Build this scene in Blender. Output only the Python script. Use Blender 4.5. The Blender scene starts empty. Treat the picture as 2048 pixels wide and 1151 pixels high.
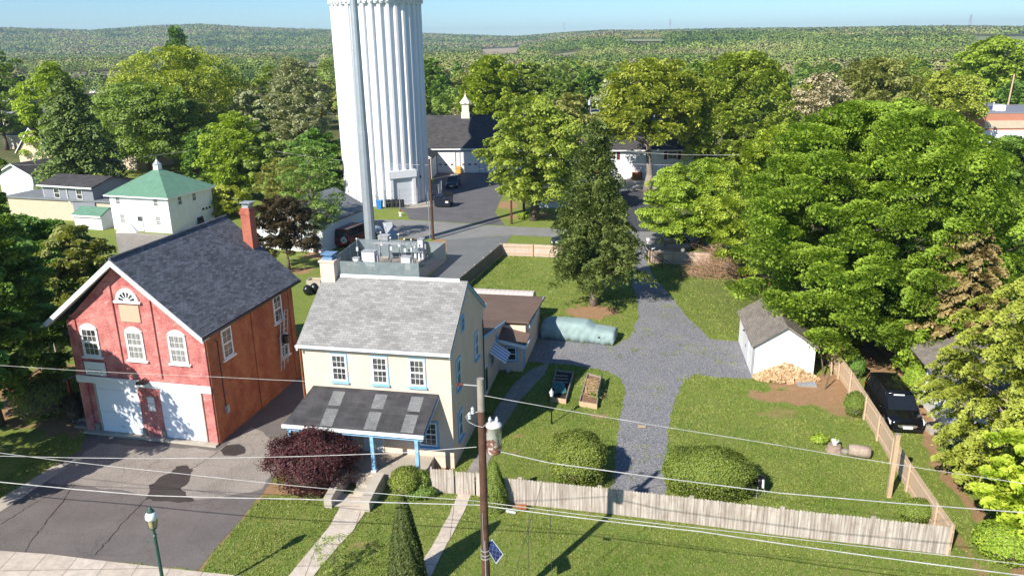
import bpy, bmesh, math, random
import numpy as np
from mathutils import Vector, Matrix, geometry

# ------------------------------------------------------------------ camera, sky, sun, exposure
F, YH, ROLL, H = 1550., 87., -0.89, 21.5          # focal length and horizon in pixels of a 2048 px wide frame, roll, camera height
SUN_AZ, SUN_EL = 51.5, 36.5                        # azimuth towards which shadows fall, sun elevation
sc = bpy.context.scene
COL = sc.collection
th = math.atan((575.5 - YH) / F); rr = math.radians(ROLL)
FWD = np.array([0, math.cos(th), -math.sin(th)])
_r0 = np.array([1., 0, 0]); _u0 = np.cross(_r0, FWD)
RIGHT = math.cos(rr) * _r0 + math.sin(rr) * _u0
UP = -math.sin(rr) * _r0 + math.cos(rr) * _u0
cd = bpy.data.cameras.new('camera'); cam = bpy.data.objects.new('camera', cd); COL.objects.link(cam)
cd.sensor_width = 36; cd.lens = 36 * F / 2048; cd.clip_start = .5; cd.clip_end = 20000
cam.matrix_world = Matrix(((RIGHT[0], UP[0], -FWD[0], 0), (RIGHT[1], UP[1], -FWD[1], 0), (RIGHT[2], UP[2], -FWD[2], H), (0, 0, 0, 1)))
sc.camera = cam
sc.view_settings.view_transform = 'Standard'; sc.view_settings.look = 'None'
sc.view_settings.gamma = 1; sc.view_settings.use_curve_mapping = False
sc.view_settings.exposure = 0.68
try:
    sc.cycles.max_bounces = 5; sc.cycles.diffuse_bounces = 3; sc.cycles.glossy_bounces = 2; sc.cycles.transmission_bounces = 3; sc.cycles.volume_bounces = 0
    sc.cycles.transparent_max_bounces = 6; sc.cycles.use_denoising = True
except Exception: pass
W = bpy.data.worlds.new('World'); sc.world = W; W.use_nodes = True
nt = W.node_tree; nt.nodes.clear()
sky = nt.nodes.new('ShaderNodeTexSky'); sky.sky_type = 'NISHITA'; sky.sun_disc = False
sky.sun_elevation = math.radians(SUN_EL); sky.sun_rotation = math.radians(90 - (SUN_AZ + 180)) ; sky.altitude = 100; sky.air_density = 1.0; sky.dust_density = 0.; sky.ozone_density = 4.
bg = nt.nodes.new('ShaderNodeBackground'); bg.inputs[1].default_value = .078
wo = nt.nodes.new('ShaderNodeOutputWorld'); tint = nt.nodes.new('ShaderNodeMix'); tint.data_type = 'RGBA'; tint.blend_type = 'MULTIPLY'; tint.inputs[0].default_value = 1; tint.inputs[7].default_value = (.74, .99, 1.2, 1); nt.links.new(sky.outputs[0], tint.inputs[6]); nt.links.new(tint.outputs[2], bg.inputs[0]); nt.links.new(bg.outputs[0], wo.inputs[0])
sl = bpy.data.lights.new('sun', 'SUN'); sun = bpy.data.objects.new('sun', sl); COL.objects.link(sun)
sl.energy = 5.0; sl.angle = math.radians(.5); sl.color = (1, .95, .87)
a = math.radians(SUN_AZ); e = math.radians(SUN_EL)
sun.rotation_euler = Vector((-math.cos(a) * math.cos(e), -math.sin(a) * math.cos(e), math.sin(e))).to_track_quat('Z', 'Y').to_euler()
sun.location = (-30, -40, 60)

# ------------------------------------------------------------------ placing helpers (photo survey -> metres)
def ray(px, py): return FWD * F + RIGHT * (px - 1024) - UP * (py - 575.5)
def G(px, py, z=0):
    d = ray(px, py); t = (z - H) / d[2]; return np.array([0, 0, H]) + d * t
def PR(x, y, z=0):
    v = np.array([x, y, z - H]); zc = v @ FWD; return 1024 + F * (v @ RIGHT) / zc, 575.5 - F * (v @ UP) / zc, zc
def ZAT(px, py, x, y):
    d = ray(px, py); return H + d[2] * math.hypot(x, y) / math.hypot(d[0], d[1])
R = math.radians
rng = np.random.default_rng(7); random.seed(7)

def tag(o, label=None, cat=None, group=None, kind=None):
    if label: o['label'] = label
    if cat: o['category'] = cat
    if group: o['group'] = group
    if kind: o['kind'] = kind
    return o
def empty(name, loc=(0, 0, 0), rz=0, label=None, cat=None, group=None):
    o = bpy.data.objects.new(name, None); COL.objects.link(o); o.location = loc; o.rotation_euler = (0, 0, rz)
    o.empty_display_size = .3
    return tag(o, label, cat, group)
def kids(o): return list(o.children)
def copy_tree(o, parent=None):
    c = o.copy(); COL.objects.link(c)
    if parent: c.parent = parent
    for k in kids(o): copy_tree(k, c)
    return c

# ------------------------------------------------------------------ mesh builder
def add_uv(me):
    n = len(me.loops)
    if n == 0: return
    co = np.empty(len(me.vertices) * 3, 'f'); me.vertices.foreach_get('co', co); co = co.reshape(-1, 3)
    lv = np.empty(n, 'i'); me.loops.foreach_get('vertex_index', lv)
    nf = len(me.polygons); nm = np.empty(nf * 3, 'f'); me.polygons.foreach_get('normal', nm); nm = nm.reshape(-1, 3)
    lt = np.empty(nf, 'i'); me.polygons.foreach_get('loop_total', lt)
    N = np.repeat(nm, lt, axis=0); p = co[lv]
    t = np.stack([-N[:, 1], N[:, 0], np.zeros(n)], 1); L = np.linalg.norm(t, axis=1); flat = L < .15
    t[flat] = (1, 0, 0); L[flat] = 1; t /= L[:, None]; b = np.cross(N, t); b[flat] = (0, 1, 0)
    uv = np.stack([(p * t).sum(1), (p * b).sum(1)], 1)
    l = me.uv_layers.new(name='UVMap'); l.data.foreach_set('uv', uv.astype('f').ravel())
class MB:
    def __init__(s): s.v = []; s.f = []
    def face(s, *pts):
        i = len(s.v); s.v += [tuple(p) for p in pts]; s.f.append(tuple(range(i, i + len(pts)))); return s
    def box(s, x0, x1, y0, y1, z0, z1):
        return s.hexa([(x0, y0, z0), (x1, y0, z0), (x1, y1, z0), (x0, y1, z0), (x0, y0, z1), (x1, y0, z1), (x1, y1, z1), (x0, y1, z1)])
    def hexa(s, P):
        i = len(s.v); s.v += [tuple(p) for p in P]
        for q in ((3, 2, 1, 0), (4, 5, 6, 7), (0, 1, 5, 4), (1, 2, 6, 5), (2, 3, 7, 6), (3, 0, 4, 7)): s.f.append(tuple(i + k for k in q))
        return s
    def tb(s, T, u0, u1, z0, z1, d0, d1):
        return s.hexa([T(u0, z0, d0), T(u1, z0, d0), T(u1, z0, d1), T(u0, z0, d1), T(u0, z1, d0), T(u1, z1, d0), T(u1, z1, d1), T(u0, z1, d1)])
    def ext(s, pts, vec):
        i = len(s.v); n = len(pts); vec = np.array(vec)
        s.v += [tuple(p) for p in pts] + [tuple(np.array(p) + vec) for p in pts]
        s.f.append(tuple(range(i, i + n))[::-1]); s.f.append(tuple(range(i + n, i + 2 * n)))
        for k in range(n): j = (k + 1) % n; s.f.append((i + k, i + j, i + n + j, i + n + k))
        return s
    def cyl(s, a, b, r0, r1=None, n=10, caps=True):
        if r1 is None: r1 = r0
        a = Vector(a); b = Vector(b); d = (b - a).normalized()
        u = d.orthogonal().normalized(); w = d.cross(u); i = len(s.v)
        for c, r in ((a, r0), (b, r1)):
            for k in range(n):
                t = 2 * math.pi * k / n; s.v.append(tuple(c + u * math.cos(t) * r + w * math.sin(t) * r))
        for k in range(n): j = (k + 1) % n; s.f.append((i + k, i + j, i + n + j, i + n + k))
        if caps: s.f.append(tuple(range(i, i + n))[::-1]); s.f.append(tuple(range(i + n, i + 2 * n)))
        return s
    def tube(s, pts, r, n=6):
        for k in range(len(pts) - 1): s.cyl(pts[k], pts[k + 1], r, r, n, True)
        return s
    def lathe(s, prof, c=(0, 0, 0), n=16):
        i = len(s.v)
        for r, z in prof:
            for k in range(n):
                t = 2 * math.pi * k / n; s.v.append((c[0] + r * math.cos(t), c[1] + r * math.sin(t), c[2] + z))
        for m in range(len(prof) - 1):
            for k in range(n):
                j = (k + 1) % n; s.f.append((i + m * n + k, i + m * n + j, i + (m + 1) * n + j, i + (m + 1) * n + k))
        s.f.append(tuple(range(i, i + n))[::-1]); q = i + (len(prof) - 1) * n; s.f.append(tuple(range(q, q + n)))
        return s
    def loft(s, rings, caps=True):
        i = len(s.v); n = len(rings[0])
        for r in rings: s.v += [tuple(p) for p in r]
        for m in range(len(rings) - 1):
            for k in range(n):
                j = (k + 1) % n; s.f.append((i + m * n + k, i + m * n + j, i + (m + 1) * n + j, i + (m + 1) * n + k))
        if caps: s.f.append(tuple(range(i, i + n))[::-1]); q = i + (len(rings) - 1) * n; s.f.append(tuple(range(q, q + n)))
        return s
    def build(s, name, mat, parent=None, smooth=False, bevel=0):
        me = bpy.data.meshes.new(name); me.from_pydata(s.v, [], s.f)
        bm = bmesh.new(); bm.from_mesh(me); bmesh.ops.remove_doubles(bm, verts=bm.verts, dist=1e-5) if smooth else None
        bmesh.ops.recalc_face_normals(bm, faces=bm.faces); bm.to_mesh(me); bm.free()
        add_uv(me)
        me.materials.append(mat)
        if smooth: me.polygons.foreach_set('use_smooth', [True] * len(me.polygons))
        o = bpy.data.objects.new(name, me); COL.objects.link(o)
        if parent: o.parent = parent
        if bevel:
            b = o.modifiers.new('bevel', 'BEVEL'); b.width = bevel; b.segments = 2
        return o
def TF(y): return lambda u, z, d: (u, y - d, z)
def TB(y): return lambda u, z, d: (u, y + d, z)
def TR(x): return lambda u, z, d: (x + d, u, z)
def TL(x): return lambda u, z, d: (x - d, u, z)

# ------------------------------------------------------------------ materials
class M:
    def __init__(s, name):
        s.m = bpy.data.materials.new(name); s.m.use_nodes = True; s.t = s.m.node_tree; s.t.nodes.clear()
        s.o = s.n('ShaderNodeOutputMaterial'); s.tc = s.n('ShaderNodeTexCoord')
    def n(s, k, **kw):
        x = s.t.nodes.new(k)
        for a_, v in kw.items(): setattr(x, a_, v)
        return x
    def l(s, a, b): s.t.links.new(a, b)
    def noise(s, scale, detail=4, rough=.6, co='Object', dist=0):
        x = s.n('ShaderNodeTexNoise'); x.inputs['Scale'].default_value = scale; x.inputs['Detail'].default_value = detail; x.inputs['Roughness'].default_value = rough; x.inputs['Distortion'].default_value = dist
        s.l(s.tc.outputs[co], x.inputs['Vector']); return x.outputs['Fac']
    def ramp(s, fac, lo, hi, a=0., b=1.):
        x = s.n('ShaderNodeMapRange'); x.inputs[1].default_value = lo; x.inputs[2].default_value = hi; x.inputs[3].default_value = a; x.inputs[4].default_value = b
        s.l(fac, x.inputs[0]); return x.outputs[0]
    def mix(s, fac, a, b, mode='MIX'):
        x = s.n('ShaderNodeMix', data_type='RGBA', blend_type=mode); x.clamp_factor = True
        for v, i in ((fac, 0), (a, 6), (b, 7)):
            if isinstance(v, (int, float)): x.inputs[i].default_value = v
            elif isinstance(v, tuple): x.inputs[i].default_value = (*v, 1) if len(v) == 3 else v
            else: s.l(v, x.inputs[i])
        return x.outputs[2]
    def math(s, op, a, b=0.):
        x = s.n('ShaderNodeMath', operation=op)
        for v, i in ((a, 0), (b, 1)):
            if isinstance(v, (int, float)): x.inputs[i].default_value = v
            else: s.l(v, x.inputs[i])
        return x.outputs[0]
    def brick(s, w, h, c1, c2, mortar, ms=.01, co='UV', off=.5, bias=0, sm=.1):
        x = s.n('ShaderNodeTexBrick'); x.offset = off
        x.inputs['Color1'].default_value = (*c1, 1); x.inputs['Color2'].default_value = (*c2, 1); x.inputs['Mortar'].default_value = (*mortar, 1)
        x.inputs['Scale'].default_value = 1; x.inputs['Mortar Size'].default_value = ms; x.inputs['Mortar Smooth'].default_value = sm; x.inputs['Bias'].default_value = bias
        x.inputs['Brick Width'].default_value = w; x.inputs['Row Height'].default_value = h
        s.l(s.tc.outputs[co], x.inputs['Vector']); return x
    def wave(s, scale, axis='X', co='UV', dist=0, prof='SIN'):
        x = s.n('ShaderNodeTexWave', wave_type='BANDS', bands_direction=axis, wave_profile=prof); x.inputs['Scale'].default_value = scale; x.inputs['Distortion'].default_value = dist
        s.l(s.tc.outputs[co], x.inputs['Vector']); return x.outputs['Fac']
    def bump(s, h, strength=.5, dist=.02):
        x = s.n('ShaderNodeBump'); x.inputs['Strength'].default_value = strength; x.inputs['Distance'].default_value = dist; s.l(h, x.inputs['Height']); return x.outputs[0]
    def attr(s, name, t='GEOMETRY'):
        x = s.n('ShaderNodeAttribute', attribute_name=name, attribute_type=t); return x.outputs['Fac']
    def out(s, col, rough=.8, normal=None, metal=0, spec=.3, alpha=None):
        b = s.n('ShaderNodeBsdfPrincipled')
        if isinstance(col, tuple): b.inputs['Base Color'].default_value = (*col, 1)
        else: s.l(col, b.inputs['Base Color'])
        if isinstance(rough, (int, float)): b.inputs['Roughness'].default_value = rough
        else: s.l(rough, b.inputs['Roughness'])
        b.inputs['Metallic'].default_value = metal; b.inputs['Specular IOR Level'].default_value = spec
        if alpha is not None:
            if isinstance(alpha, float): b.inputs['Alpha'].default_value = alpha
            else: s.l(alpha, b.inputs['Alpha'])
        if normal is not None: s.l(normal, b.inputs['Normal'])
        s.l(b.outputs[0], s.o.inputs[0]); return s.m
def plain(name, c, rough=.7, var=.12, scale=3., metal=0, spec=.3, bump=0., grime=0., bs=40):
    m = M(name); f = m.noise(scale, 6, .65)
    lo = tuple(x * (1 - var) for x in c); hi = tuple(min(1, x * (1 + var)) for x in c)
    col = m.mix(m.ramp(f, .3, .7), lo, hi)
    if grime:
        g = m.ramp(m.noise(scale * 4.3, 8, .7), .52, .75); col = m.mix(m.math('MULTIPLY', g, grime), col, (c[0] * .45, c[1] * .42, c[2] * .38))
    nm = m.bump(m.noise(bs, 4), bump, .02) if bump else None
    return m.out(col, rough, nm, metal, spec)
def shingle(name, c1, c2, c3, w=.32, h=.14):
    m = M(name); b = m.brick(w, h, c1, c2, c3, .008); f = m.ramp(m.noise(.9, 5), .3, .7, .82, 1.15)
    g = m.ramp(m.noise(14, 5, .7), .3, .7, .85, 1.12)
    col = m.mix(1., m.mix(1., b.outputs['Color'], f, 'MULTIPLY'), g, 'MULTIPLY')
    return m.out(col, .9, m.bump(b.outputs['Fac'], .4, -.01), 0, .2)
def siding(name, c, step=.12, var=.06, vertical=False, rough=.6, depth=.35):
    m = M(name); f = m.wave(1 / step / 20 * 3.1416 * 2 / 2, 'X' if vertical else 'Y', prof='SAW')
    col = m.mix(m.ramp(m.noise(1.5, 6), .3, .7), tuple(x * (1 - var) for x in c), tuple(min(1, x * (1 + var)) for x in c))
    col = m.mix(m.ramp(f, .9, 1., 0, .35), col, tuple(x * .5 for x in c))
    return m.out(col, rough, m.bump(f, depth, .02))
MT = {}
MT['white'] = plain('white_paint', (.72, .72, .70), .55, .05, 2, grime=.12)
MT['trim'] = plain('white_trim', (.78, .78, .76), .5, .04, 3)
MT['blue'] = plain('blue_paint', (.24, .45, .65), .55, .12, 3)
MT['stucco'] = plain('cream_stucco', (.75, .56, .43), .9, .06, .8, grime=.16, bump=.15, bs=60)
MT['galv'] = plain('galvanised_steel', (.36, .40, .43), .45, .12, 1.2, metal=.35, spec=.5)
MT['steel'] = plain('grey_steel', (.45, .46, .47), .45, .12, 2, metal=.4)
MT['black'] = plain('black_plastic', (.012, .012, .013), .35, .2, 5, spec=.5)
MT['rubber'] = plain('rubber', (.02, .02, .02), .85, .2, 8)
MT['concrete'] = plain('concrete', (.42, .37, .30), .9, .14, 1.1, grime=.3, bump=.2, bs=30)
MT['concrete_dark'] = plain('weathered_concrete', (.28, .25, .21), .9, .2, 1.4, grime=.45, bump=.2, bs=30)
MT['wood_pole'] = plain('creosoted_wood', (.10, .050, .032), .85, .35, 3, grime=.4, bump=.4, bs=25)
MT['wood_grey'] = plain('weathered_wood', (.30, .26, .22), .85, .2, 3, grime=.3, bump=.3)
MT['tanwood'] = plain('tan_wood', (.50, .36, .22), .8, .12, 2, grime=.2, bump=.2)
MT['log'] = plain('split_firewood', (.46, .30, .16), .9, .35, 5, grime=.35, bump=.4)
MT['bark'] = plain('bark', (.13, .10, .075), .95, .3, 4, bump=.8, bs=12)
MT['bark_light'] = plain('pale_bark', (.26, .21, .17), .95, .25, 4, bump=.8, bs=12)
MT['dark_green_paint'] = plain('dark_green_paint', (.03, .085, .07), .4, .15, 3, spec=.5)
MT['red_paint'] = plain('red_paint', (.30, .02, .02), .3, .1, 3, spec=.6)
MT['carblack'] = plain('black_car_paint', (.006, .006, .007), .12, .1, 3, spec=.7)
MT['carwhite'] = plain('silver_car_paint', (.6, .62, .64), .2, .05, 3, spec=.6)
MT['cardark'] = plain('dark_blue_car_paint', (.015, .02, .03), .15, .1, 3, spec=.7)
MT['carred'] = plain('maroon_car_paint', (.16, .008, .008), .18, .1, 3, spec=.7)
MT['chrome'] = plain('chrome', (.7, .7, .7), .15, .05, 3, metal=.9)
MT['lampglass'] = plain('frosted_glass', (.78, .78, .78), .3, .03, 3, spec=.5)
MT['lamp_red'] = plain('red_lens', (.4, .01, .01), .3, .05, 3, spec=.5)
MT['yellow'] = plain('yellow_paint', (.75, .38, .06), .6, .1, 3)
MT['brickred'] = plain('brick_red', (.42, .10, .05), .85, .15, 3, grime=.2)
MT['rust'] = plain('rust', (.30, .10, .04), .9, .3, 4)
MT['porcelain'] = plain('grey_porcelain', (.5, .53, .56), .25, .05, 4, spec=.6)
MT['brown_porcelain'] = plain('brown_porcelain', (.16, .025, .015), .25, .1, 4, spec=.6)
MT['wire'] = plain('wire_jacket', (.42, .41, .39), .6, .3, 1.5)
MT['wire_dark'] = plain('dark_wire', (.06, .06, .06), .6, .3, 1.5)
MT['binblue'] = plain('blue_plastic', (.03, .20, .50), .45, .06, 4)
MT['green_fabric'] = plain('green_mesh', (.05, .16, .14), .8, .2, 8)
MT['solar'] = M('solar_cells')
_m = MT['solar']; _b = _m.brick(.155, .155, (.006, .012, .06), (.008, .016, .075), (.10, .12, .18), .006, off=0); MT['solar'] = _m.out(_b.outputs['Color'], .15, None, 0, .7)
MT['beige'] = siding('beige_siding', (.55, .45, .33))
MT['cladwhite'] = siding('white_siding', (.74, .75, .76), .14)
MT['cladgrey'] = siding('grey_siding', (.22, .23, .26), .14)
MT['cladboard'] = siding('white_board_siding', (.80, .80, .78), .3, vertical=True, depth=.15)
MT['ribbed_white'] = siding('ribbed_white_metal', (.66, .62, .55), .28, vertical=True)
MT['greenroof'] = siding('green_metal_roof', (.13, .25, .165), .3, .12, vertical=True, rough=.4, depth=.6)
MT['shingle_dark'] = shingle('dark_shingles', (.095, .10, .11), (.20, .205, .225), (.045, .047, .055))
MT['shingle_light'] = shingle('light_shingles', (.23, .222, .21), (.33, .32, .30), (.15, .145, .14), .34, .16)
MT['shingle_brown'] = shingle('grey_brown_shingles', (.19, .165, .14), (.26, .225, .19), (.12, .10, .09))
MT['shingle_black'] = shingle('black_shingles', (.055, .052, .05), (.085, .08, .078), (.03, .03, .03), .6, .2)
MT['roll_roof'] = plain('brown_roll_roofing', (.155, .105, .08), .9, .12, .7, grime=.3)
MT['roll_grey'] = plain('grey_roll_roofing', (.19, .20, .205), .9, .12, .7, grime=.3)
def porch_roof_mat():
    m = M('dark_porch_roofing'); b = m.brick(.9, .17, (.038, .036, .038), (.052, .05, .052), (.028, .028, .028), .006)
    col = m.mix(1., b.outputs['Color'], m.ramp(m.noise(1.3, 6), .3, .7, .75, 1.5), 'MULTIPLY'); return m.out(col, .85, m.bump(b.outputs['Fac'], .3, -.01))
MT['porchroof'] = porch_roof_mat()
MT['patch'] = shingle('pale_patch_shingles', (.15, .15, .15), (.20, .20, .195), (.11, .11, .11), .3, .14)
def brickwall(name, c1, c2, mo, stain, amt, sc_=1.1, white=0.):
    m = M(name); b = m.brick(.23, .085, c1, c2, mo, .010); f = m.ramp(m.noise(sc_, 8, .7), .42, .62)
    col = m.mix(m.math('MULTIPLY', f, amt), b.outputs['Color'], stain, 'MIX')
    f2 = m.ramp(m.noise(9, 6, .7), .25, .75, .78, 1.2); col = m.mix(1., col, f2, 'MULTIPLY')
    if white:
        g = m.ramp(m.noise(2.7, 9, .75, dist=.6), .56, .68); col = m.mix(m.math('MULTIPLY', g, white), col, (.72, .50, .44))
    return m.out(col, .85, m.bump(b.outputs['Fac'], .5, -.006))
MT['redbrick'] = brickwall('painted_red_brick', (.50, .155, .14), (.58, .21, .18), (.66, .34, .30), (.30, .05, .05), .7, .9, .6)
MT['orangebrick'] = brickwall('orange_brick', (.34, .112, .045), (.45, .16, .065), (.40, .19, .12), (.22, .05, .03), .65, .8)
MT['chimbrick'] = brickwall('chimney_brick', (.40, .10, .055), (.47, .13, .07), (.42, .22, .17), (.30, .06, .04), .4)
MT['farbrick'] = plain('far_brick', (.46, .20, .13), .85, .08, .5, grime=.15)
def glassmat():
    m = M('window_glass'); f = m.ramp(m.noise(1.6, 3), .4, .62); return m.out(m.mix(f, (.02, .022, .026), (.10, .10, .095)), .08, None, 0, .7)
MT['glass'] = glassmat()
def curtainmat():
    m = M('curtained_glass'); f = m.wave(2.2, 'X', dist=1.5); return m.out(m.mix(f, (.16, .16, .155), (.34, .33, .31)), .15, None, 0, .6)
MT['curtain'] = curtainmat()
MT['carglass'] = plain('tinted_car_glass', (.012, .014, .016), .05, .1, 3, spec=.8)
def pickets(name, c1, c2, w=.14, stain=(.2, .12, .07), amt=.35):
    m = M(name); f = m.noise(2.2, 8, .7); x = m.n('ShaderNodeTexNoise'); x.inputs['Scale'].default_value = 1; mp = m.n('ShaderNodeMapping'); mp.inputs['Scale'].default_value = (7.14 * 1.3, 7.14 * 1.3, .6)
    m.l(m.tc.outputs['Object'], mp.inputs[0]); m.l(mp.outputs[0], x.inputs['Vector']); x.inputs['Detail'].default_value = 3
    col = m.mix(m.ramp(x.outputs['Fac'], .3, .7), c1, c2)
    col = m.mix(m.math('MULTIPLY', m.ramp(f, .5, .7), amt), col, stain)
    return m.out(col, .85, m.bump(m.noise(30, 4), .3, .01))
MT['picket'] = pickets('weathered_pickets', (.26, .215, .18), (.56, .49, .42), stain=(.24, .15, .10), amt=.5)
MT['tanfence'] = pickets('tan_fence_boards', (.52, .38, .25), (.60, .45, .31), amt=.15)
MT['pinkfence'] = pickets('pale_fence_boards', (.50, .38, .31), (.60, .47, .39), amt=.15)
MT['darkfence'] = pickets('grey_fence_boards', (.13, .12, .11), (.22, .20, .18), amt=.3)
def privacy():
    m = M('grey_green_privacy_screen'); f = m.noise(3, 7, .7); g = m.wave(6, 'X', dist=1.2)
    col = m.mix(m.ramp(f, .3, .7), (.17, .215, .235), (.25, .30, .32)); col = m.mix(m.ramp(g, .6, 1, 0, .4), col, (.11, .14, .155))
    return m.out(col, .7, None, 0, .3, .86)
MT['privacy'] = privacy()

def leafmat(name, c1, c2, trans=.35, clump=.35, c3=None, var=.06):
    if name not in ('burgundy_leaves', 'bronze_leaves', 'thuja_sprays', 'grass_blades', 'boxwood_leaves', 'spruce_needles'): c1 = tuple(min(.75, x * 1.5) for x in c1); c2 = tuple(min(.75, x * 1.62) for x in c2)
    m = M(name); r = m.attr('rnd'); col = m.mix(r, c1, c2)
    f = m.ramp(m.noise(clump, 3), .35, .65); c3 = c3 or tuple(x * .62 for x in c1); col = m.mix(m.math('MULTIPLY', f, .35), col, c3)
    oi = m.n('ShaderNodeObjectInfo'); hs = m.n('ShaderNodeHueSaturation'); m.l(col, hs.inputs['Color'])
    m.l(m.ramp(oi.outputs['Random'], 0, 1, .5 - var * .22, .5 + var * .22), hs.inputs['Hue']); m.l(m.ramp(oi.outputs['Random'], 0, 1, 1 + var, 1 - var), hs.inputs['Value'])
    d = m.n('ShaderNodeBsdfPrincipled'); m.l(hs.outputs[0], d.inputs['Base Color']); d.inputs['Roughness'].default_value = .55; d.inputs['Specular IOR Level'].default_value = .25
    t = m.n('ShaderNodeBsdfTranslucent'); m.l(m.mix(1., hs.outputs[0], (1.25, 1.3, .55), 'MULTIPLY'), t.inputs[0])
    x = m.n('ShaderNodeMixShader'); x.inputs[0].default_value = trans; m.l(d.outputs[0], x.inputs[1]); m.l(t.outputs[0], x.inputs[2]); m.l(x.outputs[0], m.o.inputs[0]); return m.m
LM = {
 'maple': leafmat('maple_leaves', (.125, .20, .022), (.31, .385, .045), .3),
 'deep': leafmat('deep_green_leaves', (.075, .145, .025), (.17, .26, .045), .25),
 'lime': leafmat('lime_leaves', (.30, .42, .03), (.46, .56, .07), .35),
 'yellow': leafmat('yellow_green_leaves', (.17, .22, .03), (.34, .37, .06), .3),
 'olive': leafmat('olive_leaves', (.17, .19, .045), (.29, .29, .09), .3),
 'mid': leafmat('mid_green_leaves', (.12, .18, .035), (.24, .31, .07), .3),
 'pale': leafmat('pale_blossom_leaves', (.19, .22, .10), (.38, .38, .22), .2),
 'spruce': leafmat('spruce_needles', (.10, .155, .038), (.30, .36, .09), .12),
 'cedar': leafmat('brown_cedar', (.15, .125, .045), (.30, .23, .09), .12),
 'hemlock': leafmat('pale_hemlock', (.20, .225, .03), (.36, .355, .055), .2),
 'purple': leafmat('burgundy_leaves', (.055, .020, .020), (.16, .055, .055), .2),
 'brownpurple': leafmat('bronze_leaves', (.06, .05, .025), (.15, .11, .05), .25),
 'box': leafmat('boxwood_leaves', (.12, .185, .028), (.31, .37, .07), .2),
 'thuja': leafmat('thuja_sprays', (.05, .075, .016), (.17, .19, .045), .15),
 'bare': leafmat('budding_twigs', (.22, .20, .11), (.38, .35, .20), .1),
 'far': leafmat('far_leaves', (.07, .12, .026), (.14, .20, .05), .25, .01),
 'farmix': None,
}
def farmix():
    m = M('far_wood_leaves'); r = m.attr('rnd'); k = m.attr('tint')
    cr = m.n('ShaderNodeValToRGB'); e_ = cr.color_ramp; cols = [(0, (.06, .11, .035)), (.2, (.11, .18, .045)), (.4, (.19, .26, .06)), (.58, (.27, .33, .08)), (.76, (.29, .28, .12)), (1, (.26, .22, .14))]
    e_.elements[0].color = (*cols[0][1], 1); e_.elements[1].color = (*cols[-1][1], 1)
    for p, c in cols[1:-1]: x = e_.elements.new(p); x.color = (*c, 1)
    m.l(k, cr.inputs[0]); col = m.mix(1., cr.outputs[0], m.ramp(r, 0, 1, .88, 1.12), 'MULTIPLY')
    return m.out(col, .8, None, 0, .1)
LM['farmix'] = farmix()

# ------------------------------------------------------------------ terrain
SKY = [(-900, 60), (0, 56), (180, 61), (300, 53), (400, 49), (500, 55), (640, 59), (840, 67), (950, 71), (1030, 73), (1130, 65), (1200, 62), (1300, 62), (1500, 58), (1700, 56), (1900, 54), (2048, 54), (2900, 50)]
_az = []; _el = []
for px, py in SKY:
    d = ray(px, py); _az.append(math.atan2(d[0], d[1])); _el.append(d[2] / math.hypot(d[0], d[1]))
def sm(x, a_, b_):
    t = np.clip((x - a_) / (b_ - a_), 0, 1); return t * t * (3 - 2 * t)
def elev(x, y):
    x = np.asarray(x, float); y = np.asarray(y, float)
    r = np.hypot(x, y); az = np.arctan2(x, np.maximum(y, 1e-3)); el = np.interp(az, _az, _el)
    top = H + 3600 * el - 15
    left = sm(az, -.05, .15)
    g = sm(r, 1900, 3600) * (1 - left) + left * (.45 * sm(r, 600, 1500) + .55 * sm(r, 1500, 3600))
    z = top * g + np.where(r > 3600, -(r - 3600) * .02, 0)
    z += sm(r, 400, 900) * 2.5 * np.sin(x / 170.) * np.cos(y / 210.) * sm(3600 - r, 0, 500)
    return z
def axis(lo, hi, step, far, g=1.12):
    a_ = list(np.arange(lo, hi + 1e-6, step)); s_ = step; v = hi; up_ = []
    while v < far: s_ *= g; v += s_; up_.append(v)
    s_ = step; v = lo; dn = []
    while v > -far: s_ *= g; v -= s_; dn.append(v)
    return np.array(dn[::-1] + a_ + up_)
XS = axis(-34, 32, .3, 6500); YS = axis(22, 84, .3, 7000)
YS = YS[YS > -300]
gx, gy = np.meshgrid(XS, YS); gx = gx.ravel(); gy = gy.ravel()
def vnoise(x, y, s, seed=0):
    r_ = np.random.default_rng(seed); T = r_.random((64, 64)); u = x / s; v = y / s
    iu = np.floor(u).astype(int); iv = np.floor(v).astype(int); fu = u - iu; fv = v - iv; fu = fu * fu * (3 - 2 * fu); fv = fv * fv * (3 - 2 * fv)
    g_ = lambda i, j: T[i % 64, j % 64]
    return (g_(iu, iv) * (1 - fu) + g_(iu + 1, iv) * fu) * (1 - fv) + (g_(iu, iv + 1) * (1 - fu) + g_(iu + 1, iv + 1) * fu) * fv
# bare earth: discs and strips, in photo pixels -> ground metres
soil = np.zeros_like(gx)
def soil_disc(px, py, rx, ry=None, amt=1, ang=0):
    global soil
    c = G(px, py); ry = ry or rx; ca, sa = math.cos(R(ang)), math.sin(R(ang)); u = (gx - c[0]) * ca + (gy - c[1]) * sa; v = -(gx - c[0]) * sa + (gy - c[1]) * ca
    d = np.hypot(u / rx, v / ry) + (vnoise(gx, gy, .7, 3) - .5) * .7
    soil = np.maximum(soil, amt * np.clip((1.15 - d) / .35, 0, 1))
def soil_line(pts, w, amt=1):
    global soil
    for (a_, b_) in zip(pts[:-1], pts[1:]):
        A = G(*a_)[:2]; B = G(*b_)[:2]; d = B - A; L = d @ d
        t = np.clip(((gx - A[0]) * d[0] + (gy - A[1]) * d[1]) / L, 0, 1); q = np.hypot(gx - A[0] - t * d[0], gy - A[1] - t * d[1]) + (vnoise(gx, gy, .6, 4) - .5) * w * .7
        soil = np.maximum(soil, amt * np.clip((w - q) / (w * .4), 0, 1))
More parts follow.
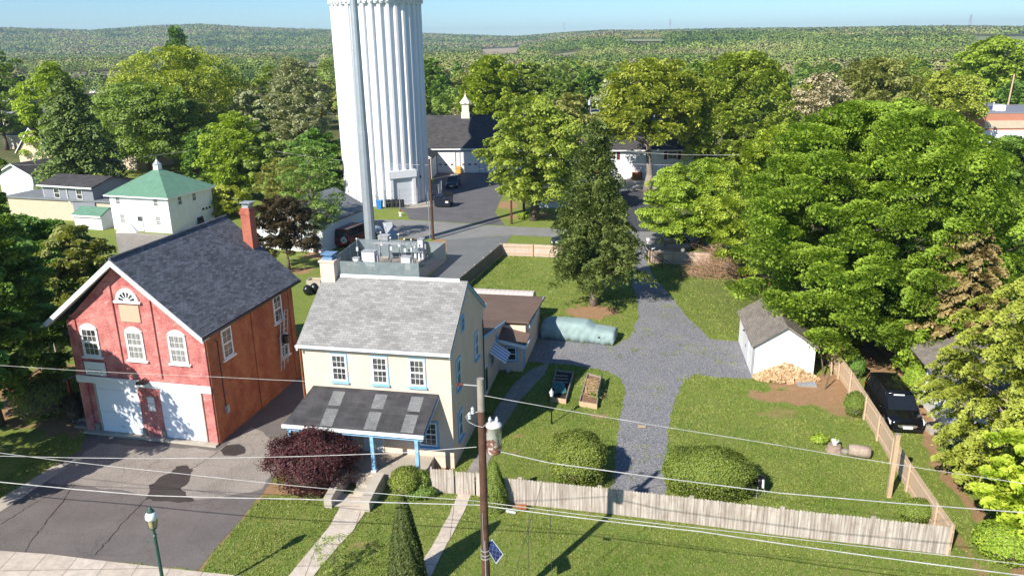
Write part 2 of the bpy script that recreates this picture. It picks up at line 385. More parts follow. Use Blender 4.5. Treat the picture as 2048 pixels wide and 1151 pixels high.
soil_disc(1190, 622, 2.2, 1.7, 1); soil_disc(1190, 622, 3.6, 2.6, .45)
soil_disc(1600, 790, 3.3, 1.2, 1); soil_disc(1640, 775, 3.0, 2.4, .95)
soil_disc(1530, 520, 5, 2, .9); soil_disc(1560, 570, 4, 4, .8)
soil_disc(1560, 825, 1.3, .8, .6); soil_disc(1680, 815, .8, 1.6, .8); soil_disc(1655, 890, 1.1, .6, .4); soil_disc(1830, 830, 1.6, 2.2, 1)
soil_disc(1800, 700, 6, 9, .9)
soil_disc(1045, 870, .35, .25, .9); soil_disc(1105, 835, .5, .3, .6); soil_disc(1200, 830, .6, .3, .9); soil_disc(1035, 905, .5, .3, .7)
soil_disc(620, 975, 2.2, .8, .9); soil_disc(1040, 1003, 1.0, .4, .9); soil_disc(720, 1090, .9, .5, .55); soil_disc(560, 1040, 1, .5, .4); soil_disc(880, 920, 1.3, 1.0, .9); soil_disc(940, 800, 1, 3, .8, -11)
soil_line([(1850, 850), (1880, 930), (1960, 1030), (2060, 1170)], .55, 1); soil_line([(1905, 1070), (1940, 1110), (1980, 1160)], .4, .7)
soil_line([(0, 985), (120, 925)], .5, .5); soil_line([(395, 1140), (545, 960)], .3, .7); soil_line([(1000, 1000), (1900, 1112)], .22, .5)
soil_disc(1015, 410, 1.5, 4, .9); soil_disc(1055, 432, 4, 2, .8); soil_disc(1290, 385, 4, 3, .8); soil_disc(640, 510, 2, 1.5, .9); soil_disc(598, 540, 1.6, 1.2, 1); soil_disc(845, 468, 4, 3, 1); soil_disc(900, 480, 2.5, 6, .9); soil_disc(785, 462, 2.6, 1.6, .9)
soil_disc(60, 790, 4, 5, .9); soil_disc(150, 840, 2.5, 2, .9)
for i in range(46):
    p = (random.uniform(1000, 1850), random.uniform(770, 1150)); soil_disc(p[0], p[1], random.uniform(.15, .5), random.uniform(.1, .3), random.uniform(.25, .6))
for i in range(26):
    p = (random.uniform(950, 1500), random.uniform(520, 700)); soil_disc(p[0], p[1], random.uniform(.2, .6), random.uniform(.15, .4), random.uniform(.2, .5))
gz = elev(gx, gy)
nx, ny = len(XS), len(YS); ii = np.arange(nx * ny).reshape(ny, nx)
quads = np.stack([ii[:-1, :-1], ii[:-1, 1:], ii[1:, 1:], ii[1:, :-1]], -1).reshape(-1, 4)
def mesh_np(name, co, quads, attrs=None, mat=None, domain='FACE'):
    me = bpy.data.meshes.new(name); nq = len(quads); k = quads.shape[1]
    me.vertices.add(len(co)); me.vertices.foreach_set('co', co.astype('f').ravel())
    me.loops.add(nq * k); me.loops.foreach_set('vertex_index', quads.astype('i').ravel())
    me.polygons.add(nq); me.polygons.foreach_set('loop_start', np.arange(0, nq * k, k, dtype='i'))
    try: me.polygons.foreach_set('loop_total', np.full(nq, k, dtype='i'))
    except Exception: pass
    me.update(calc_edges=True)
    for n_, (dom, val) in (attrs or {}).items():
        at = me.attributes.new(n_, 'FLOAT', dom); at.data.foreach_set('value', val.astype('f'))
    if mat: me.materials.append(mat)
    return me
def ground_mat():
    m = M('lawn_and_soil'); s_ = m.attr('soil'); w = m.attr('wild')
    n1 = m.noise(.35, 5, .6); n2 = m.noise(2.2, 6, .7); n3 = m.noise(7, 6, .75); n4 = m.noise(55, 3, .8)
    g = m.mix(m.ramp(n1, .35, .65), (.135, .225, .028), (.21, .27, .045)); g = m.mix(m.ramp(n2, .42, .70), g, (.29, .28, .085))
    g = m.mix(m.ramp(n3, .42, .66, 0, .7), g, (.07, .125, .018)); g = m.mix(m.ramp(n4, .45, .75, 0, .7), g, (.33, .34, .11))
    n5 = m.noise(3.7, 7, .75, dist=.8); g = m.mix(m.ramp(n5, .56, .70, 0, .7), g, (.36, .28, .14))
    d = m.mix(m.ramp(n2, .3, .7), (.36, .20, .11), (.48, .29, .17)); d = m.mix(m.ramp(n3, .4, .7, 0, .6), d, (.20, .11, .06))
    f = m.math('ADD', s_, m.math('MULTIPLY', m.math('SUBTRACT', n3, .5), 1.5)); f = m.math('ADD', f, m.math('MULTIPLY', m.math('SUBTRACT', n5, .5), 1.0)); f = m.ramp(f, .45, .80, 0, .92)
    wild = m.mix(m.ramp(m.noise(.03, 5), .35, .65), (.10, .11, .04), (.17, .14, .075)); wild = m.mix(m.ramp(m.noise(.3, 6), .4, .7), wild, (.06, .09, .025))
    col = m.mix(f, m.mix(w, g, wild), d)
    return m.out(col, .95, m.bump(m.math('ADD', n4, n3), .8, .05), 0, .1)
_r = np.hypot(gx, gy); wild = sm(_r, 150, 210)
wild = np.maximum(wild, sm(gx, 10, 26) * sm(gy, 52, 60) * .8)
me = mesh_np('ground', np.stack([gx, gy, gz], 1), quads, {'soil': ('POINT', soil), 'wild': ('POINT', wild)}, ground_mat())
me.polygons.foreach_set('use_smooth', [True] * len(me.polygons))
ground = bpy.data.objects.new('ground', me); COL.objects.link(ground); tag(ground, kind='structure')

# flat sheets
POLYS = []
def sheet(name, pts, z, mat, jit=.0, step=.5, world=False, kind='structure', label=None):
    P = [np.array(p[:2], float) for p in pts] if world else [G(px, py)[:2] for px, py in pts]
    if jit:
        Q = []
        for a_, b_ in zip(P, P[1:] + P[:1]):
            n_ = max(1, int(np.linalg.norm(b_ - a_) / step)); d = (b_ - a_); nn = np.array([-d[1], d[0]]) / (np.linalg.norm(d) + 1e-9)
            for k in range(n_): Q.append(a_ + d * k / n_ + nn * (random.random() - .5) * 2 * jit)
        P = Q
    POLYS.append(np.array(P)); me = bpy.data.meshes.new(name); vs = [(p[0], p[1], z) for p in P]; tri = geometry.tessellate_polygon([[Vector(v) for v in vs]])
    me.from_pydata(vs, [], [tuple(t) for t in tri]); bm = bmesh.new(); bm.from_mesh(me); bmesh.ops.recalc_face_normals(bm, faces=bm.faces)
    if bm.faces and sum(f.normal.z for f in bm.faces) < 0: bmesh.ops.reverse_faces(bm, faces=bm.faces)
    bm.to_mesh(me); bm.free(); me.materials.append(mat); o = bpy.data.objects.new(name, me); COL.objects.link(o); tag(o, label, kind=kind); return o
def asphalt(name, c, var=.25, crack=.35, speck=.5):
    m = M(name); n1 = m.noise(.5, 6, .65); n2 = m.noise(13, 6, .85); n3 = m.noise(3, 7, .7)
    col = m.mix(m.ramp(n1, .3, .7), tuple(x * (1 - var) for x in c), tuple(x * (1 + var) for x in c)); col = m.mix(m.ramp(n2, .45, .7, 0, speck), col, tuple(x * 2.0 for x in c)); col = m.mix(m.ramp(n3, .55, .75, 0, .5), col, tuple(x * .6 for x in c))
    v = m.n('ShaderNodeTexVoronoi', feature='DISTANCE_TO_EDGE'); v.inputs['Scale'].default_value = .35; mp = m.n('ShaderNodeVectorMath', operation='ADD'); nz = m.n('ShaderNodeTexNoise'); nz.inputs['Scale'].default_value = 1.2; nz.inputs['Detail'].default_value = 5
    m.l(m.tc.outputs['Object'], nz.inputs['Vector']); m.l(m.tc.outputs['Object'], mp.inputs[0]); m.l(nz.outputs['Color'], mp.inputs[1]); m.l(mp.outputs[0], v.inputs['Vector'])
    cr = m.ramp(v.outputs['Distance'], .0, .012, crack, 0); col = m.mix(cr, col, (.02, .02, .02))
    return m.out(col, .9, m.bump(n2, .5, .02), 0, .25)
A_lot = asphalt('dark_asphalt', (.135, .118, .108), .2, .25); A_worn = asphalt('worn_asphalt', (.235, .205, .175), .25, .3, .9); A_st = asphalt('street_asphalt', (.21, .205, .195), .12, .15, .35); A_dr = asphalt('driveway_asphalt', (.115, .11, .112), .15, .1, .3); A_pat = asphalt('tar_patch', (.05, .04, .036), .3, 0, .6); A_blk = asphalt('black_driveway', (.06, .062, .068), .2, .1, .3); A_lane = asphalt('lane_asphalt', (.15, .155, .15), .12, .1, .35)
def gravelmat():
    m = M('gravel'); v = m.n('ShaderNodeTexVoronoi'); v.inputs['Scale'].default_value = 14; m.l(m.tc.outputs['Object'], v.inputs['Vector']); n1 = m.noise(.5, 6, .65); n2 = m.noise(9, 6, .9); n3 = m.noise(1.6, 7, .75)
    col = m.mix(v.outputs['Color'], (.10, .10, .11), (.27, .265, .27)); col = m.mix(m.ramp(n2, .50, .66), col, (.46, .45, .46)); col = m.mix(m.ramp(n2, .34, .48, .9, 0), col, (.05, .05, .056)); col = m.mix(m.ramp(n1, .45, .75, 0, .4), col, (.33, .31, .28)); col = m.mix(m.ramp(n3, .62, .75, 0, .5), col, (.12, .16, .06))
    return m.out(col, .95, m.bump(v.outputs['Distance'], 1, .03), 0, .15)
GR = gravelmat()
sheet('gravel_driveway', [(1275, 487), (1305, 489), (1290, 515), (1302, 545), (1340, 590), (1372, 630), (1420, 678), (1484, 684), (1506, 757), (1430, 754), (1388, 748), (1362, 770), (1346, 810), (1336, 870), (1330, 940), (1330, 1020), (1205, 1005), (1225, 960), (1235, 880), (1240, 830), (1250, 785), (1245, 757), (1215, 742), (1150, 730), (1065, 724), (1052, 722), (1060, 665), (1085, 655), (1120, 680), (1230, 692), (1262, 672), (1278, 630), (1274, 600), (1263, 570), (1270, 545), (1266, 520)], .012, GR, .09, .35)
sheet('parking_lot', [(-260, 1150), (-60, 1025), (0, 1000), (160, 900), (172, 866), (437, 889), (599, 750), (640, 770), (640, 860), (600, 905), (566, 930), (545, 960), (395, 1140), (185, 1119)], .008, A_lot, .06, .6)
sheet('worn_lot_surface', [(130, 930), (200, 886), (440, 900), (500, 855), (560, 880), (556, 935), (525, 975), (470, 990), (390, 1000), (290, 988), (150, 970), (90, 965)], .012, A_worn, .14, .5)
sheet('tar_patch', [(342, 945), (352, 932), (376, 930), (384, 940), (380, 960), (362, 975), (378, 992), (388, 1002), (340, 1004), (292, 998), (300, 970), (320, 955)], .016, A_pat, .09, .22)
sheet('tar_patch', [(440, 900), (452, 890), (478, 888), (491, 894), (490, 906), (470, 911), (448, 910)], .016, A_pat, .03, .3)
sheet('lot_kerb', [(-40, 1022), (118, 925), (134, 935), (-10, 1030)], .022, MT['concrete'], .02)
for k, pl in enumerate([[(150, 968), (60, 1010), (0, 1050)], [(150, 968), (80, 1060), (30, 1130)], [(300, 988), (250, 1040), (190, 1110)], [(440, 900), (380, 940), (330, 985), (290, 1000)]]):
    mb = MB()
    for q in range(len(pl) - 1):
        A = G(*pl[q]); B = G(*pl[q + 1]); n_ = 10; prev = None
        for t in range(n_ + 1):
            p = A + (B - A) * t / n_ + np.array([random.uniform(-.06, .06), random.uniform(-.06, .06), 0]); w_ = random.uniform(.012, .028)
            if prev is not None: mb.face((prev[0] - w_, prev[1] - w_ * .3, .0195), (prev[0] + w_, prev[1] + w_ * .3, .0195), (p[0] + w_, p[1] + w_ * .3, .0195), (p[0] - w_, p[1] - w_ * .3, .0195))
            prev = p
    tag(mb.build('asphalt_crack', A_pat), kind='structure')
def walkmat():
    m = M('walkway_concrete'); b = m.brick(1.5, 1.5, (.52, .44, .35), (.58, .50, .41), (.26, .21, .17), .02, 'Object', 0); col = m.mix(1., b.outputs['Color'], m.ramp(m.noise(2.5, 8, .7), .3, .7, .75, 1.15), 'MULTIPLY'); return m.out(col, .9, m.bump(m.noise(40, 4), .3, .01))
WK = walkmat()
sheet('sidewalk', [(-400, 1075), (100, 1108), (187, 1119), (400, 1143), (560, 1160), (700, 1190), (700, 1260), (-400, 1180)], .03, WK, .0)
sheet('front_path', [(686, 1004), (742, 1006), (705, 1062), (645, 1128), (618, 1165), (570, 1160), (620, 1100), (660, 1050)], .03, WK, .02)
sheet('gate_path', [(916, 986), (943, 988), (925, 1030), (880, 1115), (855, 1165), (815, 1165), (862, 1095), (898, 1030)], .03, WK, .02)
sheet('side_path', [(1058, 742), (1100, 722), (1090, 748), (1040, 800), (1008, 850), (990, 900), (965, 945), (945, 985), (912, 985), (900, 960), (930, 950), (965, 890), (990, 820), (1030, 765)], .025, MT['concrete_dark'], .02)
sheet('back_street', [(540, 428), (700, 438), (820, 440), (1000, 452), (1280, 463), (1500, 474), (1800, 490), (1800, 520), (1500, 498), (1300, 488), (1115, 474), (1020, 470), (900, 479), (770, 474), (640, 462), (540, 450)], .012, A_st, .05)
sheet('station_driveway', [(862, 415), (862, 380), (872, 344), (980, 344), (1085, 345), (1010, 378), (990, 425), (1010, 451), (820, 439), (812, 425), (790, 412)], .008, A_dr, .08)
sheet('black_driveway', [(1235, 372), (1300, 385), (1300, 463), (1268, 463), (1240, 420)], .008, A_blk, .05)
sheet('equipment_lane', [(893, 479), (1024, 471), (1006, 492), (930, 566), (700, 566), (850, 560), (893, 520)], .016, A_lane, .06)
sheet('tower_pad', [(690, 404), (862, 396), (866, 412), (830, 416), (700, 412)], .012, MT['concrete'], .02)
sheet('barn_yard', [(230, 462), (345, 470), (350, 520), (240, 520)], .012, MT['concrete_dark'], .02)
sheet('patio_slab', [(1215, 385), (1390, 372), (1400, 355), (1240, 352)], .02, MT['concrete'], .02)
sheet('brick_piece', [(1276, 851), (1292, 852), (1291, 857), (1275, 856)], .06, MT['tanwood'])

# far open fields on the slopes
def field(px0, px1, r0, r1, c):
    a0 = math.atan2(*ray(px0, 100)[:2]); a1 = math.atan2(*ray(px1, 100)[:2]); n_ = 14; vs = []
    for i in range(n_ + 1):
        for j in range(n_ + 1):
            a_ = a0 + (a1 - a0) * i / n_; r_ = r0 + (r1 - r0) * j / n_; x, y = r_ * math.sin(a_), r_ * math.cos(a_); vs.append((x, y, float(elev(x, y)) + 1.2))
    mb = MB(); mb.v = vs; mb.f = [(i * (n_ + 1) + j, (i + 1) * (n_ + 1) + j, (i + 1) * (n_ + 1) + j + 1, i * (n_ + 1) + j + 1) for i in range(n_) for j in range(n_)]
    tag(mb.build('field', plain('field_cover', c, .95, .12, .01)), kind='structure'); FIELDS.append((a0, a1, r0, r1))
FIELDS = []
FR_ = .8
field(262, 330, 620, 980, (.13, .21, .06)); field(1935, 2200, 1100, 1900, (.20, .24, .09)); field(958, 1045, 1500, 2300, (.36, .28, .17)); field(545, 648, 800, 1200, (.22, .20, .10)); field(330, 420, 1000, 1300, (.3, .26, .16)); field(30, 260, 620, 800, (.16, .14, .08)); field(1240, 1330, 1250, 1500, (.24, .26, .12)); field(700, 900, 1300, 1500, (.3, .27, .16)); field(1500, 1640, 700, 830, (.22, .20, .11)); field(1090, 1160, 900, 1050, (.26, .24, .13))

# ------------------------------------------------------------------ foliage
def unit(v): return v / (np.linalg.norm(v, axis=1, keepdims=True) + 1e-9)
def leaves(pos, nrm, size, asp=.62):
    n = len(pos); t = unit(np.cross(nrm, rng.normal(size=(n, 3)))); b = np.cross(nrm, t); s = size[:, None]
    fold = nrm * s * .18
    co = np.stack([pos - t * s * .5, pos + b * s * asp * .5 + fold, pos + t * s * .5, pos - b * s * asp * .5 + fold], 1).reshape(-1, 3)
    q = np.arange(n * 4).reshape(n, 4); return co, q, rng.random(n)
def env(kind, t, W_, ht):
    # crown half width at relative height t (0 bottom .. 1 top)
    if kind == 'round': return W_ / 2 * np.sqrt(np.clip(1 - (2 * (t - .42) / (1.16 if 1 else 1)) ** 2, .0, 1))
    if kind == 'oval': return W_ / 2 * np.clip(np.sin(np.pi * np.clip(t * .93 + .05, 0, 1)), .05, 1) ** .6
    if kind == 'cone': return W_ / 2 * np.clip(1.02 - t, .03, 1) ** .75 * np.clip(t * 7 + .55, 0, 1)
    if kind == 'conewide': return W_ / 2 * np.clip(1.02 - t, .03, 1) ** .5 * np.clip(t * 6 + .6, 0, 1)
    if kind == 'flat': return W_ / 2 * np.clip(1 - (2 * (t - .35) / 1.35) ** 2, 0.03, 1) ** .45
def crown(kind, W_, ht, ncl, nlf, lsize, rad=(.09, .055), inner=.3, droop=0., depth=.55, lift=.55, lop=.22, gap=0.):
    """leaf clumps through a crown volume; origin at crown bottom centre"""
    t = rng.random(ncl * 3) ** .9; ang = rng.random(ncl * 3) * 2 * np.pi; e_ = env(kind, t, W_, ht)
    keep = rng.random(ncl * 3) < (e_ / (W_ / 2) + .15); t = t[keep][:ncl]; ang = ang[keep][:ncl]; e_ = e_[keep][:ncl]; n = len(t)
    lob = 1 + lop * (np.sin(ang * 3 + t * 5 + rng.random() * 6) * .5 + np.sin(ang * 5 - t * 9 + rng.random() * 6) * .35 + rng.normal(size=n) * .28)
    rr_ = np.where(rng.random(n) < inner, rng.random(n) * .6, depth + (1 - depth) * rng.random(n) ** .45)
    r = e_ * lob * rr_
    c = np.stack([r * np.cos(ang), r * np.sin(ang), t * ht - droop * r], 1)
    out = unit(np.stack([np.cos(ang), np.sin(ang), np.zeros(n)], 1)); tan = np.stack([-out[:, 1], out[:, 0], np.zeros(n)], 1); upv = np.tile([0, 0, 1.], (n, 1))
    if droop: out = unit(out - upv * droop)
    a_ = rad[0] * W_ * (.65 + .7 * rng.random(n)); b_ = a_ * (.95 if not droop else .5); c_ = rad[1] * W_ * (.65 + .7 * rng.random(n))
    per = np.maximum(3, (nlf * (a_ * b_) / (a_ * b_).mean()).astype(int)); idx = np.repeat(np.arange(n), per); N = len(idx)
    d = unit(rng.normal(size=(N, 3))); d[:, 2] = np.where(rng.random(N) < .72, np.abs(d[:, 2]), d[:, 2]); q = d * (.55 + .5 * rng.random(N) ** .6)[:, None]
    if gap: q *= (1 + gap * rng.normal(size=(N, 1)))
    p = c[idx] + out[idx] * (q[:, 0] * a_[idx])[:, None] + tan[idx] * (q[:, 1] * b_[idx])[:, None] + upv[idx] * (q[:, 2] * c_[idx])[:, None]
    if droop: p[:, 2] -= np.abs(q[:, 0]) * a_[idx] * .3
    nr = unit(d * .8 + upv[idx] * lift + rng.normal(size=(N, 3)) * .27)
    return p, nr, lsize * (.6 + .8 * rng.random(N)), c
def leafobj(name, p, nr, s, mat, parent=None, asp=.62):
    co, q, rnd = leaves(p, nr, s, asp); me = mesh_np(name, co, q, {'rnd': ('FACE', rnd)}, mat); o = bpy.data.objects.new(name, me); COL.objects.link(o)
    if parent: o.parent = parent
    return o
def trunk(parent, h, r, targets, mat, zb, nb=22, lean=0., tr=.35):
    mb = MB(); top = np.array([lean, 0, h]); pts = [np.array([lean * (k / 6) ** 1.5 + (random.uniform(-.5, .5) * r if k else 0), random.uniform(-.5, .5) * r if k else 0, h * k / 6]) for k in range(7)]
    rs = [r * (1.45 if k == 0 else 1) * (1 - .82 * k / 6) for k in range(7)]
    for k in range(6): mb.cyl(pts[k], pts[k + 1], rs[k], rs[k + 1], 9, k in (0, 5))
    if len(targets):
        T = targets[np.random.default_rng(3).permutation(len(targets))[:nb]]
        for c in T:
            z0 = min(h * .95, max(zb * .8, c[2] - abs(np.hypot(c[0], c[1])) * tr - .3)); k = min(5, int(z0 / h * 6)); f_ = z0 / h * 6 - k; a0 = pts[k] * (1 - f_) + pts[k + 1] * f_; r0 = (rs[k] * (1 - f_) + rs[k + 1] * f_) * .45
            m1 = a0 * .45 + c * .55 + np.array([0, 0, -.06 * np.linalg.norm(c - a0)]) + np.random.default_rng(int(c[0] * 100) % 997).normal(size=3) * .15
            mb.cyl(a0, m1, r0, r0 * .55, 6, False); mb.cyl(m1, c, r0 * .55, r0 * .15, 5, False)
    return mb.build('trunk', mat, parent, True)
def tree(label, cat, loc, ht, Wd, kind, mat, zb=.2, ncl=150, nlf=160, ls=.25, trunk_r=.25, bark='bark', name='tree', group=None, rz=None, nb=22, lean=0, **kw):
    t = empty(name, (loc[0], loc[1], float(elev(loc[0], loc[1]))), rz if rz is not None else random.uniform(0, 6.28), label, cat, group)
    p, nr, s, c = crown(kind, Wd, ht * (1 - zb), ncl, nlf, ls, **kw); off = np.array([0, 0, ht * zb]); p = p + off; c = c + off
    leafobj('crown', p, nr, s, LM[mat] if isinstance(mat, str) else mat, t)
    trunk(t, ht * .88, trunk_r, c, MT[bark], ht * zb, nb, lean)
    return t
def ptree(label, px, pyb, pyt, wpx, kind, mat, name='tree', cat='tree', pxt=None, ht=None, **kw):
    b = G(px, pyb); h = ht or ZAT(pxt or px, pyt, b[0], b[1]); zc = PR(b[0], b[1], h * .5)[2]
    return tree(label, cat, b, h, wpx * zc / F, kind, mat, name=name, **kw)

# the large maples on the right
ptree('big bright green maple leaning over the white shed, largest tree in the yard', 1712, 690, 208, 500, 'round', 'maple', 'maple_tree', zb=.05, ncl=620, nlf=480, ls=.215, trunk_r=.45, rad=(.066, .034), inner=.22, lop=.2, nb=40, rz=.4)
ptree('dense green maple whose crown meets the big maple on its left side', 1548, 575, 250, 250, 'round', 'maple', 'maple_tree', zb=.12, ncl=300, nlf=340, ls=.215, trunk_r=.3, rad=(.075, .042), rz=2)
ptree('green maple beside the black driveway, behind the dead brush pile', 1398, 492, 325, 215, 'round', 'maple', 'maple_tree', zb=.14, ncl=280, nlf=320, ls=.215, trunk_r=.3, rad=(.075, .045))
ptree('dark green maple right of the big maple at the photo edge', 1985, 590, 275, 250, 'round', 'deep', 'maple_tree', zb=.1, ncl=330, nlf=250, ls=.26, trunk_r=.35, rad=(.075, .042))
ptree('small shaded maple behind the minivan', 1760, 700, 520, 150, 'round', 'deep', 'maple_tree', zb=.15, ncl=120, nlf=200, ls=.24, trunk_r=.18)
ptree('brown needled cedar standing between the maple and the light hemlock', 1905, 770, 448, 190, 'conewide', 'cedar', 'cedar_tree', zb=.12, ncl=260, nlf=120, ls=.24, trunk_r=.22, bark='bark_light', droop=.12, rad=(.11, .035), pxt=1925, lean=.3)
ptree('pale yellow green hemlock in front of the white porch house', 2012, 975, 545, 320, 'oval', 'hemlock', 'hemlock_tree', zb=.06, ncl=420, nlf=230, ls=.14, trunk_r=.25, droop=.22, rad=(.085, .035), bark='bark_light')
ptree('bright lime maple at the lower right beside the dirt track', 2078, 1118, 838, 240, 'oval', 'lime', 'maple_tree', zb=.1, ncl=170, nlf=170, ls=.2, trunk_r=.12, rad=(.09, .04))
# conifer in the middle of the yard
ptree('tall spruce on a ring of bare soil in the middle of the yard', 1187, 610, 248, 184, 'cone', 'spruce', 'spruce_tree', zb=.19, ncl=460, nlf=150, ls=.20, trunk_r=.27, bark='bark_light', droop=.28, rad=(.115, .06), rz=1, pxt=1200, depth=.5, lop=.3)
# left foreground
ptree('large dark green tree left of the red brick hall', -5, 850, 400, 300, 'round', 'deep', 'maple_tree', zb=.14, ncl=330, nlf=230, ls=.26, trunk_r=.3, rad=(.075, .045))
ptree('dark tree at the left edge in front of the grey flat roof', -20, 640, 175, 170, 'round', 'deep', 'maple_tree', zb=.25, ncl=230, nlf=210, ls=.28, trunk_r=.3)
ptree('olive brown tree between the dark tree and the red brick hall roof', 185, 700, 452, 150, 'round', 'olive', 'tree', zb=.2, ncl=170, nlf=180, ls=.24, trunk_r=.2)
ptree('dark bushy maple filling the space left of the brick hall gable', 85, 690, 432, 250, 'round', 'deep', 'maple_tree', zb=.1, ncl=260, nlf=200, ls=.26, trunk_r=.25)
tree('tall tree beside the parking lot shading the garage door', 'tree', (-29.8, 34.2), 11.0, 9.0, 'round', 'deep', zb=.32, ncl=150, nlf=190, ls=.28, trunk_r=.3, name='maple_tree')
# trees around the tower
ptree('bright green round tree left behind the shaggy spruce', 128, 345, 128, 125, 'round', 'maple', zb=.15, ncl=230, nlf=120, ls=.42, trunk_r=.4)
ptree('shaggy spruce behind the small grey annexe', 172, 402, 150, 178, 'cone', 'spruce', 'spruce_tree', zb=.08, ncl=330, nlf=90, ls=.42, trunk_r=.35, droop=.35, rad=(.14, .05), lop=.3)
ptree('large yellow green tree behind the green roofed house', 372, 322, 98, 255, 'round', 'yellow', zb=.15, ncl=330, nlf=140, ls=.45, trunk_r=.5, rad=(.07, .05))
ptree('wide mid green tree in front of the yellow green tree', 300, 352, 170, 215, 'flat', 'mid', zb=.22, ncl=280, nlf=140, ls=.42, trunk_r=.4, rad=(.08, .045))
ptree('bushy green tree left of the utility pole behind the green roof', 392, 345, 205, 120, 'round', 'mid', zb=.25, ncl=170, nlf=130, ls=.4, trunk_r=.35)
ptree('dark pointed pine rising above the yellow green tree', 372, 215, 55, 66, 'cone', 'deep', 'pine_tree', zb=.1, ncl=170, nlf=70, ls=.8, trunk_r=.5, rad=(.16, .07))
ptree('pale blossoming tree left of the water tower', 604, 335, 120, 125, 'oval', 'pale', zb=.12, ncl=260, nlf=120, ls=.4, trunk_r=.35, rad=(.09, .06))
ptree('slim pale blossoming tree beside the larger blossoming tree', 505, 325, 178, 66, 'oval', 'pale', zb=.12, ncl=120, nlf=110, ls=.4, trunk_r=.25)
ptree('fresh green tree behind the leaning utility pole', 488, 398, 232, 140, 'oval', 'maple', zb=.12, ncl=230, nlf=130, ls=.36, trunk_r=.3)
ptree('mid green tree crowding behind the pale blossoming trees', 560, 300, 135, 90, 'round', 'mid', zb=.15, ncl=150, nlf=110, ls=.48, trunk_r=.3)
ptree('small yellow green tree beside the white hall house', 455, 432, 375, 90, 'flat', 'yellow', zb=.15, ncl=120, nlf=120, ls=.26, trunk_r=.12)
ptree('bronze purple plum tree beside the brick chimney', 578, 538, 398, 120, 'flat', 'brownpurple', 'plum_tree', zb=.28, ncl=170, nlf=170, ls=.2, trunk_r=.14)
ptree('thinly leafed tree with many bare stems beside the steel mast', 632, 505, 292, 125, 'oval', 'mid', zb=.15, ncl=130, nlf=80, ls=.22, trunk_r=.22, bark='bark_light', nb=70, gap=.4)
ptree('loose yellow green oak beside the fire station drive', 1068, 440, 200, 190, 'round', 'yellow', 'oak_tree', zb=.2, ncl=300, nlf=110, ls=.34, trunk_r=.5, rad=(.08, .05), nb=40, lop=.3)
ptree('smaller oak behind the small white garage', 1135, 400, 190, 125, 'round', 'olive', 'oak_tree', zb=.2, ncl=200, nlf=110, ls=.36, trunk_r=.35)
ptree('leafy tree with a tall bare trunk before the white ranch house', 1294, 386, 120, 185, 'flat', 'yellow', zb=.42, ncl=300, nlf=120, ls=.42, trunk_r=.55, bark='bark_light', rad=(.08, .05), nb=34)
ptree('tall green tree right of the bare trunked tree', 1390, 345, 128, 140, 'round', 'mid', zb=.42, ncl=260, nlf=110, ls=.45, trunk_r=.5, rad=(.08, .05))
ptree('large yellow green tree above the maples, right of the centre', 1470, 375, 108, 205, 'round', 'yellow', zb=.12, ncl=360, nlf=120, ls=.45, trunk_r=.5, rad=(.07, .05))
ptree('bare beige budding tree between two yellow green trees', 1630, 345, 150, 120, 'oval', 'bare', zb=.15, ncl=230, nlf=60, ls=.4, trunk_r=.4, bark='bark_light', nb=60, gap=.35)
ptree('wide yellowish budding tree behind the big maple', 1735, 330, 122, 175, 'round', 'olive', zb=.15, ncl=300, nlf=90, ls=.5, trunk_r=.5, bark='bark_light', nb=50)
ptree('rounded yellow green tree left of the brick school', 1865, 300, 148, 160, 'round', 'yellow', zb=.12, ncl=260, nlf=110, ls=.5, trunk_r=.5)
ptree('bright green tree standing high behind the brick school', 1968, 245, 80, 140, 'round', 'maple', zb=.12, ncl=260, nlf=90, ls=.7, trunk_r=.5)
ptree('green tree at the right edge high behind the brick school', 2055, 235, 92, 110, 'round', 'maple', zb=.12, ncl=200, nlf=90, ls=.7, trunk_r=.5)
ptree('dark pine behind the school flagpole', 2015, 268, 165, 100, 'conewide', 'deep', 'pine_tree', zb=.1, ncl=200, nlf=90, ls=.5, trunk_r=.4)
ptree('round bright green tree right of the fire station cupola', 985, 290, 116, 120, 'round', 'maple', zb=.15, ncl=260, nlf=100, ls=.55, trunk_r=.5)
ptree('mid green tree beside the round tree right of the cupola', 1060, 285, 128, 95, 'round', 'mid', zb=.15, ncl=200, nlf=100, ls=.55, trunk_r=.5)
ptree('dark round tree on the wooded plain above the spruce', 1185, 235, 140, 72, 'round', 'deep', zb=.15, ncl=150, nlf=90, ls=.65, trunk_r=.5)
ptree('thick green tree above the spruce top', 1130, 290, 160, 90, 'round', 'mid', zb=.15, ncl=190, nlf=100, ls=.55, trunk_r=.4)
ptree('grey green tree above the centre of the yard', 1238, 300, 150, 90, 'round', 'pale', zb=.15, ncl=190, nlf=100, ls=.55, trunk_r=.4)
ptree('dark tree directly right of the water tower', 868, 238, 118, 60, 'oval', 'deep', zb=.12, ncl=150, nlf=80, ls=.65, trunk_r=.4)
ptree('blue green tree left of the yellowish budding tree', 1690, 270, 118, 60, 'oval', 'pale', zb=.1, ncl=130, nlf=80, ls=.6, trunk_r=.4)
ptree('green tree top at the left edge above the beige houses', 15, 300, 105, 120, 'round', 'mid', zb=.2, ncl=200, nlf=90, ls=.55, trunk_r=.4)

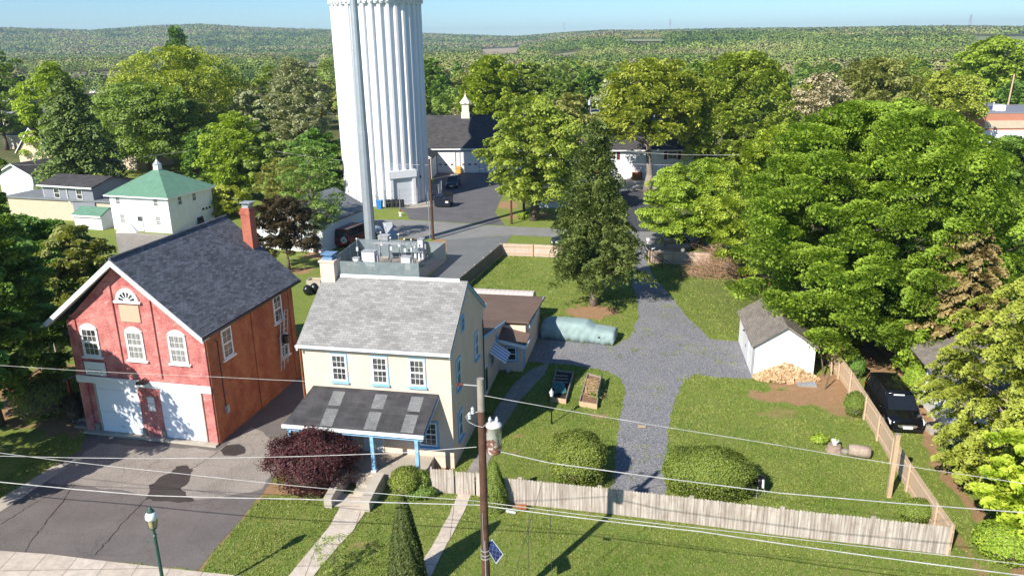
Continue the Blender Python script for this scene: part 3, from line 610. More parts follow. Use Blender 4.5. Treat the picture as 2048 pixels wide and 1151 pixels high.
ptree('dark olive tree filling the gap between the blossoming tree and the tower', 640, 400, 262, 110, 'round', 'deep', zb=.12, ncl=170, nlf=120, ls=.36, trunk_r=.3)
ptree('dense mid green tree below the slim blossoming tree', 545, 400, 270, 110, 'round', 'mid', zb=.12, ncl=170, nlf=120, ls=.34, trunk_r=.3)
ptree('leafy green tree between the utility pole and the plum tree', 575, 440, 320, 100, 'oval', 'olive', zb=.12, ncl=140, nlf=110, ls=.3, trunk_r=.2)
ptree('dark green tree behind the yellow green small tree', 425, 385, 262, 95, 'round', 'deep', zb=.15, ncl=140, nlf=110, ls=.36, trunk_r=.3)
ptree('pale grey green tree low behind the leaning pole', 500, 365, 240, 90, 'round', 'pale', zb=.15, ncl=140, nlf=110, ls=.38, trunk_r=.3)
# woodland belt: copies of a few prototypes, one object (with its crown and trunk) per tree
BOXES = []   # (x0,x1,y0,y1) kept free of belt trees
def free_of(px0, px1, py0, py1):
    pts = [G(a_, b_)[:2] for a_ in (px0, px1) for b_ in (py0, py1)]; P = np.array(pts); BOXES.append((P[:, 0].min() - 3, P[:, 0].max() + 3, P[:, 1].min() - 3, P[:, 1].max() + 6))
for b_ in ((850, 1070, 300, 345), (680, 870, 330, 415), (1170, 1400, 262, 360), (0, 110, 250, 340), (20, 120, 190, 300), (0, 100, 150, 190), (225, 320, 290, 340), (1915, 2060, 270, 300), (900, 945, 176, 195)): free_of(*b_)
protos = []
for k, (kind, mat, w_, h_) in enumerate([('round', 'mid', 9, 11), ('round', 'yellow', 10, 12), ('oval', 'deep', 8, 12), ('round', 'olive', 10, 11), ('oval', 'bare', 8, 12), ('conewide', 'deep', 6.5, 13), ('flat', 'mid', 11, 10), ('oval', 'pale', 7, 9)]):
    nm = 'pine_tree' if k == 5 else 'tree'
    protos.append(tree(None, None, (0, 0), h_, w_, kind, mat, zb=.12, ncl=95, nlf=34 if mat != 'bare' else 24, ls=.75 if mat != 'bare' else .6, trunk_r=.28, name=nm, nb=14, rad=(.12, .08), rz=0, bark='bark_light' if mat == 'bare' else 'bark'))
PLAB = ['mid green tree in the woodland belt beyond the houses', 'yellow green tree in the woodland belt beyond the houses', 'dark green oval tree in the woodland belt beyond the houses', 'olive tree in the woodland belt beyond the houses', 'bare budding tree in the woodland belt beyond the houses', 'dark pine in the woodland belt beyond the houses', 'low spreading green tree in the woodland belt beyond the houses', 'pale green tree in the woodland belt beyond the houses']
PGR = ['mid green belt trees', 'yellow green belt trees', 'dark oval belt trees', 'olive belt trees', 'bare budding belt trees', 'belt pines', 'spreading belt trees', 'pale belt trees']
PW = np.array([.2, .15, .1, .18, .14, .05, .13, .05]); used = set(); cand = []; LISTED = [(o.location.x, o.location.y) for o in list(COL.objects) if o.type == 'EMPTY' and 'tree' in o.name and o.get('label')]
while len(cand) < 900:
    y = random.uniform(148, 430); x = random.uniform(-.78, .78) * y
    if x > -40 and x < 62 and y < 175: continue
    if x <= -40 and x > -130 and y < 165: continue
    if x > 25 and y < 150: continue
    if any(b_[0] < x < b_[1] and b_[2] < y < b_[3] for b_ in BOXES) or any((x - u) ** 2 + (y - v) ** 2 < 36 for u, v in LISTED) or any((x - u) ** 2 + (y - v) ** 2 < (6.2 + 2.5 * random.random()) ** 2 for u, v in cand[-2000:]): 
        used.add(1); 
        if random.random() < .002: break
        continue
    q = PR(x, y, 5)
    if q[0] < -30 or q[0] > 2080: continue
    cand.append((x, y))
cand.sort(key=lambda c: c[0] ** 2 + c[1] ** 2); near = cand[:235]; rest = cand[235:]; seen = set()
SHORT = ['mid green', 'yellow green', 'dark oval', 'olive', 'bare budding', 'dark pointed', 'low spreading', 'pale green']
BINS = [(330, 'beyond the far left houses'), (640, 'behind the pale blossoming trees'), (860, 'directly behind the water tower'), (1010, 'beyond the fire station'), (1250, 'above the spruce top'), (1450, 'beyond the white ranch house'), (1700, 'behind the large yellow green tree'), (1900, 'above the big maple'), (9999, 'beyond the brick school')]
ORD = ['first', 'second', 'third', 'fourth', 'fifth', 'sixth', 'seventh', 'eighth', 'ninth', 'tenth', 'eleventh', 'twelfth', 'thirteenth', 'fourteenth', 'fifteenth', 'sixteenth', 'seventeenth', 'eighteenth', 'nineteenth', 'twentieth']
info = []
for (x, y) in near:
    k = int(rng.choice(8, p=PW)); q = PR(x, y, 5)[0]; info.append((x, y, k, next(b_ for p_, b_ in BINS if q < p_), q))
for (x, y, k, bn, q) in info:
    o = protos[k] if k not in seen else copy_tree(protos[k]); seen.add(k); mates = sorted(i_[4] for i_ in info if i_[2] == k and i_[3] == bn); r_ = mates.index(q)
    lab = SHORT[k] + ' woodland tree ' + bn + (', the only such one there' if len(mates) == 1 else ', ' + (ORD[r_] if r_ < 20 else 'last') + ' from the left')
    s_ = random.uniform(.72, 1.15) * (1.0 if y > 190 else .85); o.location = (x, y, float(elev(x, y))); o.rotation_euler = (0, 0, random.uniform(0, 6.28)); o.scale = (s_, s_, s_ * random.uniform(.9, 1.12)); tag(o, lab, 'tree', PGR[k])
for k, o in enumerate(protos):
    if k not in seen: o.location = (60 + 9 * k, 240, 0); tag(o, PLAB[k], 'tree', PGR[k])
# the far-off wood reads as one mass
def wood(name, pts, nq, hmin, hmax, lw):
    n = len(pts); ht = rng.uniform(hmin, hmax, n); wd = ht * rng.uniform(.45, .95, n); idx = np.repeat(np.arange(n), nq); N = len(idx)
    d = unit(rng.normal(size=(N, 3))); d[:, 2] = np.abs(d[:, 2]) * .95 - .15; d = unit(d); rad_ = .72 + .36 * rng.random(N)
    z0 = elev(pts[:, 0], pts[:, 1]); c = np.stack([pts[:, 0], pts[:, 1], z0 + ht * .45], 1)[idx]
    p = c + d * np.stack([wd, wd, ht * .55], 1)[idx] * rad_[:, None]; nr = unit(d * [1, 1, 1.3] + rng.normal(size=(N, 3)) * .16)
    co, q, rnd = leaves(p, nr, (ht * lw)[idx] * (.7 + .6 * rng.random(N)), .8)
    pat = vnoise(pts[:, 0] + 5000, pts[:, 1] + 5000, 110, 9) * .9 + vnoise(pts[:, 0] + 900, pts[:, 1] + 900, 28, 19) * .35 + (rng.random(n) - .5) * .14 - .12; tint = np.clip(pat, 0, 1)[idx]
    me = mesh_np(name, co, q, {'rnd': ('FACE', rnd), 'tint': ('FACE', tint)}, LM['farmix']); o = bpy.data.objects.new(name, me); COL.objects.link(o); tag(o, kind='stuff'); return o
def scatter(r0, r1, sp, amax=.66):
    n = int((r1 ** 2 - r0 ** 2) * amax / (sp * sp) * 1.0); r = np.sqrt(rng.random(n) * (r1 ** 2 - r0 ** 2) + r0 ** 2); a_ = rng.uniform(-amax, amax, n)
    ok = np.ones(n, bool)
    for f in FIELDS: ok &= ~((a_ > f[0]) & (a_ < f[1]) & (r > f[2] - (f[3] - f[2]) * .8) & (r < f[3]))
    return np.stack([r * np.sin(a_), r * np.cos(a_)], 1)[ok]
w1 = scatter(415, 900, 9.5); w1 = np.concatenate([w1, np.array(rest)]) if rest else w1
tag(wood('wood', w1, 130, 5, 13, .12), 'mixed green wood covering the plain beyond the town')
tag(wood('wood', scatter(900, 1800, 12.5), 64, 8, 14, .17), 'distant wood between the plain and the hills')
tag(wood('wood', scatter(1800, 4300, 16), 30, 12, 18, .26), 'hazy blue green wood covering the far hills')

# ------------------------------------------------------------------ shrubs and hedges
def shrub(label, cat, loc, dims, mat, n, ls, kind='ellipsoid', name='shrub', rz=0, group=None, lump=.06, asp=.6, fuzz=.04):
    """leaf shell over a rounded body with an added dark core that blocks light"""
    t = empty(name, (loc[0], loc[1], 0), rz, label, cat, group); a_, b_, c_ = dims
    d = unit(rng.normal(size=(n, 3))); d[:, 2] = np.where(rng.random(n) < .65, np.abs(d[:, 2]), d[:, 2])
    if kind == 'box': d = d / (np.abs(d) ** 3.0).sum(1, keepdims=True) ** (1 / 3.0)
    lum = 1 + lump * (np.sin(d[:, 0] * 7 + 1) * np.sin(d[:, 1] * 6 + 2) + np.sin(d[:, 2] * 8 + d[:, 0] * 5)) + rng.normal(size=n) * fuzz
    r = np.where(rng.random(n) < .25, .88, 1.) * lum * np.where(rng.random(n) < .07, 1 + rng.random(n) * .13, 1)
    if kind == 'cone':
        tt = rng.random(n) ** 1.15; ang = rng.random(n) * 2 * np.pi; rad_ = a_ * (np.clip(1.0 - tt, 0, 1) ** .62 * np.clip(tt * 6 + .75, 0, 1)) * (1 + rng.normal(size=n) * .05 + lump * np.sin(ang * 9 + tt * 13))
        p = np.stack([rad_ * np.cos(ang), rad_ * np.sin(ang), tt * c_ * 2], 1); d = unit(np.stack([np.cos(ang), np.sin(ang), np.full(n, .35)], 1))
    else:
        p = d * r[:, None] * np.array([a_, b_, c_]) + [0, 0, c_ * .93]; p[:, 2] = np.maximum(p[:, 2], .03 + rng.random(n) * .1)
    nr = unit(d + rng.normal(size=(n, 3)) * .5 + [0, 0, .25])
    leafobj('foliage', p, nr, ls * (.6 + .8 * rng.random(n)), LM[mat], t, asp)
    mb = MB()  # solid body added inside the leaf shell to stop light passing through
    if kind == 'cone': mb.lathe([(a_ * .55, .02), (a_ * .78, c_ * .3), (a_ * .5, c_), (.02, c_ * 1.8)], n=10)
    else:
        prof = [(max(.01, math.cos(x)) * .82, math.sin(x) * .82) for x in np.linspace(-1.2, 1.57, 9)]; mb.lathe([(q[0], q[1]) for q in prof], n=14); mb.v = [(v[0] * a_, v[1] * b_, max(.02, v[2] * c_ + c_ * .93)) for v in mb.v]
    mb.build('light_blocking_core', MT['bark'], t, True)
    return t
def pshrub(label, px, pyb, pyt, wpx, mat, n, ls, kind='ellipsoid', cat='shrub', name='shrub', ry=1., dy=None, **kw):
    b = G(px, pyb); zc = PR(*b)[2]; w = wpx * zc / F / 2; depth = w * ry; c = b[:2] + np.array([0, depth * .8]); h = ZAT(px, pyt, c[0], c[1])
    return shrub(label, cat, c, (w, depth, max(.2, h / 2 * 1.1)), mat, n, ls, kind, name, **kw)
pshrub('clipped round boxwood left of the gravel drive by the front fence', 1157, 985, 880, 106, 'box', 26000, .085, 'box', name='clipped_shrub', cat='hedge')
pshrub('clipped oblong boxwood right of the gravel drive by the front fence', 1424, 1006, 912, 164, 'box', 38000, .085, 'box', name='clipped_shrub', cat='hedge', ry=.62, rz=R(-12))
pshrub('burgundy leafed bush beside the front porch and parking lot', 618, 1000, 880, 158, 'purple', 26000, .11, name='burgundy_bush', cat='bush', ry=.75, lump=.16, fuzz=.085)
pshrub('rounded bright green bush right of the porch steps', 810, 1002, 940, 62, 'box', 7000, .08, name='bush', cat='bush')
pshrub('smaller darker bush touching the end of the picket fence', 838, 992, 945, 46, 'mid', 4000, .08, name='bush', cat='bush')
pshrub('low fresh green sprawl at the foot of the porch bush', 835, 1002, 975, 70, 'mid', 3000, .08, name='bush', cat='bush', ry=.5)
pshrub('bright green cone shrub beside the utility pole', 990, 1026, 930, 56, 'box', 14000, .06, 'cone', name='cone_shrub', cat='shrub')
pshrub('tall dark arborvitae spire on the lawn between the two paths', 812, 1200, 1006, 82, 'thuja', 26000, .08, 'cone', name='arborvitae', cat='shrub')
pshrub('round clipped shrub against the tan fence near the minivan', 1714, 838, 788, 40, 'box', 6000, .075, name='clipped_shrub', cat='shrub')
pshrub('low wide shrub in the corner of the two fences', 1838, 1052, 1003, 66, 'box', 7000, .08, name='shrub', ry=.7)
pshrub('leafy bush between the minivan and the cedar trunk', 1838, 800, 735, 50, 'maple', 4500, .12, name='bush', cat='bush')
pshrub('green bush on the outer side of the tan fence by the maple', 1715, 760, 715, 34, 'deep', 2500, .1, name='bush', cat='bush')
pshrub('low shrub beside the bent end of the rear street lawn', 1056, 440, 425, 44, 'maple', 2000, .16, name='bush', cat='bush', ry=.5)
pshrub('broad leaved hosta next to the flower pot stump', 1643, 890, 872, 30, 'maple', 700, .16, name='hosta', cat='plant')
pshrub('brownish green bush by the small porch of the brick hall', 70, 850, 760, 120, 'olive', 7000, .11, name='bush', cat='bush')
pshrub('bright green bush below the slatted yellow awning', 130, 790, 745, 90, 'maple', 5000, .12, name='bush', cat='bush')
pshrub('small red leaved shrub near the brick piers of the side porch', 145, 850, 790, 40, 'brownpurple', 1800, .1, name='bush', cat='bush')
pshrub('shaded ground shrub right of the dirt track', 1990, 1000, 930, 90, 'maple', 5000, .12, name='bush', cat='bush')
pshrub('low plants along the side wall of the cream house', 975, 830, 800, 26, 'mid', 1500, .09, name='border_plant', cat='plant', ry=2)
pshrub('broad green bush in the shade below the hemlock, right of the dirt track', 1955, 950, 890, 70, 'deep', 4500, .12, name='bush', cat='bush')
pshrub('green bush at the lower right corner under the lime maple', 2030, 1140, 1060, 110, 'maple', 6000, .11, name='bush', cat='bush')
# thin young shrub at the bottom of the picture
t = empty('young_shrub', (*G(672, 1150)[:2], 0), 0, 'thin young shrub with sparse leaves beside the front path', 'shrub')
p, nr, s, c = crown('oval', 1.7, 1.5, 40, 26, .07, rad=(.09, .07), gap=.4); leafobj('leaves', p + [0, 0, .4], nr, s, LM['mid'], t); trunk(t, 1.2, .025, c + [0, 0, .4], MT['bark'], .1, 34)
# dead brush
t = empty('dead_brush_pile', (*G(1438, 548)[:2], 0), 0, 'heap of dead brown branches at the end of the rear fence', 'brush pile')
mb = MB()
for i in range(900):
    a_ = random.uniform(0, 6.28); r_ = random.uniform(0, 1) ** .6; b0 = np.array([math.cos(a_) * r_ * 3.0, math.sin(a_) * r_ * 2.0, random.uniform(0, 1) * 3.1 * (1 - r_ ** 1.5)]); d = np.array([random.gauss(-.7, .7), random.gauss(0, .6), random.gauss(.35, .45)]); d /= np.linalg.norm(d); L = random.uniform(.5, 1.9)
    m_ = b0 + d * L * .5 + np.array([0, 0, -.06]); mb.cyl(b0, m_, .022, .014, 3, False); mb.cyl(m_, b0 + d * L + [0, 0, -.2], .014, .005, 3, False)
mb.build('branches', plain('dead_twigs', (.34, .21, .13), .95, .3, 3), t)
for i in range(5):
    mb = MB(); b0 = Vector((random.uniform(-1, 2), random.uniform(-1, 1), .3)); mb.cyl(b0, b0 + Vector((random.uniform(-2.5, 3), random.uniform(-1, 1), random.uniform(1.5, 2.6))), .07, .02, 6); mb.build('limb', MT['bark_light'], t)

# ------------------------------------------------------------------ windows, doors and other building parts
def window(par, T, u, z, w, h, frame='trim', surround=None, glass='glass', cols=3, rows=4, arch=0., sill=True, fw=.06, sash=True, name='window', sillmat=None, sw=.1):
    """u,z = centre; T maps (along, up, out)"""
    mb = MB(); u0, u1, z0, z1 = u - w / 2, u + w / 2, z - h / 2, z + h / 2
    if surround:
        s_ = sw; sm_ = MB(); sm_.tb(T, u0 - s_, u0, z0 - s_, z1 + s_, 0, .035); sm_.tb(T, u1, u1 + s_, z0 - s_, z1 + s_, 0, .035); sm_.tb(T, u0, u1, z1, z1 + s_, 0, .035); sm_.tb(T, u0, u1, z0 - s_, z0, 0, .035)
    mb.tb(T, u0, u0 + fw, z0, z1, 0, .06); mb.tb(T, u1 - fw, u1, z0, z1, 0, .06); mb.tb(T, u0 + fw, u1 - fw, z0, z0 + fw, 0, .06)
    if arch:
        n_ = 8; pts = [T(u0, z1, 0)]
        pin = []
        for k in range(n_ + 1):
            q = -1 + 2 * k / n_; pin.append((u + q * w / 2, z1 + arch * (1 - q * q)))
        for k in range(n_):
            (a0, b0), (a1, b1) = pin[k], pin[k + 1]
            mb.hexa([T(a0, z1 - fw, 0), T(a1, z1 - fw, 0), T(a1, z1 - fw, .06), T(a0, z1 - fw, .06), T(a0, b0 + .002, 0), T(a1, b1 + .002, 0), T(a1, b1 + .002, .06), T(a0, b0 + .002, .06)])
    else: mb.tb(T, u0 + fw, u1 - fw, z1 - fw, z1, 0, .06)
    if sash: mb.tb(T, u0 + fw, u1 - fw, z - fw * .45, z + fw * .45, 0, .052)
    iw = (w - 2 * fw); ih = h - 2 * fw
    for c in range(1, cols): x = u0 + fw + iw * c / cols; mb.tb(T, x - .011, x + .011, z0 + fw, z1 - fw, .018, .036)
    for r in range(1, rows):
        y = z0 + fw + ih * r / rows
        if sash and abs(y - z) < .02: continue
        mb.tb(T, u0 + fw, u1 - fw, y - .011, y + .011, .018, .034)
    f = mb.build(name, MT[frame], par)
    g = MB(); g.tb(T, u0 + fw * .5, u1 - fw * .5, z0 + fw * .5, z1 - fw * .5, .004, .016); g.build('pane', MT[glass], f)
    if surround: sm_.build('surround', MT[surround], f)
    if sill: s2 = MB(); s2.tb(T, u0 - sw - .03, u1 + sw + .03, z0 - (sw if surround else 0) - .09, z0 - (sw if surround else 0), .0, .13); s2.build('sill', MT[sillmat or surround or frame], f)
    return f
def gable_walls(w, l, h, hp, yx=True, x0=None, rx=None):
    """ridge along y (front and back gables); x from -w to 0"""
    mb = MB(); rx = -w / 2 if rx is None else rx
    mb.ext([(-w, 0, 0), (0, 0, 0), (0, 0, h), (rx, 0, hp), (-w, 0, h)], (0, l, 0)); return mb
def slab(mb, a, b, c, d, th):  # roof plane thickened along its normal, downwards
    a, b, c, d = map(np.array, (a, b, c, d)); n = np.cross(b - a, d - a); n = n / np.linalg.norm(n) * th
    if n[2] > 0: n = -n
    return mb.hexa([a + n, b + n, c + n, d + n, a, b, c, d])

# ---------------------------------------------------------------- red brick hall
OB = (-16.8, 39.5); W1, L1, E1 = 8.66, 9.63, 6.85
hall = empty('brick_hall', (*OB, 0), R(-13.14), 'two storey red brick hall with two white garage doors and a dark shingle gable roof', 'building')
RX, RZ = -4.62, 10.85
# front wall (painted) and the rest
mb = MB(); mb.ext([(-W1, 0, 0), (0, 0, 0), (0, 0, E1), (RX, 0, RZ - .25), (-W1, 0, E1 + .1)], (0, .3, 0)); mb.build('front_wall', MT['redbrick'], hall)
mb = MB(); mb.box(-.302, -.002, .302, L1 - .3, 0, E1); mb.box(-W1, -W1 + .3, .302, L1 - .3, 0, E1); mb.ext([(-W1, L1 - .3, 0), (-.002, L1 - .3, 0), (-.002, L1 - .3, E1), (RX, L1 - .3, RZ - .25), (-W1, L1 - .3, E1 + .1)], (0, .3, 0)); mb.build('side_wall', MT['orangebrick'], hall)
mb = MB()
for x0, x1, z1 in ((-W1, -W1 + .55, 7.0), (-5.85, -5.4, 9.35), (-3.45, -3.0, 9.0), (-.55, 0, 7.0)):   # front pilasters
    mb.box(x0, x1, -.09, -.002, 3.85 if x1 < -1 and x0 > -8 else 0, z1)
mb.box(-4.75, -3.35, -.09, -.002, 0, 3.2)
mb.build('pilaster', MT['redbrick'], hall)
mb = MB(); mb.box(-W1 + .002, -4.9, .002, .003, 0, .01)
for y0 in (.01, 4.6, 9.1): mb = MB(); mb.box(.0, .07, y0, y0 + .5, 0, 6.7); mb.build('side_pilaster', MT['orangebrick'], hall)
yo, yb = -.62, L1 + .75
mb = MB(); slab(mb, (RX, yo, RZ), (.32, yo, 6.72), (.32, yb, 6.72), (RX, yb, RZ), .14); mb.build('roof', MT['shingle_dark'], hall)
mb = MB(); slab(mb, (RX - .01, yo, RZ), (RX - .01, yb, RZ), (-W1 - 1.15, yb, 6.80), (-W1 - 1.15, yo, 6.80), .14); mb.build('roof', MT['shingle_dark'], hall)
mb = MB(); mb.cyl((RX, yo, RZ + .02), (RX, yb, RZ + .02), .09, n=8); mb.build('ridge_cap', MT['shingle_dark'], hall)
mb = MB()
for (xa, za, xb, zb_) in ((RX, RZ - .02, .34, 6.70), (RX, RZ - .02, -W1 - 1.17, 6.78)):   # barge boards and soffit
    mb.hexa([(xa, yo - .05, za - .36), (xb, yo - .05, zb_ - .30), (xb, yo - .003, zb_ - .30), (xa, yo - .003, za - .36), (xa, yo - .05, za - .03), (xb, yo - .05, zb_ + .0), (xb, yo - .003, zb_ + .0), (xa, yo - .003, za - .03)])
    mb.hexa([(xa, yo, za - .22), (xb, yo, zb_ - .22), (xb, -.01, zb_ - .22), (xa, -.01, za - .22), (xa, yo, za - .17), (xb, yo, zb_ - .17), (xb, -.01, zb_ - .17), (xa, -.01, za - .17)])
mb.build('barge_board', MT['trim'], hall)
mb = MB(); mb.box(.30, .40, yo, yb, 6.56, 6.68); mb.build('gutter', MT['black'], hall)
mb = MB(); mb.box(.02, .30, .0, L1, 6.52, 6.58); mb.build('soffit', MT['trim'], hall)
mb = MB(); mb.box(-W1 - .04, .04, -.14, -.092, 3.2, 3.62); mb.build('lintel_band', MT['trim'], hall)
for x0, x1 in ((-7.55, -4.75), (-3.35, -.72)):
    mb = MB(); mb.box(x0, x1, -.05, -.003, .12, 3.2); o = mb.build('garage_door', siding('garage_door_panels', (.80, .82, .86), .72, .02, depth=.25), hall)
    f = MB(); f.box(x0 - .12, x0 - .003, -.085, -.003, 0.12, 3.198); f.box(x1 + .003, x1 + .08, -.085, -.003, .12, 3.198); f.build('door_frame', MT['concrete'], o)
    h_ = MB(); h_.box((x0 + x1) / 2 - .12, (x0 + x1) / 2 + .12, -.08, -.051, .5, .54); h_.build('handle', MT['steel'], o)
mb = MB(); mb.box(-W1 - .02, .05, -.42, -.10, 0.0, .13); mb.build('sill_step', MT['concrete'], hall)
mb = MB(); mb.box(-4.8, -4.55, -.16, -.091, 0.13, .6); mb.box(-3.55, -3.3, -.16, -.091, .13, .6); mb.box(-8.0, -7.7, -.16, -.091, .13, .6); mb.build('pier_base', MT['concrete_dark'], hall)
for i_, (x, g_) in enumerate(((-7.35, 'glass'), (-4.42, 'curtain'), (-1.72, 'curtain'))): window(hall, TF(-.004), x, 5.7, 1.12, 1.75, 'trim', None, g_, 3, 4, .26, True, .13)
mb = MB(); mb.box(-7.98, -6.62, -.13, -.09, 3.72, 4.52); s_ = mb.build('name_board', MT['trim'], hall)
mb = MB()
for k, (u0_, u1_) in enumerate(((-7.8, -7.45), (-7.38, -7.1), (-7.02, -6.78))): mb.box(u0_, u1_, -.136, -.131, 3.86, 3.93)
mb.box(-7.75, -6.85, -.136, -.131, 4.02, 4.08); mb.build('lettering', MT['steel'], s_)
# half round fanlight and pale plaque
mb = MB(); n_ = 10; cx, cz, r1 = -4.42, 8.35, .72
mb.ext([(cx + r1 * math.cos(math.pi * k / n_), -.12, cz + r1 * math.sin(math.pi * k / n_)) for k in range(n_ + 1)], (0, .116, 0)); mb.box(cx - r1 - .12, cx + r1 + .12, -.17, -.01, cz - .12, cz - .002); fl = mb.build('fanlight', MT['trim'], hall)
mb = MB()
for k in range(6):
    a0, a1 = math.pi * (k + .18) / 6, math.pi * (k + .82) / 6; mb.face(*[(cx + q * math.cos(a_), -.124, cz + q * math.sin(a_)) for q, a_ in ((.2, a0), (.52, a0), (.52, a1), (.2, a1))])
mb.build('pane', MT['glass'], fl)
mb = MB(); mb.box(-5.05, -3.8, -.06, -.003, 7.12, 8.1); mb.build('plaque', plain('pale_plaque', (.62, .40, .28), .9, .06), hall)
mb = MB(); mb.lathe([(.10, 0), (.34, -.10), (.36, -.16), (.10, -.1)], (-4.15, -.3, 3.75), 14); mb.cyl((-4.15, 0, 3.75), (-4.15, -.3, 3.78), .03); mb.build('lamp', MT['black'], hall)
mb = MB(); mb.box(-4.2, -3.75, -.105, -.092, 1.75, 2.2); mb.box(-4.2, -3.75, -.105, -.092, 2.24, 2.62); mb.build('notice', MT['trim'], hall)
for y in (1.95, 7.7): window(hall, TR(.0), y, 5.45 if y < 5 else 5.55, 1.0, 1.75, 'trim', None, 'glass', 2, 4, 0, True, .1)
window(hall, TR(.0), 8.05, 2.9, .95, 1.5, 'trim', None, 'glass', 2, 3, 0, True, .1)
mb = MB(); mb.box(.0, .16, .92, 1.18, 1.5, 1.95); mb.cyl((.2, 1.05, 1.72), (.16, 1.05, 1.72), .12, n=12); mb.build('meter_box', MT['steel'], hall)
mb = MB(); mb.tube([(.03, 1.05, 1.95), (.03, 1.05, 5.9), (.1, .7, 6.1)], .022); mb.build('conduit', MT['wire_dark'], hall)
mb = MB(); mb.box(-2.95, -2.3, 9.45, 10.1, 7.8, 11.6); mb.box(-3.0, -2.25, 9.4, 10.15, 11.2, 11.4); ch = mb.build('chimney', MT['chimbrick'], hall)
mb = MB(); mb.box(-2.85, -2.4, 9.55, 10.0, 11.6, 11.8); mb.box(-2.95, -2.2, 9.45, 10.15, 11.93, 11.98)
for q in ((-2.8, 9.6), (-2.35, 9.6), (-2.8, 10.0), (-2.35, 10.0)): mb.box(q[0] - .02, q[0] + .02, q[1] - .02, q[1] + .02, 11.78, 11.95)
mb.build('chimney_cap', MT['steel'], ch)
# ladders hanging on the side wall
def wp(o, x, y, z): c, s_ = math.cos(o.rotation_euler.z), math.sin(o.rotation_euler.z); return (o.location.x + x * c - y * s_, o.location.y + x * s_ + y * c, z)
def ladder(label, y0, y1, z0, z1):
    t = empty('ladder', wp(hall, .25, y0, z0), hall.rotation_euler.z, label, 'ladder', None); mb = MB(); d = np.array([0, y1 - y0, z1 - z0]); L = np.linalg.norm(d); u = d / L; v = np.array([0, -u[2], u[1]]) * .21
    for s_ in (1, -1): mb.cyl(v * s_, d + v * s_, .033, n=5)
    mb.build('rails', MT['steel'], t); m2 = MB(); k = .25
    while k < L: m2.cyl(u * k - v, u * k + v, .02, n=5); k += .3
    m2.build('rungs', MT['steel'], t)
ladder('aluminium ladder leaning on the brick side wall, nearer the street', 7.15, 7.75, 1.55, 5.2); ladder('aluminium ladder on the brick side wall, farther from the street', 7.65, 8.3, 1.8, 5.3)
mb = MB(); mb.lathe([(.02, 0), (.22, .05), (.24, .55), (.05, .62)], wp(hall, .38, 7.7, 3.2), 8); tag(mb.build('tool_bag', MT['black']), 'black bag hung on the ladders of the brick hall', 'bag')
# small side porch
sp = empty('side_porch', wp(hall, -W1 - .1, .9, 0), hall.rotation_euler.z, 'small dark shingled porch on the left side of the brick hall', 'porch')
mb = MB(); slab(mb, (0, -.3, 3.6), (0, 2.2, 3.6), (-1.75, 2.2, 2.75), (-1.75, -.3, 2.75), .1); mb.build('roof', MT['shingle_dark'], sp)
for y in (-.15, 2.0): mb = MB(); mb.box(-1.6, -1.48, y, y + .12, .3, 2.72); mb.build('post', MT['red_paint'], sp)
mb = MB(); mb.box(-1.7, -.003, -.2, 2.2, 0, .3); mb.box(-1.0, -.01, -.8, -.202, 0, .15); mb.build('steps', MT['concrete_dark'], sp)
mb = MB(); mb.box(-1.62, -1.5, 0, 2, 1.0, 1.08); mb.box(-1.62, -1.5, 0, 2, .45, .52); mb.build('railing', MT['red_paint'], sp)
p0 = G(120, 760)
t = empty('awning', (p0[0] - .6, p0[1] + 2.5, 0), R(-20), 'slatted pale yellow awning left of the brick hall', 'awning')
mb = MB()
for k in range(9): mb.hexa([(-1.3 + k * .02, k * .18, 2.6 + k * .09), (1.3 - k * .06, k * .18, 2.6 + k * .09), (1.3 - k * .06, k * .18 + .17, 2.66 + k * .09), (-1.3 + k * .02, k * .18 + .17, 2.66 + k * .09)] + [(-1.3 + k * .02, k * .18, 2.63 + k * .09), (1.3 - k * .06, k * .18, 2.63 + k * .09), (1.3 - k * .06, k * .18 + .17, 2.69 + k * .09), (-1.3 + k * .02, k * .18 + .17, 2.69 + k * .09)])
mb.build('slats', plain('yellow_slats', (.62, .50, .30), .7, .1), t); mb = MB(); mb.box(-1.3, -1.2, 0, .1, 0, 2.6); mb.box(1.1, 1.2, 0, .1, 0, 2.6); mb.box(-1.2, 1.2, 1.5, 1.6, 0, 3.3); mb.build('posts', MT['wood_grey'], t)

# ---------------------------------------------------------------- cream house
OC = (-3.2, 36.44); W2, L2, E2, P2 = 8.1, 7.4, 6.7, 9.2
ho = empty('cream_house', (*OC, 0), R(-11.27), 'cream stucco house with blue trim, a light grey shingle roof and a front porch', 'house')
mb = MB(); mb.ext([(0, 0, 0), (0, L2, 0), (0, L2, E2), (0, L2 / 2, P2 - .1), (0, 0, E2)], (-W2, 0, 0)); mb.build('walls', MT['stucco'], ho)
mb = MB(); slab(mb, (-W2 - .12, -.28, E2 - .02), (.1, -.28, E2 - .02), (.1, L2 / 2, P2 + .1), (-W2 - .12, L2 / 2, P2 + .1), .1); mb.build('roof', MT['shingle_light'], ho)
mb = MB(); slab(mb, (-W2 - .12, L2 / 2 + .002, P2 + .1), (.1, L2 / 2 + .002, P2 + .1), (.1, L2 + .28, E2 - .02), (-W2 - .12, L2 + .28, E2 - .02), .1); mb.build('roof', MT['shingle_light'], ho)
mb = MB(); mb.hexa([(-W2 + .9, L2 / 2 - .1, P2 + .06), (-.35, L2 / 2 - .1, P2 + .06), (-.35, L2 / 2 + .1, P2 + .06), (-W2 + .9, L2 / 2 + .1, P2 + .06), (-W2 + .9, L2 / 2 - .04, P2 + .2), (-.35, L2 / 2 - .04, P2 + .2), (-.35, L2 / 2 + .04, P2 + .2), (-W2 + .9, L2 / 2 + .04, P2 + .2)]); mb.build('ridge_vent', MT['trim'], ho)
mb = MB()
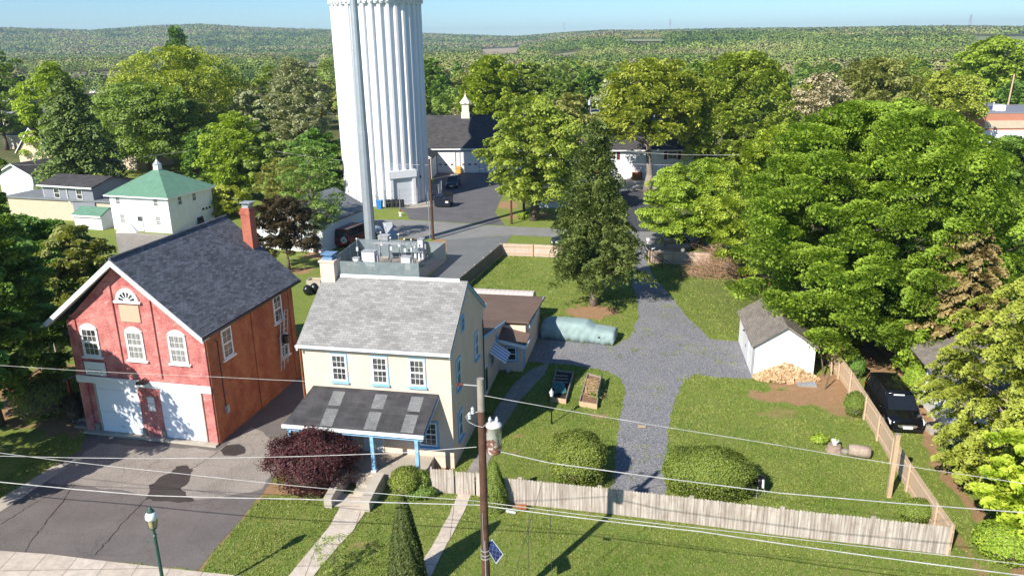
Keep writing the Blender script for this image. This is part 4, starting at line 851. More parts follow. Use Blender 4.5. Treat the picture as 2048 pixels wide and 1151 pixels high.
for s_ in (0, 1):
    ya, yb_ = (-.3, L2 / 2) if s_ == 0 else (L2 / 2, L2 + .3)
    za, zb_ = (E2 - .05, P2 + .06) if s_ == 0 else (P2 + .06, E2 - .05)
    mb.hexa([(.003, ya, za - .22), (.105, ya, za - .22), (.105, yb_, zb_ - .22), (.003, yb_, zb_ - .22), (.003, ya, za - .11), (.105, ya, za - .11), (.105, yb_, zb_ - .11), (.003, yb_, zb_ - .11)])
mb.build('rake_board', MT['blue'], ho)
mb = MB(); mb.box(-W2 - .14, .12, -.42, -.29, E2 - .14, E2 - .02); mb.box(-W2 - .1, -W2 - .02, -.4, -.3, E2 - .3, E2 - .14); mb.build('gutter', MT['trim'], ho)
mb = MB(); mb.box(-W2 - .1, .08, -.285, -.002, E2 - .22, E2 - .13); mb.build('fascia', MT['blue'], ho)
mb = MB(); mb.box(.003, .09, L2 + .1, L2 + .19, E2 - .4, E2 - .2); mb.lathe([(.06, 0), (.07, .08), (.02, .12)], (.12, L2 + .25, E2 - .1), 8); mb.build('gutter_end', MT['trim'], ho)
mb = MB(); mb.tube([(-W2 - .06, -.06, E2 - .3), (-W2 - .06, -.06, .2)], .045); mb.build('downspout', MT['rust'], ho)
mb = MB(); mb.tube([(.05, L2 - .35, 5.9), (.06, L2 - .35, .4)], .03); mb.tube([(.05, L2 - .2, 5.6), (.06, L2 - .22, 2.0)], .015); mb.build('service_cable', MT['wire_dark'], ho)
for x, g_ in ((-6.05, 'curtain'), (-3.8, 'curtain'), (-1.78, 'curtain')): window(ho, TF(0), x, 5.42, .86, 1.5, 'trim', 'blue', 'glass', 3, 4, 0, True, .09, sw=.045)
window(ho, TF(0), -1.35, 1.95, .95, 1.35, 'trim', 'blue', 'glass', 3, 4, 0, True, .07)
window(ho, TF(0), -6.3, 1.95, .95, 1.35, 'trim', 'blue', 'glass', 3, 4, 0, True, .07)
for y, z, hh in ((1.45, 4.9, 1.5), (1.45, 1.9, 1.4)): window(ho, TR(0), y, z, .8, hh, 'trim', 'blue', 'glass', 2, 2, 0, True, .07)
window(ho, TR(0), 2.6, 7.25, .5, .72, 'blue', 'blue', 'glass', 1, 2, 0, False, .07)
window(ho, TR(0), 5.5, 4.9, .8, 1.4, 'trim', 'blue', 'glass', 2, 2, 0, True, .07)
mb = MB(); mb.box(-W2 - .1, -W2 + .72, L2 / 2 - .42, L2 / 2 + .42, 7.6, 10.15); mb.box(-W2 - .16, -W2 + .78, L2 / 2 - .48, L2 / 2 + .48, 10.15, 10.25); ch = mb.build('chimney', MT['stucco'], ho)
mb = MB(); mb.box(-W2 + .02, -W2 + .6, L2 / 2 - .3, L2 / 2 + .3, 10.25, 10.42); mb.box(-W2 - .05, -W2 + .67, L2 / 2 - .37, L2 / 2 + .37, 10.55, 10.6); mb.box(-W2 + .1, -W2 + .5, L2 / 2 - .2, L2 / 2 + .2, 10.42, 10.55); mb.build('chimney_cap', plain('blue_metal_cap', (.20, .33, .50), .4, .2, metal=.4), ch)
# porch
PZ = .62; PY = -1.85
mb = MB(); slab(mb, (-8.45, -2.1, 2.98), (-.95, -2.1, 2.98), (-.68, -.004, 4.28), (-7.62, -.004, 4.28), .1); pr = mb.build('porch_roof', MT['porchroof'], ho)
for x in (-6.15, -3.78, -1.82):
    mb = MB()
    for t0, t1 in ((.04, .46), (.54, .90)):
        P = [(x - .33, t0), (x + .33, t0), (x + .33, t1), (x - .33, t1)]
        pts = [(a_ + (.25 if a_ > -5 else .35) * b_ * .3, -2.1 + 2.096 * b_, 2.98 + 1.3 * b_ + .005) for a_, b_ in P]; mb.ext(pts, (0, -.003, .005))
    mb.build('patch', MT['patch'], pr)
mb = MB(); mb.box(-8.5, -.9, -2.22, -2.11, 2.84, 3.0); mb.box(-8.5, -8.38, -2.11, -2.0, 2.75, 2.95); mb.build('porch_gutter', MT['trim'], ho)
mb = MB(); mb.box(-8.35, -1.0, -2.02, -1.88, 2.62, 2.82); mb.hexa([(-.98, -2.05, 2.75), (-.92, -2.05, 2.75), (-.66, -.01, 4.05), (-.72, -.01, 4.05), (-.98, -2.05, 2.88), (-.92, -2.05, 2.88), (-.66, -.01, 4.18), (-.72, -.01, 4.18)]); mb.build('porch_beam', MT['blue'], ho)
for x in (-8.2, -5.75, -3.72, -1.35):
    mb = MB(); mb.box(x - .09, x + .09, -2.04, -1.86, PZ + .12, 2.62); pp = mb.build('porch_post', MT['blue'], ho); mb = MB(); mb.box(x - .13, x + .13, -2.08, -1.82, PZ, PZ + .118); mb.build('post_base', MT['trim'], pp)
mb = MB(); mb.box(-8.4, -1.1, -2.25, -.003, 0, PZ); mb.build('porch_floor', MT['concrete'], ho)
mb = MB(); mb.box(-4.35, -3.2, -2.9, -2.252, 0, .42); mb.box(-4.35, -3.2, -3.3, -2.902, 0, .22); mb.build('porch_steps', MT['concrete'], ho)
mb = MB(); mb.box(-4.9, -4.0, -.045, -.003, PZ + .01, 2.65); dr = mb.build('front_door', MT['white'], ho); mb = MB(); mb.box(-4.75, -4.15, -.06, -.046, 1.55, 2.45); mb.build('door_pane', MT['glass'], dr); mb = MB(); mb.box(-5.02, -4.902, -.05, -.003, PZ + .01, 2.75); mb.box(-3.998, -3.88, -.05, -.003, PZ + .01, 2.75); mb.build('door_frame', MT['trim'], dr)
mb = MB(); mb.box(-7.9, -7.0, -.6, -.2, PZ, PZ + .75); mb.build('porch_bench', MT['tanwood'], ho)
def stepwall(lab, x0, x1):
    t = empty('step_wall', wp(ho, (x0 + x1) / 2, -4.0, 0), ho.rotation_euler.z, lab, 'low wall'); w_ = (x1 - x0) / 2; mb = MB(); mb.ext([(-w_, -.6, 0), (-w_, 1.6, 0), (-w_, 1.6, .85), (-w_, .6, .75), (-w_, -.6, .55)], (x1 - x0, 0, 0)); mb.build('wall_body', MT['concrete'], t)
stepwall('low concrete wall on the left of the porch steps', -5.35, -4.95); stepwall('low concrete wall on the right of the porch steps', -3.5, -3.0)
sheet('porch_landing', [wp(ho, -4.95, -4.5, 0), wp(ho, -3.5, -4.5, 0), wp(ho, -3.5, -3.3, 0), wp(ho, -4.95, -3.3, 0)], .05, WK, 0, world=True)
# rear wing
mb = MB(); mb.ext([(-.32, L2 + .002, 0), (-.32, 14.4, 0), (-.32, 14.4, 3.15), (-.32, L2 + .002, 4.5)], (-7.7, 0, 0)); mb.box(-8.02, 1.3, 14.402, 20.6, 0, 2.85); wg = mb.build('rear_wing', MT['stucco'], ho)
mb = MB(); slab(mb, (-8.2, L2 + .005, 4.62), (-.15, L2 + .005, 4.62), (-.15, 14.3, 3.22), (-8.2, 14.3, 3.22), .12); slab(mb, (-8.2, 14.303, 3.2), (1.55, 14.303, 3.2), (1.7, 20.9, 2.92), (-8.2, 20.9, 2.92), .12); mb.build('wing_roof', MT['roll_roof'], ho)
mb = MB(); mb.hexa([(-.13, L2 + .3, 4.36), (-.07, L2 + .3, 4.36), (-.07, 14.2, 3.06), (-.13, 14.2, 3.06), (-.13, L2 + .3, 4.56), (-.07, L2 + .3, 4.56), (-.07, 14.2, 3.24), (-.13, 14.2, 3.24)]); mb.box(1.56, 1.62, 14.35, 20.8, 2.75, 2.95); mb.build('wing_fascia', MT['blue'], ho)
mb = MB(); mb.box(-.318, 1.3, 13.1, 14.4, 0, 2.15); bp = mb.build('entry_bay', MT['stucco'], ho); mb = MB(); slab(mb, (-.3, 12.75, 2.5), (1.62, 12.75, 2.1), (1.62, 14.38, 2.35), (-.3, 14.38, 2.75), .09); mb.build('bay_roof', MT['roll_roof'], bp)
mb = MB(); mb.box(1.62, 1.7, 12.7, 14.4, 1.98, 2.12); mb.ext([(-.3, 12.74, 2.2), (1.62, 12.74, 1.85), (1.62, 12.74, 2.08), (-.3, 12.74, 2.44)], (0, -.04, 0)); mb.build('bay_gutter', MT['trim'], bp)
window(ho, TF(13.1), .55, 1.3, .66, .95, 'trim', 'blue', 'glass', 1, 2, 0, False, .06)
window(ho, TR(-.32), 12.3, 2.5, .45, .8, 'blue', 'blue', 'glass', 1, 1, 0, False, .06); window(ho, TR(-.32), 10.9, 1.9, .6, .9, 'blue', 'blue', 'glass', 1, 2, 0, False, .06)
mb = MB(); mb.box(-.318, -.28, 8.6, 9.45, .05, 2.1); dr = mb.build('side_door', MT['trim'], ho); mb = MB(); mb.box(-.279, -.265, 8.75, 9.3, .4, 1.95); mb.build('door_pane', MT['glass'], dr)
mb = MB(); mb.box(1.3, 1.34, 13.3, 14.1, .05, 2.0); mb.build('bay_door', MT['blue'], ho)
aw = MB(); 
for k in range(9):
    y0 = 10.05 + k * .2
    if k % 2 == 0: aw.hexa([(-.31, y0, 2.55), (.75, y0, 1.85), (.75, y0 + .2, 1.85), (-.31, y0 + .2, 2.55), (-.31, y0, 2.585), (.75, y0, 1.885), (.75, y0 + .2, 1.885), (-.31, y0 + .2, 2.585)])
a1_ = aw.build('awning', MT['trim'], ho); aw = MB()
for k in range(9):
    y0 = 10.05 + k * .2
    if k % 2: aw.hexa([(-.31, y0, 2.55), (.75, y0, 1.85), (.75, y0 + .2, 1.85), (-.31, y0 + .2, 2.55), (-.31, y0, 2.585), (.75, y0, 1.885), (.75, y0 + .2, 1.885), (-.31, y0 + .2, 2.585)])
aw.build('blue_stripes', plain('faded_blue', (.16, .27, .48), .7, .1), a1_)
mb = MB(); mb.cyl((-.7, 8.1, 4.3), (-.7, 8.1, 5.75), .13, n=12); mb.cyl((-.7, 8.1, 5.75), (-.7, 8.1, 5.9), .19, .15, n=12); mb.lathe([(.3, 0), (.28, .16), (.15, .2)], (-.7, 8.1, 4.35), 12); mb.build('stove_pipe', MT['steel'], ho)
t = empty('white_side_garage', wp(ho, -8.6, 10.5, 0), ho.rotation_euler.z, 'low white outbuilding with a grey roof between the two main buildings', 'outbuilding')
mb = MB(); mb.box(-1.6, .3, 0, 4.5, 0, 2.6); mb.build('walls', MT['white'], t); mb = MB(); mb.box(-1.7, .4, -.1, 4.6, 2.602, 2.72); mb.build('roof', MT['roll_grey'], t)

# half barrel metal shed
t = empty('arched_shed', wp(ho, -4.9, 22.2, 0), ho.rotation_euler.z, 'pale half barrel metal shed behind the brown wing roof', 'shed')
t.scale = (1, 1, 1.42); mb = MB(); n_ = 12; rings = []
for i in range(29):
    x = i * .19; rr_ = 1.15 + (.025 if i % 2 else 0); rings.append([(x, rr_ * math.cos(math.pi * k / n_) + 1.1, .9 + .75 * rr_ * math.sin(math.pi * k / n_)) for k in range(n_ + 1)])
mb.loft(rings); mb.build('arched_roof', plain('pale_sheet_metal', (.55, .47, .42), .55, .06, 1, grime=.1), t, False); mb = MB(); mb.box(.02, 5.3, 0.0, 2.2, 0, .9); mb.build('walls', MT['ribbed_white'], t)

# ---------------------------------------------------------------- white shed, firewood, pallet
OS = (19.89, 47.23); sh = empty('white_shed', (*OS, 0), R(-8.33), 'white shed with a grey brown shingle roof beside the firewood heap', 'shed')
w_, l_, h_, hp = 3.95, 6.4, 2.25, 3.6
mb = gable_walls(w_, l_, h_, hp); mb.build('walls', MT['cladboard'], sh)
for s_, nm in ((-1, 0), (1, 0)):
    xe = -w_ / 2 + s_ * (w_ / 2 + .22); ze = h_ - .22 * (hp - h_) / (w_ / 2); mb = MB(); slab(mb, (-w_ / 2 + s_ * .002, -.3, hp + .12), (xe, -.3, ze + .12), (xe, l_ + .3, ze + .12), (-w_ / 2 + s_ * .002, l_ + .3, hp + .12), .1); mb.build('roof', MT['shingle_brown'], sh)
mb = MB(); mb.box(-w_ - .02, -w_ + .1, -.02, -.002, 0, h_); mb.box(-w_ - .02, -w_ - .002, 0, .12, 0, h_); mb.build('corner_board', MT['steel'], sh)
mb = MB(); mb.box(-w_ - .035, -w_ - .002, 1.8, 4.2, .08, 2.0); dr = mb.build('door', MT['white'], sh); mb = MB(); mb.box(-w_ - .06, -w_ - .036, 2.96, 3.04, .9, 1.1); mb.build('handle', MT['black'], dr)
mb = MB(); mb.lathe([(.03, 0), (.12, .1), (.03, .14)], (-w_ - .2, 3.0, 2.05), 8); mb.cyl((-w_, 3.0, 2.1), (-w_ - .2, 3.0, 2.15), .02); mb.build('wall_lamp', MT['black'], sh)
fp = empty('firewood_heap', (*G(1570, 757)[:2], 0), R(-8), 'heap of split firewood against the white shed', 'firewood')
mb = MB()
def logpiece(mb, c, L, ang, tilt, r):
    d = np.array([math.cos(ang) * math.cos(tilt), math.sin(ang) * math.cos(tilt), math.sin(tilt)]) * L / 2; side = np.array([-math.sin(ang), math.cos(ang), 0.]); upv = np.cross(d / np.linalg.norm(d), side); rot = random.uniform(0, 6.28)
    tri = [(side * math.cos(rot + k) + upv * math.sin(rot + k)) * r * random.uniform(.7, 1.3) for k in (0, 2.1, 4.2)]
    i = len(mb.v); mb.v += [tuple(np.array(c) - d + q) for q in tri] + [tuple(np.array(c) + d + q) for q in tri]
    mb.f += [(i, i + 2, i + 1), (i + 3, i + 4, i + 5), (i, i + 1, i + 4, i + 3), (i + 1, i + 2, i + 5, i + 4), (i + 2, i, i + 3, i + 5)]
M2 = [MB(), MB()]
for i in range(900):
    a_ = random.uniform(0, 6.28); r_ = random.random() ** .55; x = math.cos(a_) * r_ * 2.1; y = math.sin(a_) * r_ * .8; z = (1 - r_) * 1.05 * random.uniform(.75, 1.05) + .06; logpiece(M2[i % 2], (x, y, z), random.uniform(.3, .45), random.uniform(0, 6.28), random.gauss(0, .5), random.uniform(.045, .085))
for k, m_ in enumerate(M2): tag(m_.build('logs', MT['log'] if k == 0 else plain('pale_firewood', (.62, .44, .26), .9, .3, 5, grime=.3), fp), kind='stuff')
t = empty('pallet', (*G(1613, 770)[:2], 0), R(-8), 'small grey blue wooden pallet in front of the firewood heap', 'pallet'); mb = MB()
for k in range(6): mb.box(-.6 + k * .2, -.45 + k * .2, -.3, .3, .12, .14)
mb.build('deck', plain('blue_grey_wood', (.28, .32, .36), .8), t); mb = MB()
for y in (-.3, -.04, .22): mb.box(-.6, .6, y, y + .08, 0, .12)
mb.build('stringers', MT['wood_grey'], t)
for k, (px, py, lab) in enumerate(((1648, 752, 'leaning dark board right of the white shed'), (1662, 750, 'pale curved plank leaning right of the shed'), (1650, 778, 'thin stick leaning beside the firewood heap'))):
    b = G(px, py); mb = MB(); mb.cyl((b[0], b[1], 0), (b[0] - .25 + .3 * k, b[1] + .3, 1.5 - .2 * k), .06, .04, 6); tag(mb.build('plank', MT['tanwood'] if k == 1 else MT['bark']), lab, 'plank')

# ---------------------------------------------------------------- fences
def fence(label, pts, h, mat, postmat=None, world=False, post_step=2.4, board=.14, name='fence', scallop=True, back=1, rails=True, gap=.008, cat='fence', posts=True, split_board=None, jitter=.02):
    P = [np.array(p[:2], float) if world else G(*p)[:2] for p in pts]; t = empty(name, (P[0][0], P[0][1], 0), 0, label, cat); o = P[0]; mb = MB(); rl = MB(); np_ = 0
    for a_, b_ in zip(P[:-1], P[1:]):
        d = b_ - a_; L = np.linalg.norm(d); u = d / L; nn = np.array([-u[1], u[0]]) * back; s_ = 0
        while s_ < L - .01:
            w_ = min(board - gap, L - s_); q0 = a_ - o + u * s_; q1 = q0 + u * w_; z1 = h + random.uniform(-jitter, jitter); e_ = nn * -.018 ; lean = random.uniform(-1, 1) * jitter * .3
            if scallop: pf = [(0, .03), (1, .03), (1, z1 - .05), (.72, z1), (.28, z1), (0, z1 - .05)]
            else: pf = [(0, .03), (1, .03), (1, z1), (0, z1)]
            pts3 = [(q0[0] + (q1[0] - q0[0]) * f_ + u[0] * lean * z_, q0[1] + (q1[1] - q0[1]) * f_ + u[1] * lean * z_, z_) for f_, z_ in pf]; mb.ext(pts3, (e_[0], e_[1], 0)); s_ += board
        if rails:
            for z in (h * .22, h * .78): c0 = a_ - o + nn * .002; c1 = b_ - o + nn * .002; rl.hexa([(*c0, z - .045), (*c1, z - .045), (*(c1 + nn * .04), z - .045), (*(c0 + nn * .04), z - .045), (*c0, z + .045), (*c1, z + .045), (*(c1 + nn * .04), z + .045), (*(c0 + nn * .04), z + .045)])
        if posts:
            n_ = max(1, int(L / post_step))
            for k in range(n_ + 1):
                c = a_ - o + u * min(L - .05, max(.05, L * k / n_)) + nn * .09; m_ = MB(); m_.box(-.045, .045, -.045, .045, 0, h + .03); m_.v = [(v[0] * u[0] - v[1] * u[1] + c[0], v[0] * u[1] + v[1] * u[0] + c[1], v[2]) for v in m_.v]; m_.build('post', MT[postmat or mat], t)
    mb.build('boards', MT[mat], t)
    if rails: rl.build('rails', MT[postmat or mat], t)
    return t
fence('weathered grey picket fence along the front lawn, right of the utility pole', [(1000, 1004), (1040, 1008), (1198, 1025), (1380, 1047), (1560, 1070), (1740, 1090), (1896, 1109)], 1.42, 'picket', back=1)
fence('short weathered picket fence between the porch bush and the gate', [(862, 984), (909, 987)], 1.38, 'picket')
gt = fence('closed weathered picket gate across the side path', [(912, 987.3), (950, 990.5)], 1.3, 'picket', name='gate', cat='gate', posts=False)
fence('short weathered picket stretch right of the side path gate', [(953, 991), (975, 998)], 1.38, 'picket', posts=False)
fence('tan board fence running back from the front corner beside the minivan', [(1899, 1110), (1868, 1065), (1815, 982), (1756, 880), (1730, 838), (1700, 788), (1678, 757), (1640, 715)], 1.5, 'tanfence', back=1, scallop=False, board=.3, gap=.004, jitter=.004)
fence('pale board fence at the back street, left of the spruce', [(1003, 511), (1065, 513), (1140, 517)], 1.35, 'pinkfence', 'tanwood', back=-1, jitter=.01)
fence('pale board fence at the back street, right of the gravel drive', [(1296, 526), (1345, 528), (1420, 532)], 1.35, 'pinkfence', 'tanwood', back=-1, jitter=.01)
fence('shaded grey board fence along the equipment lane', [(1003, 511), (985, 527), (952, 556), (915, 588), (905, 600)], 1.35, 'darkfence', 'picket', back=-1, jitter=.01)
fence('old dark board fence behind the shed and maple', [(1640, 716), (1600, 660), (1580, 600)], 1.4, 'darkfence', back=1)
# open metal gate
g0 = G(1293, 523); g1 = G(1303, 540); t = empty('metal_gate', (g0[0], g0[1], 0), 0, 'open black metal gate leaf at the top of the gravel drive', 'gate'); d = np.array([1.0, -3.2]); mb = MB()
for z in (.2, 1.5): mb.cyl((0, 0, z), (d[0], d[1], z), .035)
for k in range(15): mb.cyl((d[0] * k / 14, d[1] * k / 14, .2), (d[0] * k / 14, d[1] * k / 14, 1.5), .018 if k % 14 else .04, n=5)
mb.build('bars', MT['black'], t); mb = MB(); mb.cyl((0, 0, 1.4), (2.6, -2.4, .05), .03); mb.cyl((0.3, -1, 1.0), (2.2, -2.5, .05), .03); mb.build('brace', MT['black'], t)
b = G(1295, 497); mb = MB(); mb.box(b[0] - .06, b[0] + .06, b[1] - .06, b[1] + .06, 0, .9); mb.box(b[0] - .14, b[0] + .14, b[1] - .2, b[1] + .2, .9, 1.15); tag(mb.build('mailbox', MT['trim']), 'small white mailbox at the top of the gravel drive', 'mailbox')

# equipment compound
CP = [np.array(q) for q in ((-17.45, 71.6), (-8.75, 70.2), (-6.85, 78.1), (-16.3, 80.2))]
pf = empty('privacy_fence', (*CP[0], 0), 0, 'grey green screened fence around the mast equipment', 'fence'); mb = MB(); ps = MB()
for a_, b_ in zip(CP, CP[1:] + CP[:1]):
    d = b_ - a_; L = np.linalg.norm(d); u = d / L; n_ = int(L / 2.4); nn = np.array([-u[1], u[0]])
    mb.face((*(a_ - CP[0]), .05), (*(b_ - CP[0]), .05), (*(b_ - CP[0]), 1.95), (*(a_ - CP[0]), 1.95))
    for k in range(n_ + 1): c = a_ - CP[0] + d * k / n_ + nn * .05; ps.cyl((*c, 0), (*c, 2.02), .035, n=6)
    for z in (.1, 1.9): ps.cyl((*(a_ - CP[0] + nn * .03), z), (*(b_ - CP[0] + nn * .03), z), .025, n=5)
mb.build('screen', MT['privacy'], pf); ps.build('posts', MT['galv'], pf)
sheet('compound_gravel', [CP[0] + [.05, .05], CP[1] + [-.05, .05], CP[2], CP[3]], .02, plain('compound_stone', (.26, .22, .20), .95, .25, 3, bump=.4), 0, world=True)
# mast
mc = G(743, 506); mast = empty('steel_mast', (mc[0], mc[1], 0), 0, 'tall tapered galvanised steel mast rising above the photo', 'mast')
zc = PR(*mc)[2]; mb = MB(); segs = [(0, .60), (13, .50), (13.01, .47), (28, .37), (40, .30)]
mb.lathe([(r_, z_) for z_, r_ in segs], n=12); mb.build('shaft', MT['galv'], mast)
mb = MB(); mb.lathe([(.85, 0), (.85, .08), (.66, .1), (.62, .25)], n=16); mb.build('base_plate', MT['galv'], mast)
def inC(px, py, z=0): return G(px, py, z)
def cabinet(lab, px, py, w_, d_, h_, m_='white', rz=-11, roofm=None):
    b = G(px, py); t = empty('equipment_cabinet', (b[0], b[1], 0), R(rz), lab, 'cabinet'); mb = MB(); mb.box(-w_ / 2, w_ / 2, 0, d_, .12, h_); bd = mb.build('body', MT[m_], t, bevel=.02)
    mb = MB(); mb.box(-w_ / 2 - .04, w_ / 2 + .04, -.05, d_ + .04, h_ + .002, h_ + .07); mb.build('lid', MT['steel'] if not roofm else MT[roofm], t); mb = MB(); mb.box(-w_ / 2 + .06, -.01, -.02, -.002, .25, h_ - .12); mb.box(.01, w_ / 2 - .06, -.02, -.002, .25, h_ - .12); dr = mb.build('doors', MT[m_], t); mb = MB(); mb.box(w_ / 2, w_ / 2 + .25, d_ * .3, d_ * .7, h_ * .35, h_ * .8); mb.build('vent', MT['steel'], t); mb = MB(); mb.box(-w_ / 2 - .1, w_ / 2 + .1, -.15, d_ + .1, 0, .12); mb.build('plinth', MT['concrete'], t)
cabinet('large white cabinet at the foot of the mast', 738, 541, 1.35, .9, 1.9); cabinet('white cabinet below the cable bridge near the compound front', 812, 541, .95, .7, 1.35); cabinet('tall white rounded cabinet at the right of the compound', 842, 523, .55, .8, 2.3); cabinet('grey equipment box behind the mast foot', 768, 515, 1.1, .9, 2.3, 'steel'); cabinet('small white box at the left of the compound', 712, 536, .6, .5, 1.0)
ib = G(795, 528); t = empty('cable_bridge', (ib[0], ib[1], 0), R(-9), 'steel cable bridge on posts inside the compound', 'cable bridge')
mb = MB()
for y in (-.3, .3): mb.box(-2.4, 2.2, y - .03, y + .03, 2.15, 2.22)
for k in range(16): mb.box(-2.4 + k * .3, -2.35 + k * .3, -.27, .27, 2.16, 2.2)
mb.box(-2.4, 2.2, -.2, .2, 2.24, 2.27); mb.build('tray', MT['steel'], t)
for x in (-2.2, -.8, .6, 2.0):
    for y in (-.3, .3): mb = MB(); mb.cyl((x, y, 0), (x, y, 2.15), .04, n=6); mb.build('post', MT['galv'], t)
for k, (px, py, h_) in enumerate(((765, 520, 2.9), (784, 528, 2.7), (800, 520, 2.7), (812, 533, 2.8), (825, 528, 2.5), (832, 538, 2.2), (717, 528, 2.6), (775, 510, 3.2))):
    b = G(px, py); t = empty('antenna_post', (b[0], b[1], 0), 0, 'thin steel post in the mast compound, ' + ['rearmost left of the cable bridge', 'second from the mast foot', 'midway behind the cable bridge', 'in front of the cable bridge middle', 'tall one near the right cabinet', 'shortest, by the front right cabinet', 'leftmost by the compound fence', 'tallest, right behind the mast'][k], 'post', 'thin posts in the mast compound'); mb = MB(); mb.cyl((0, 0, 0), (0, 0, h_), .035, n=6); mb.build('pole', MT['galv'], t); mb = MB(); mb.box(-.1, .1, -.12, -.04, h_ * .55, h_ * .55 + .4); mb.lathe([(.02, 0), (.09, .04), (.09, .14), (.02, .18)], (0, 0, h_), 8); mb.build('box', MT['trim'], t)
b = G(785, 495); mb = MB(); t = empty('tilted_frame', (b[0], b[1], 0), R(10), 'tilted grey sheet frame beside the mast', 'sheet frame'); mb.hexa([(-.5, 0, .9), (.5, 0, .9), (.5, .08, .9), (-.5, .08, .9), (-.9, 1.4, 2.6), (.1, 1.4, 2.6), (.1, 1.48, 2.6), (-.9, 1.48, 2.6)]); mb.build('sheet', MT['steel'], t); mb = MB(); mb.cyl((-.4, .5, 0), (-.6, 1.2, 2.3), .04); mb.cyl((.3, .5, 0), (.1, 1.2, 2.3), .04); mb.build('legs', MT['steel'], t)
# junk behind the house ridge
for (px, py, z, lab, cat, nm, m_, dims) in ((708, 556, 0, 'tan tarpaulin heap behind the ridge of the cream house', 'tarpaulin', 'tarpaulin', 'tanwood', (1.6, 1, 1.5)), (667, 548, 0, 'heap of broken bricks beside the compound corner', 'brick heap', 'brick_heap', 'brickred', (1.3, .9, .9))):
    b = G(px, py); mb = MB(); rg = []
    for k in range(7):
        f_ = math.cos(k / 6 * 1.5); rg.append([(b[0] + dims[0] * f_ * math.cos(q) * random.uniform(.8, 1.15), b[1] + dims[1] * f_ * math.sin(q) * random.uniform(.8, 1.15), dims[2] * math.sin(k / 6 * 1.5) * random.uniform(.9, 1.05)) for q in np.linspace(0, 6.28, 13)[:-1]])
    mb.loft(rg); tag(mb.build(nm, MT[m_]), lab, cat)
a_ = G(722, 556); t = empty('wheelbarrow', (a_[0], a_[1], 0), R(-15), 'long black trailer frame with a red end behind the house ridge', 'trailer'); mb = MB(); mb.box(0, 4.2, -.4, -.3, 1.0, 1.1); mb.box(0, 4.2, .3, .4, 1.0, 1.1)
for k in range(8): mb.box(.1 + k * .55, .2 + k * .55, -.3, .3, 1.0, 1.08)
mb.hexa([(0, -.4, 1.1), (.5, -.4, 1.1), (.5, .4, 1.1), (0, .4, 1.1), (-.3, -.4, 1.7), (.1, -.4, 1.7), (.1, .4, 1.7), (-.3, .4, 1.7)]); t.name = 'trailer_frame'; mb.build('chassis', MT['black'], t); mb = MB(); mb.box(4.2, 4.5, -.4, .4, .8, 1.6); mb.build('red_end', MT['red_paint'], t); mb = MB(); mb.cyl((1.2, -.5, .4), (1.2, .5, .4), .4, n=14); mb.cyl((3.2, -.5, .4), (3.2, .5, .4), .4, n=14); mb.build('wheels', MT['rubber'], t)
for k, (px, py) in enumerate(((616, 590), (630, 586))):
    b = G(px, py); mb = MB(); rg = []
    for q in range(8):
        f_ = math.sin((q + .3) / 7.6 * math.pi) ** .6; rg.append([(b[0] + .42 * f_ * math.cos(x) * random.uniform(.85, 1.1), b[1] + .4 * f_ * math.sin(x) * random.uniform(.85, 1.1), .02 + q / 7 * .95) for x in np.linspace(0, 6.28, 11)[:-1]])
    mb.loft(rg); tag(mb.build('rubbish_bag', MT['black'], None, True), 'black rubbish bag on the lawn left of the cream chimney, %s one' % ('left' if k == 0 else 'right'), 'bag')
b = G(632, 572); t = empty('planter_box', (b[0], b[1], 0), R(-11), 'square concrete planter behind the black rubbish bags', 'planter'); mb = MB()
for q in ((-.7, .7, -.5, -.4), (-.7, .7, .4, .5), (-.7, -.6, -.398, .398), (.6, .7, -.398, .398)): mb.box(*q, 0, .7)
mb.build('sides', MT['concrete'], t); mb = MB(); mb.box(-.6, .6, -.4, .4, 0, .55); mb.build('fill', MT['tanwood'], t)

# ---------------------------------------------------------------- water tower
tc_ = (-18.1, 113.2); tw = empty('water_tower', (*tc_, 0), 0, 'huge white fluted cylindrical water tower behind the steel mast', 'water tower')
mb = MB(); NF = 34; prof = []
for k in range(NF):
    a0 = 2 * math.pi * k / NF; w_ = 2 * math.pi / NF
    for f_, r_ in ((0, 5.86), (.40, 5.84), (.48, 6.12), (.56, 6.2), (.84, 6.2), (.93, 6.12)): prof.append((a0 + f_ * w_, r_))
ringz = lambda z, add=0: [((r_ + add) * math.cos(q), (r_ + add) * math.sin(q), z) for q, r_ in prof]
mb.loft([ringz(0), ringz(9), ringz(18), ringz(26.75)]); 
def towermat():
    m = M('tower_paint'); mp = m.n('ShaderNodeMapping'); mp.inputs['Scale'].default_value = (2.6, 2.6, .09); x = m.n('ShaderNodeTexNoise'); x.inputs['Scale'].default_value = 1; x.inputs['Detail'].default_value = 6; m.l(m.tc.outputs['Object'], mp.inputs[0]); m.l(mp.outputs[0], x.inputs['Vector'])
    col = m.mix(m.ramp(x.outputs['Fac'], .45, .75, 0, .5), (.76, .77, .79), (.56, .56, .55)); col = m.mix(m.ramp(m.noise(.9, 7, .7), .6, .75, 0, .25), col, (.55, .50, .45)); return m.out(col, .5, None, 0, .3)
MT['towerwhite'] = towermat()
mb.build('fluted_shell', MT['towerwhite'], tw)
mb = MB(); mb.lathe([(6.25, 26.752), (6.3, 27.35), (6.45, 27.4), (6.45, 27.65), (6.3, 27.75), (6.6, 28.1)], n=56)
mb.build('cornice', MT['towerwhite'], tw)
mb = MB()
for k in range(56): q = 2 * math.pi * (k + .5) / 56; c, s_ = math.cos(q), math.sin(q); mb.hexa([(6.32 * c - .12 * -s_ * u0, 6.32 * s_ - .12 * c * u0, z) if 0 else (r_ * c - s_ * u0, r_ * s_ + c * u0, z) for z in (26.95, 27.33) for r_, u0 in ((6.28, -.15), (6.46, -.15), (6.46, .15), (6.28, .15))])
mb.build('dentils', MT['towerwhite'], tw)
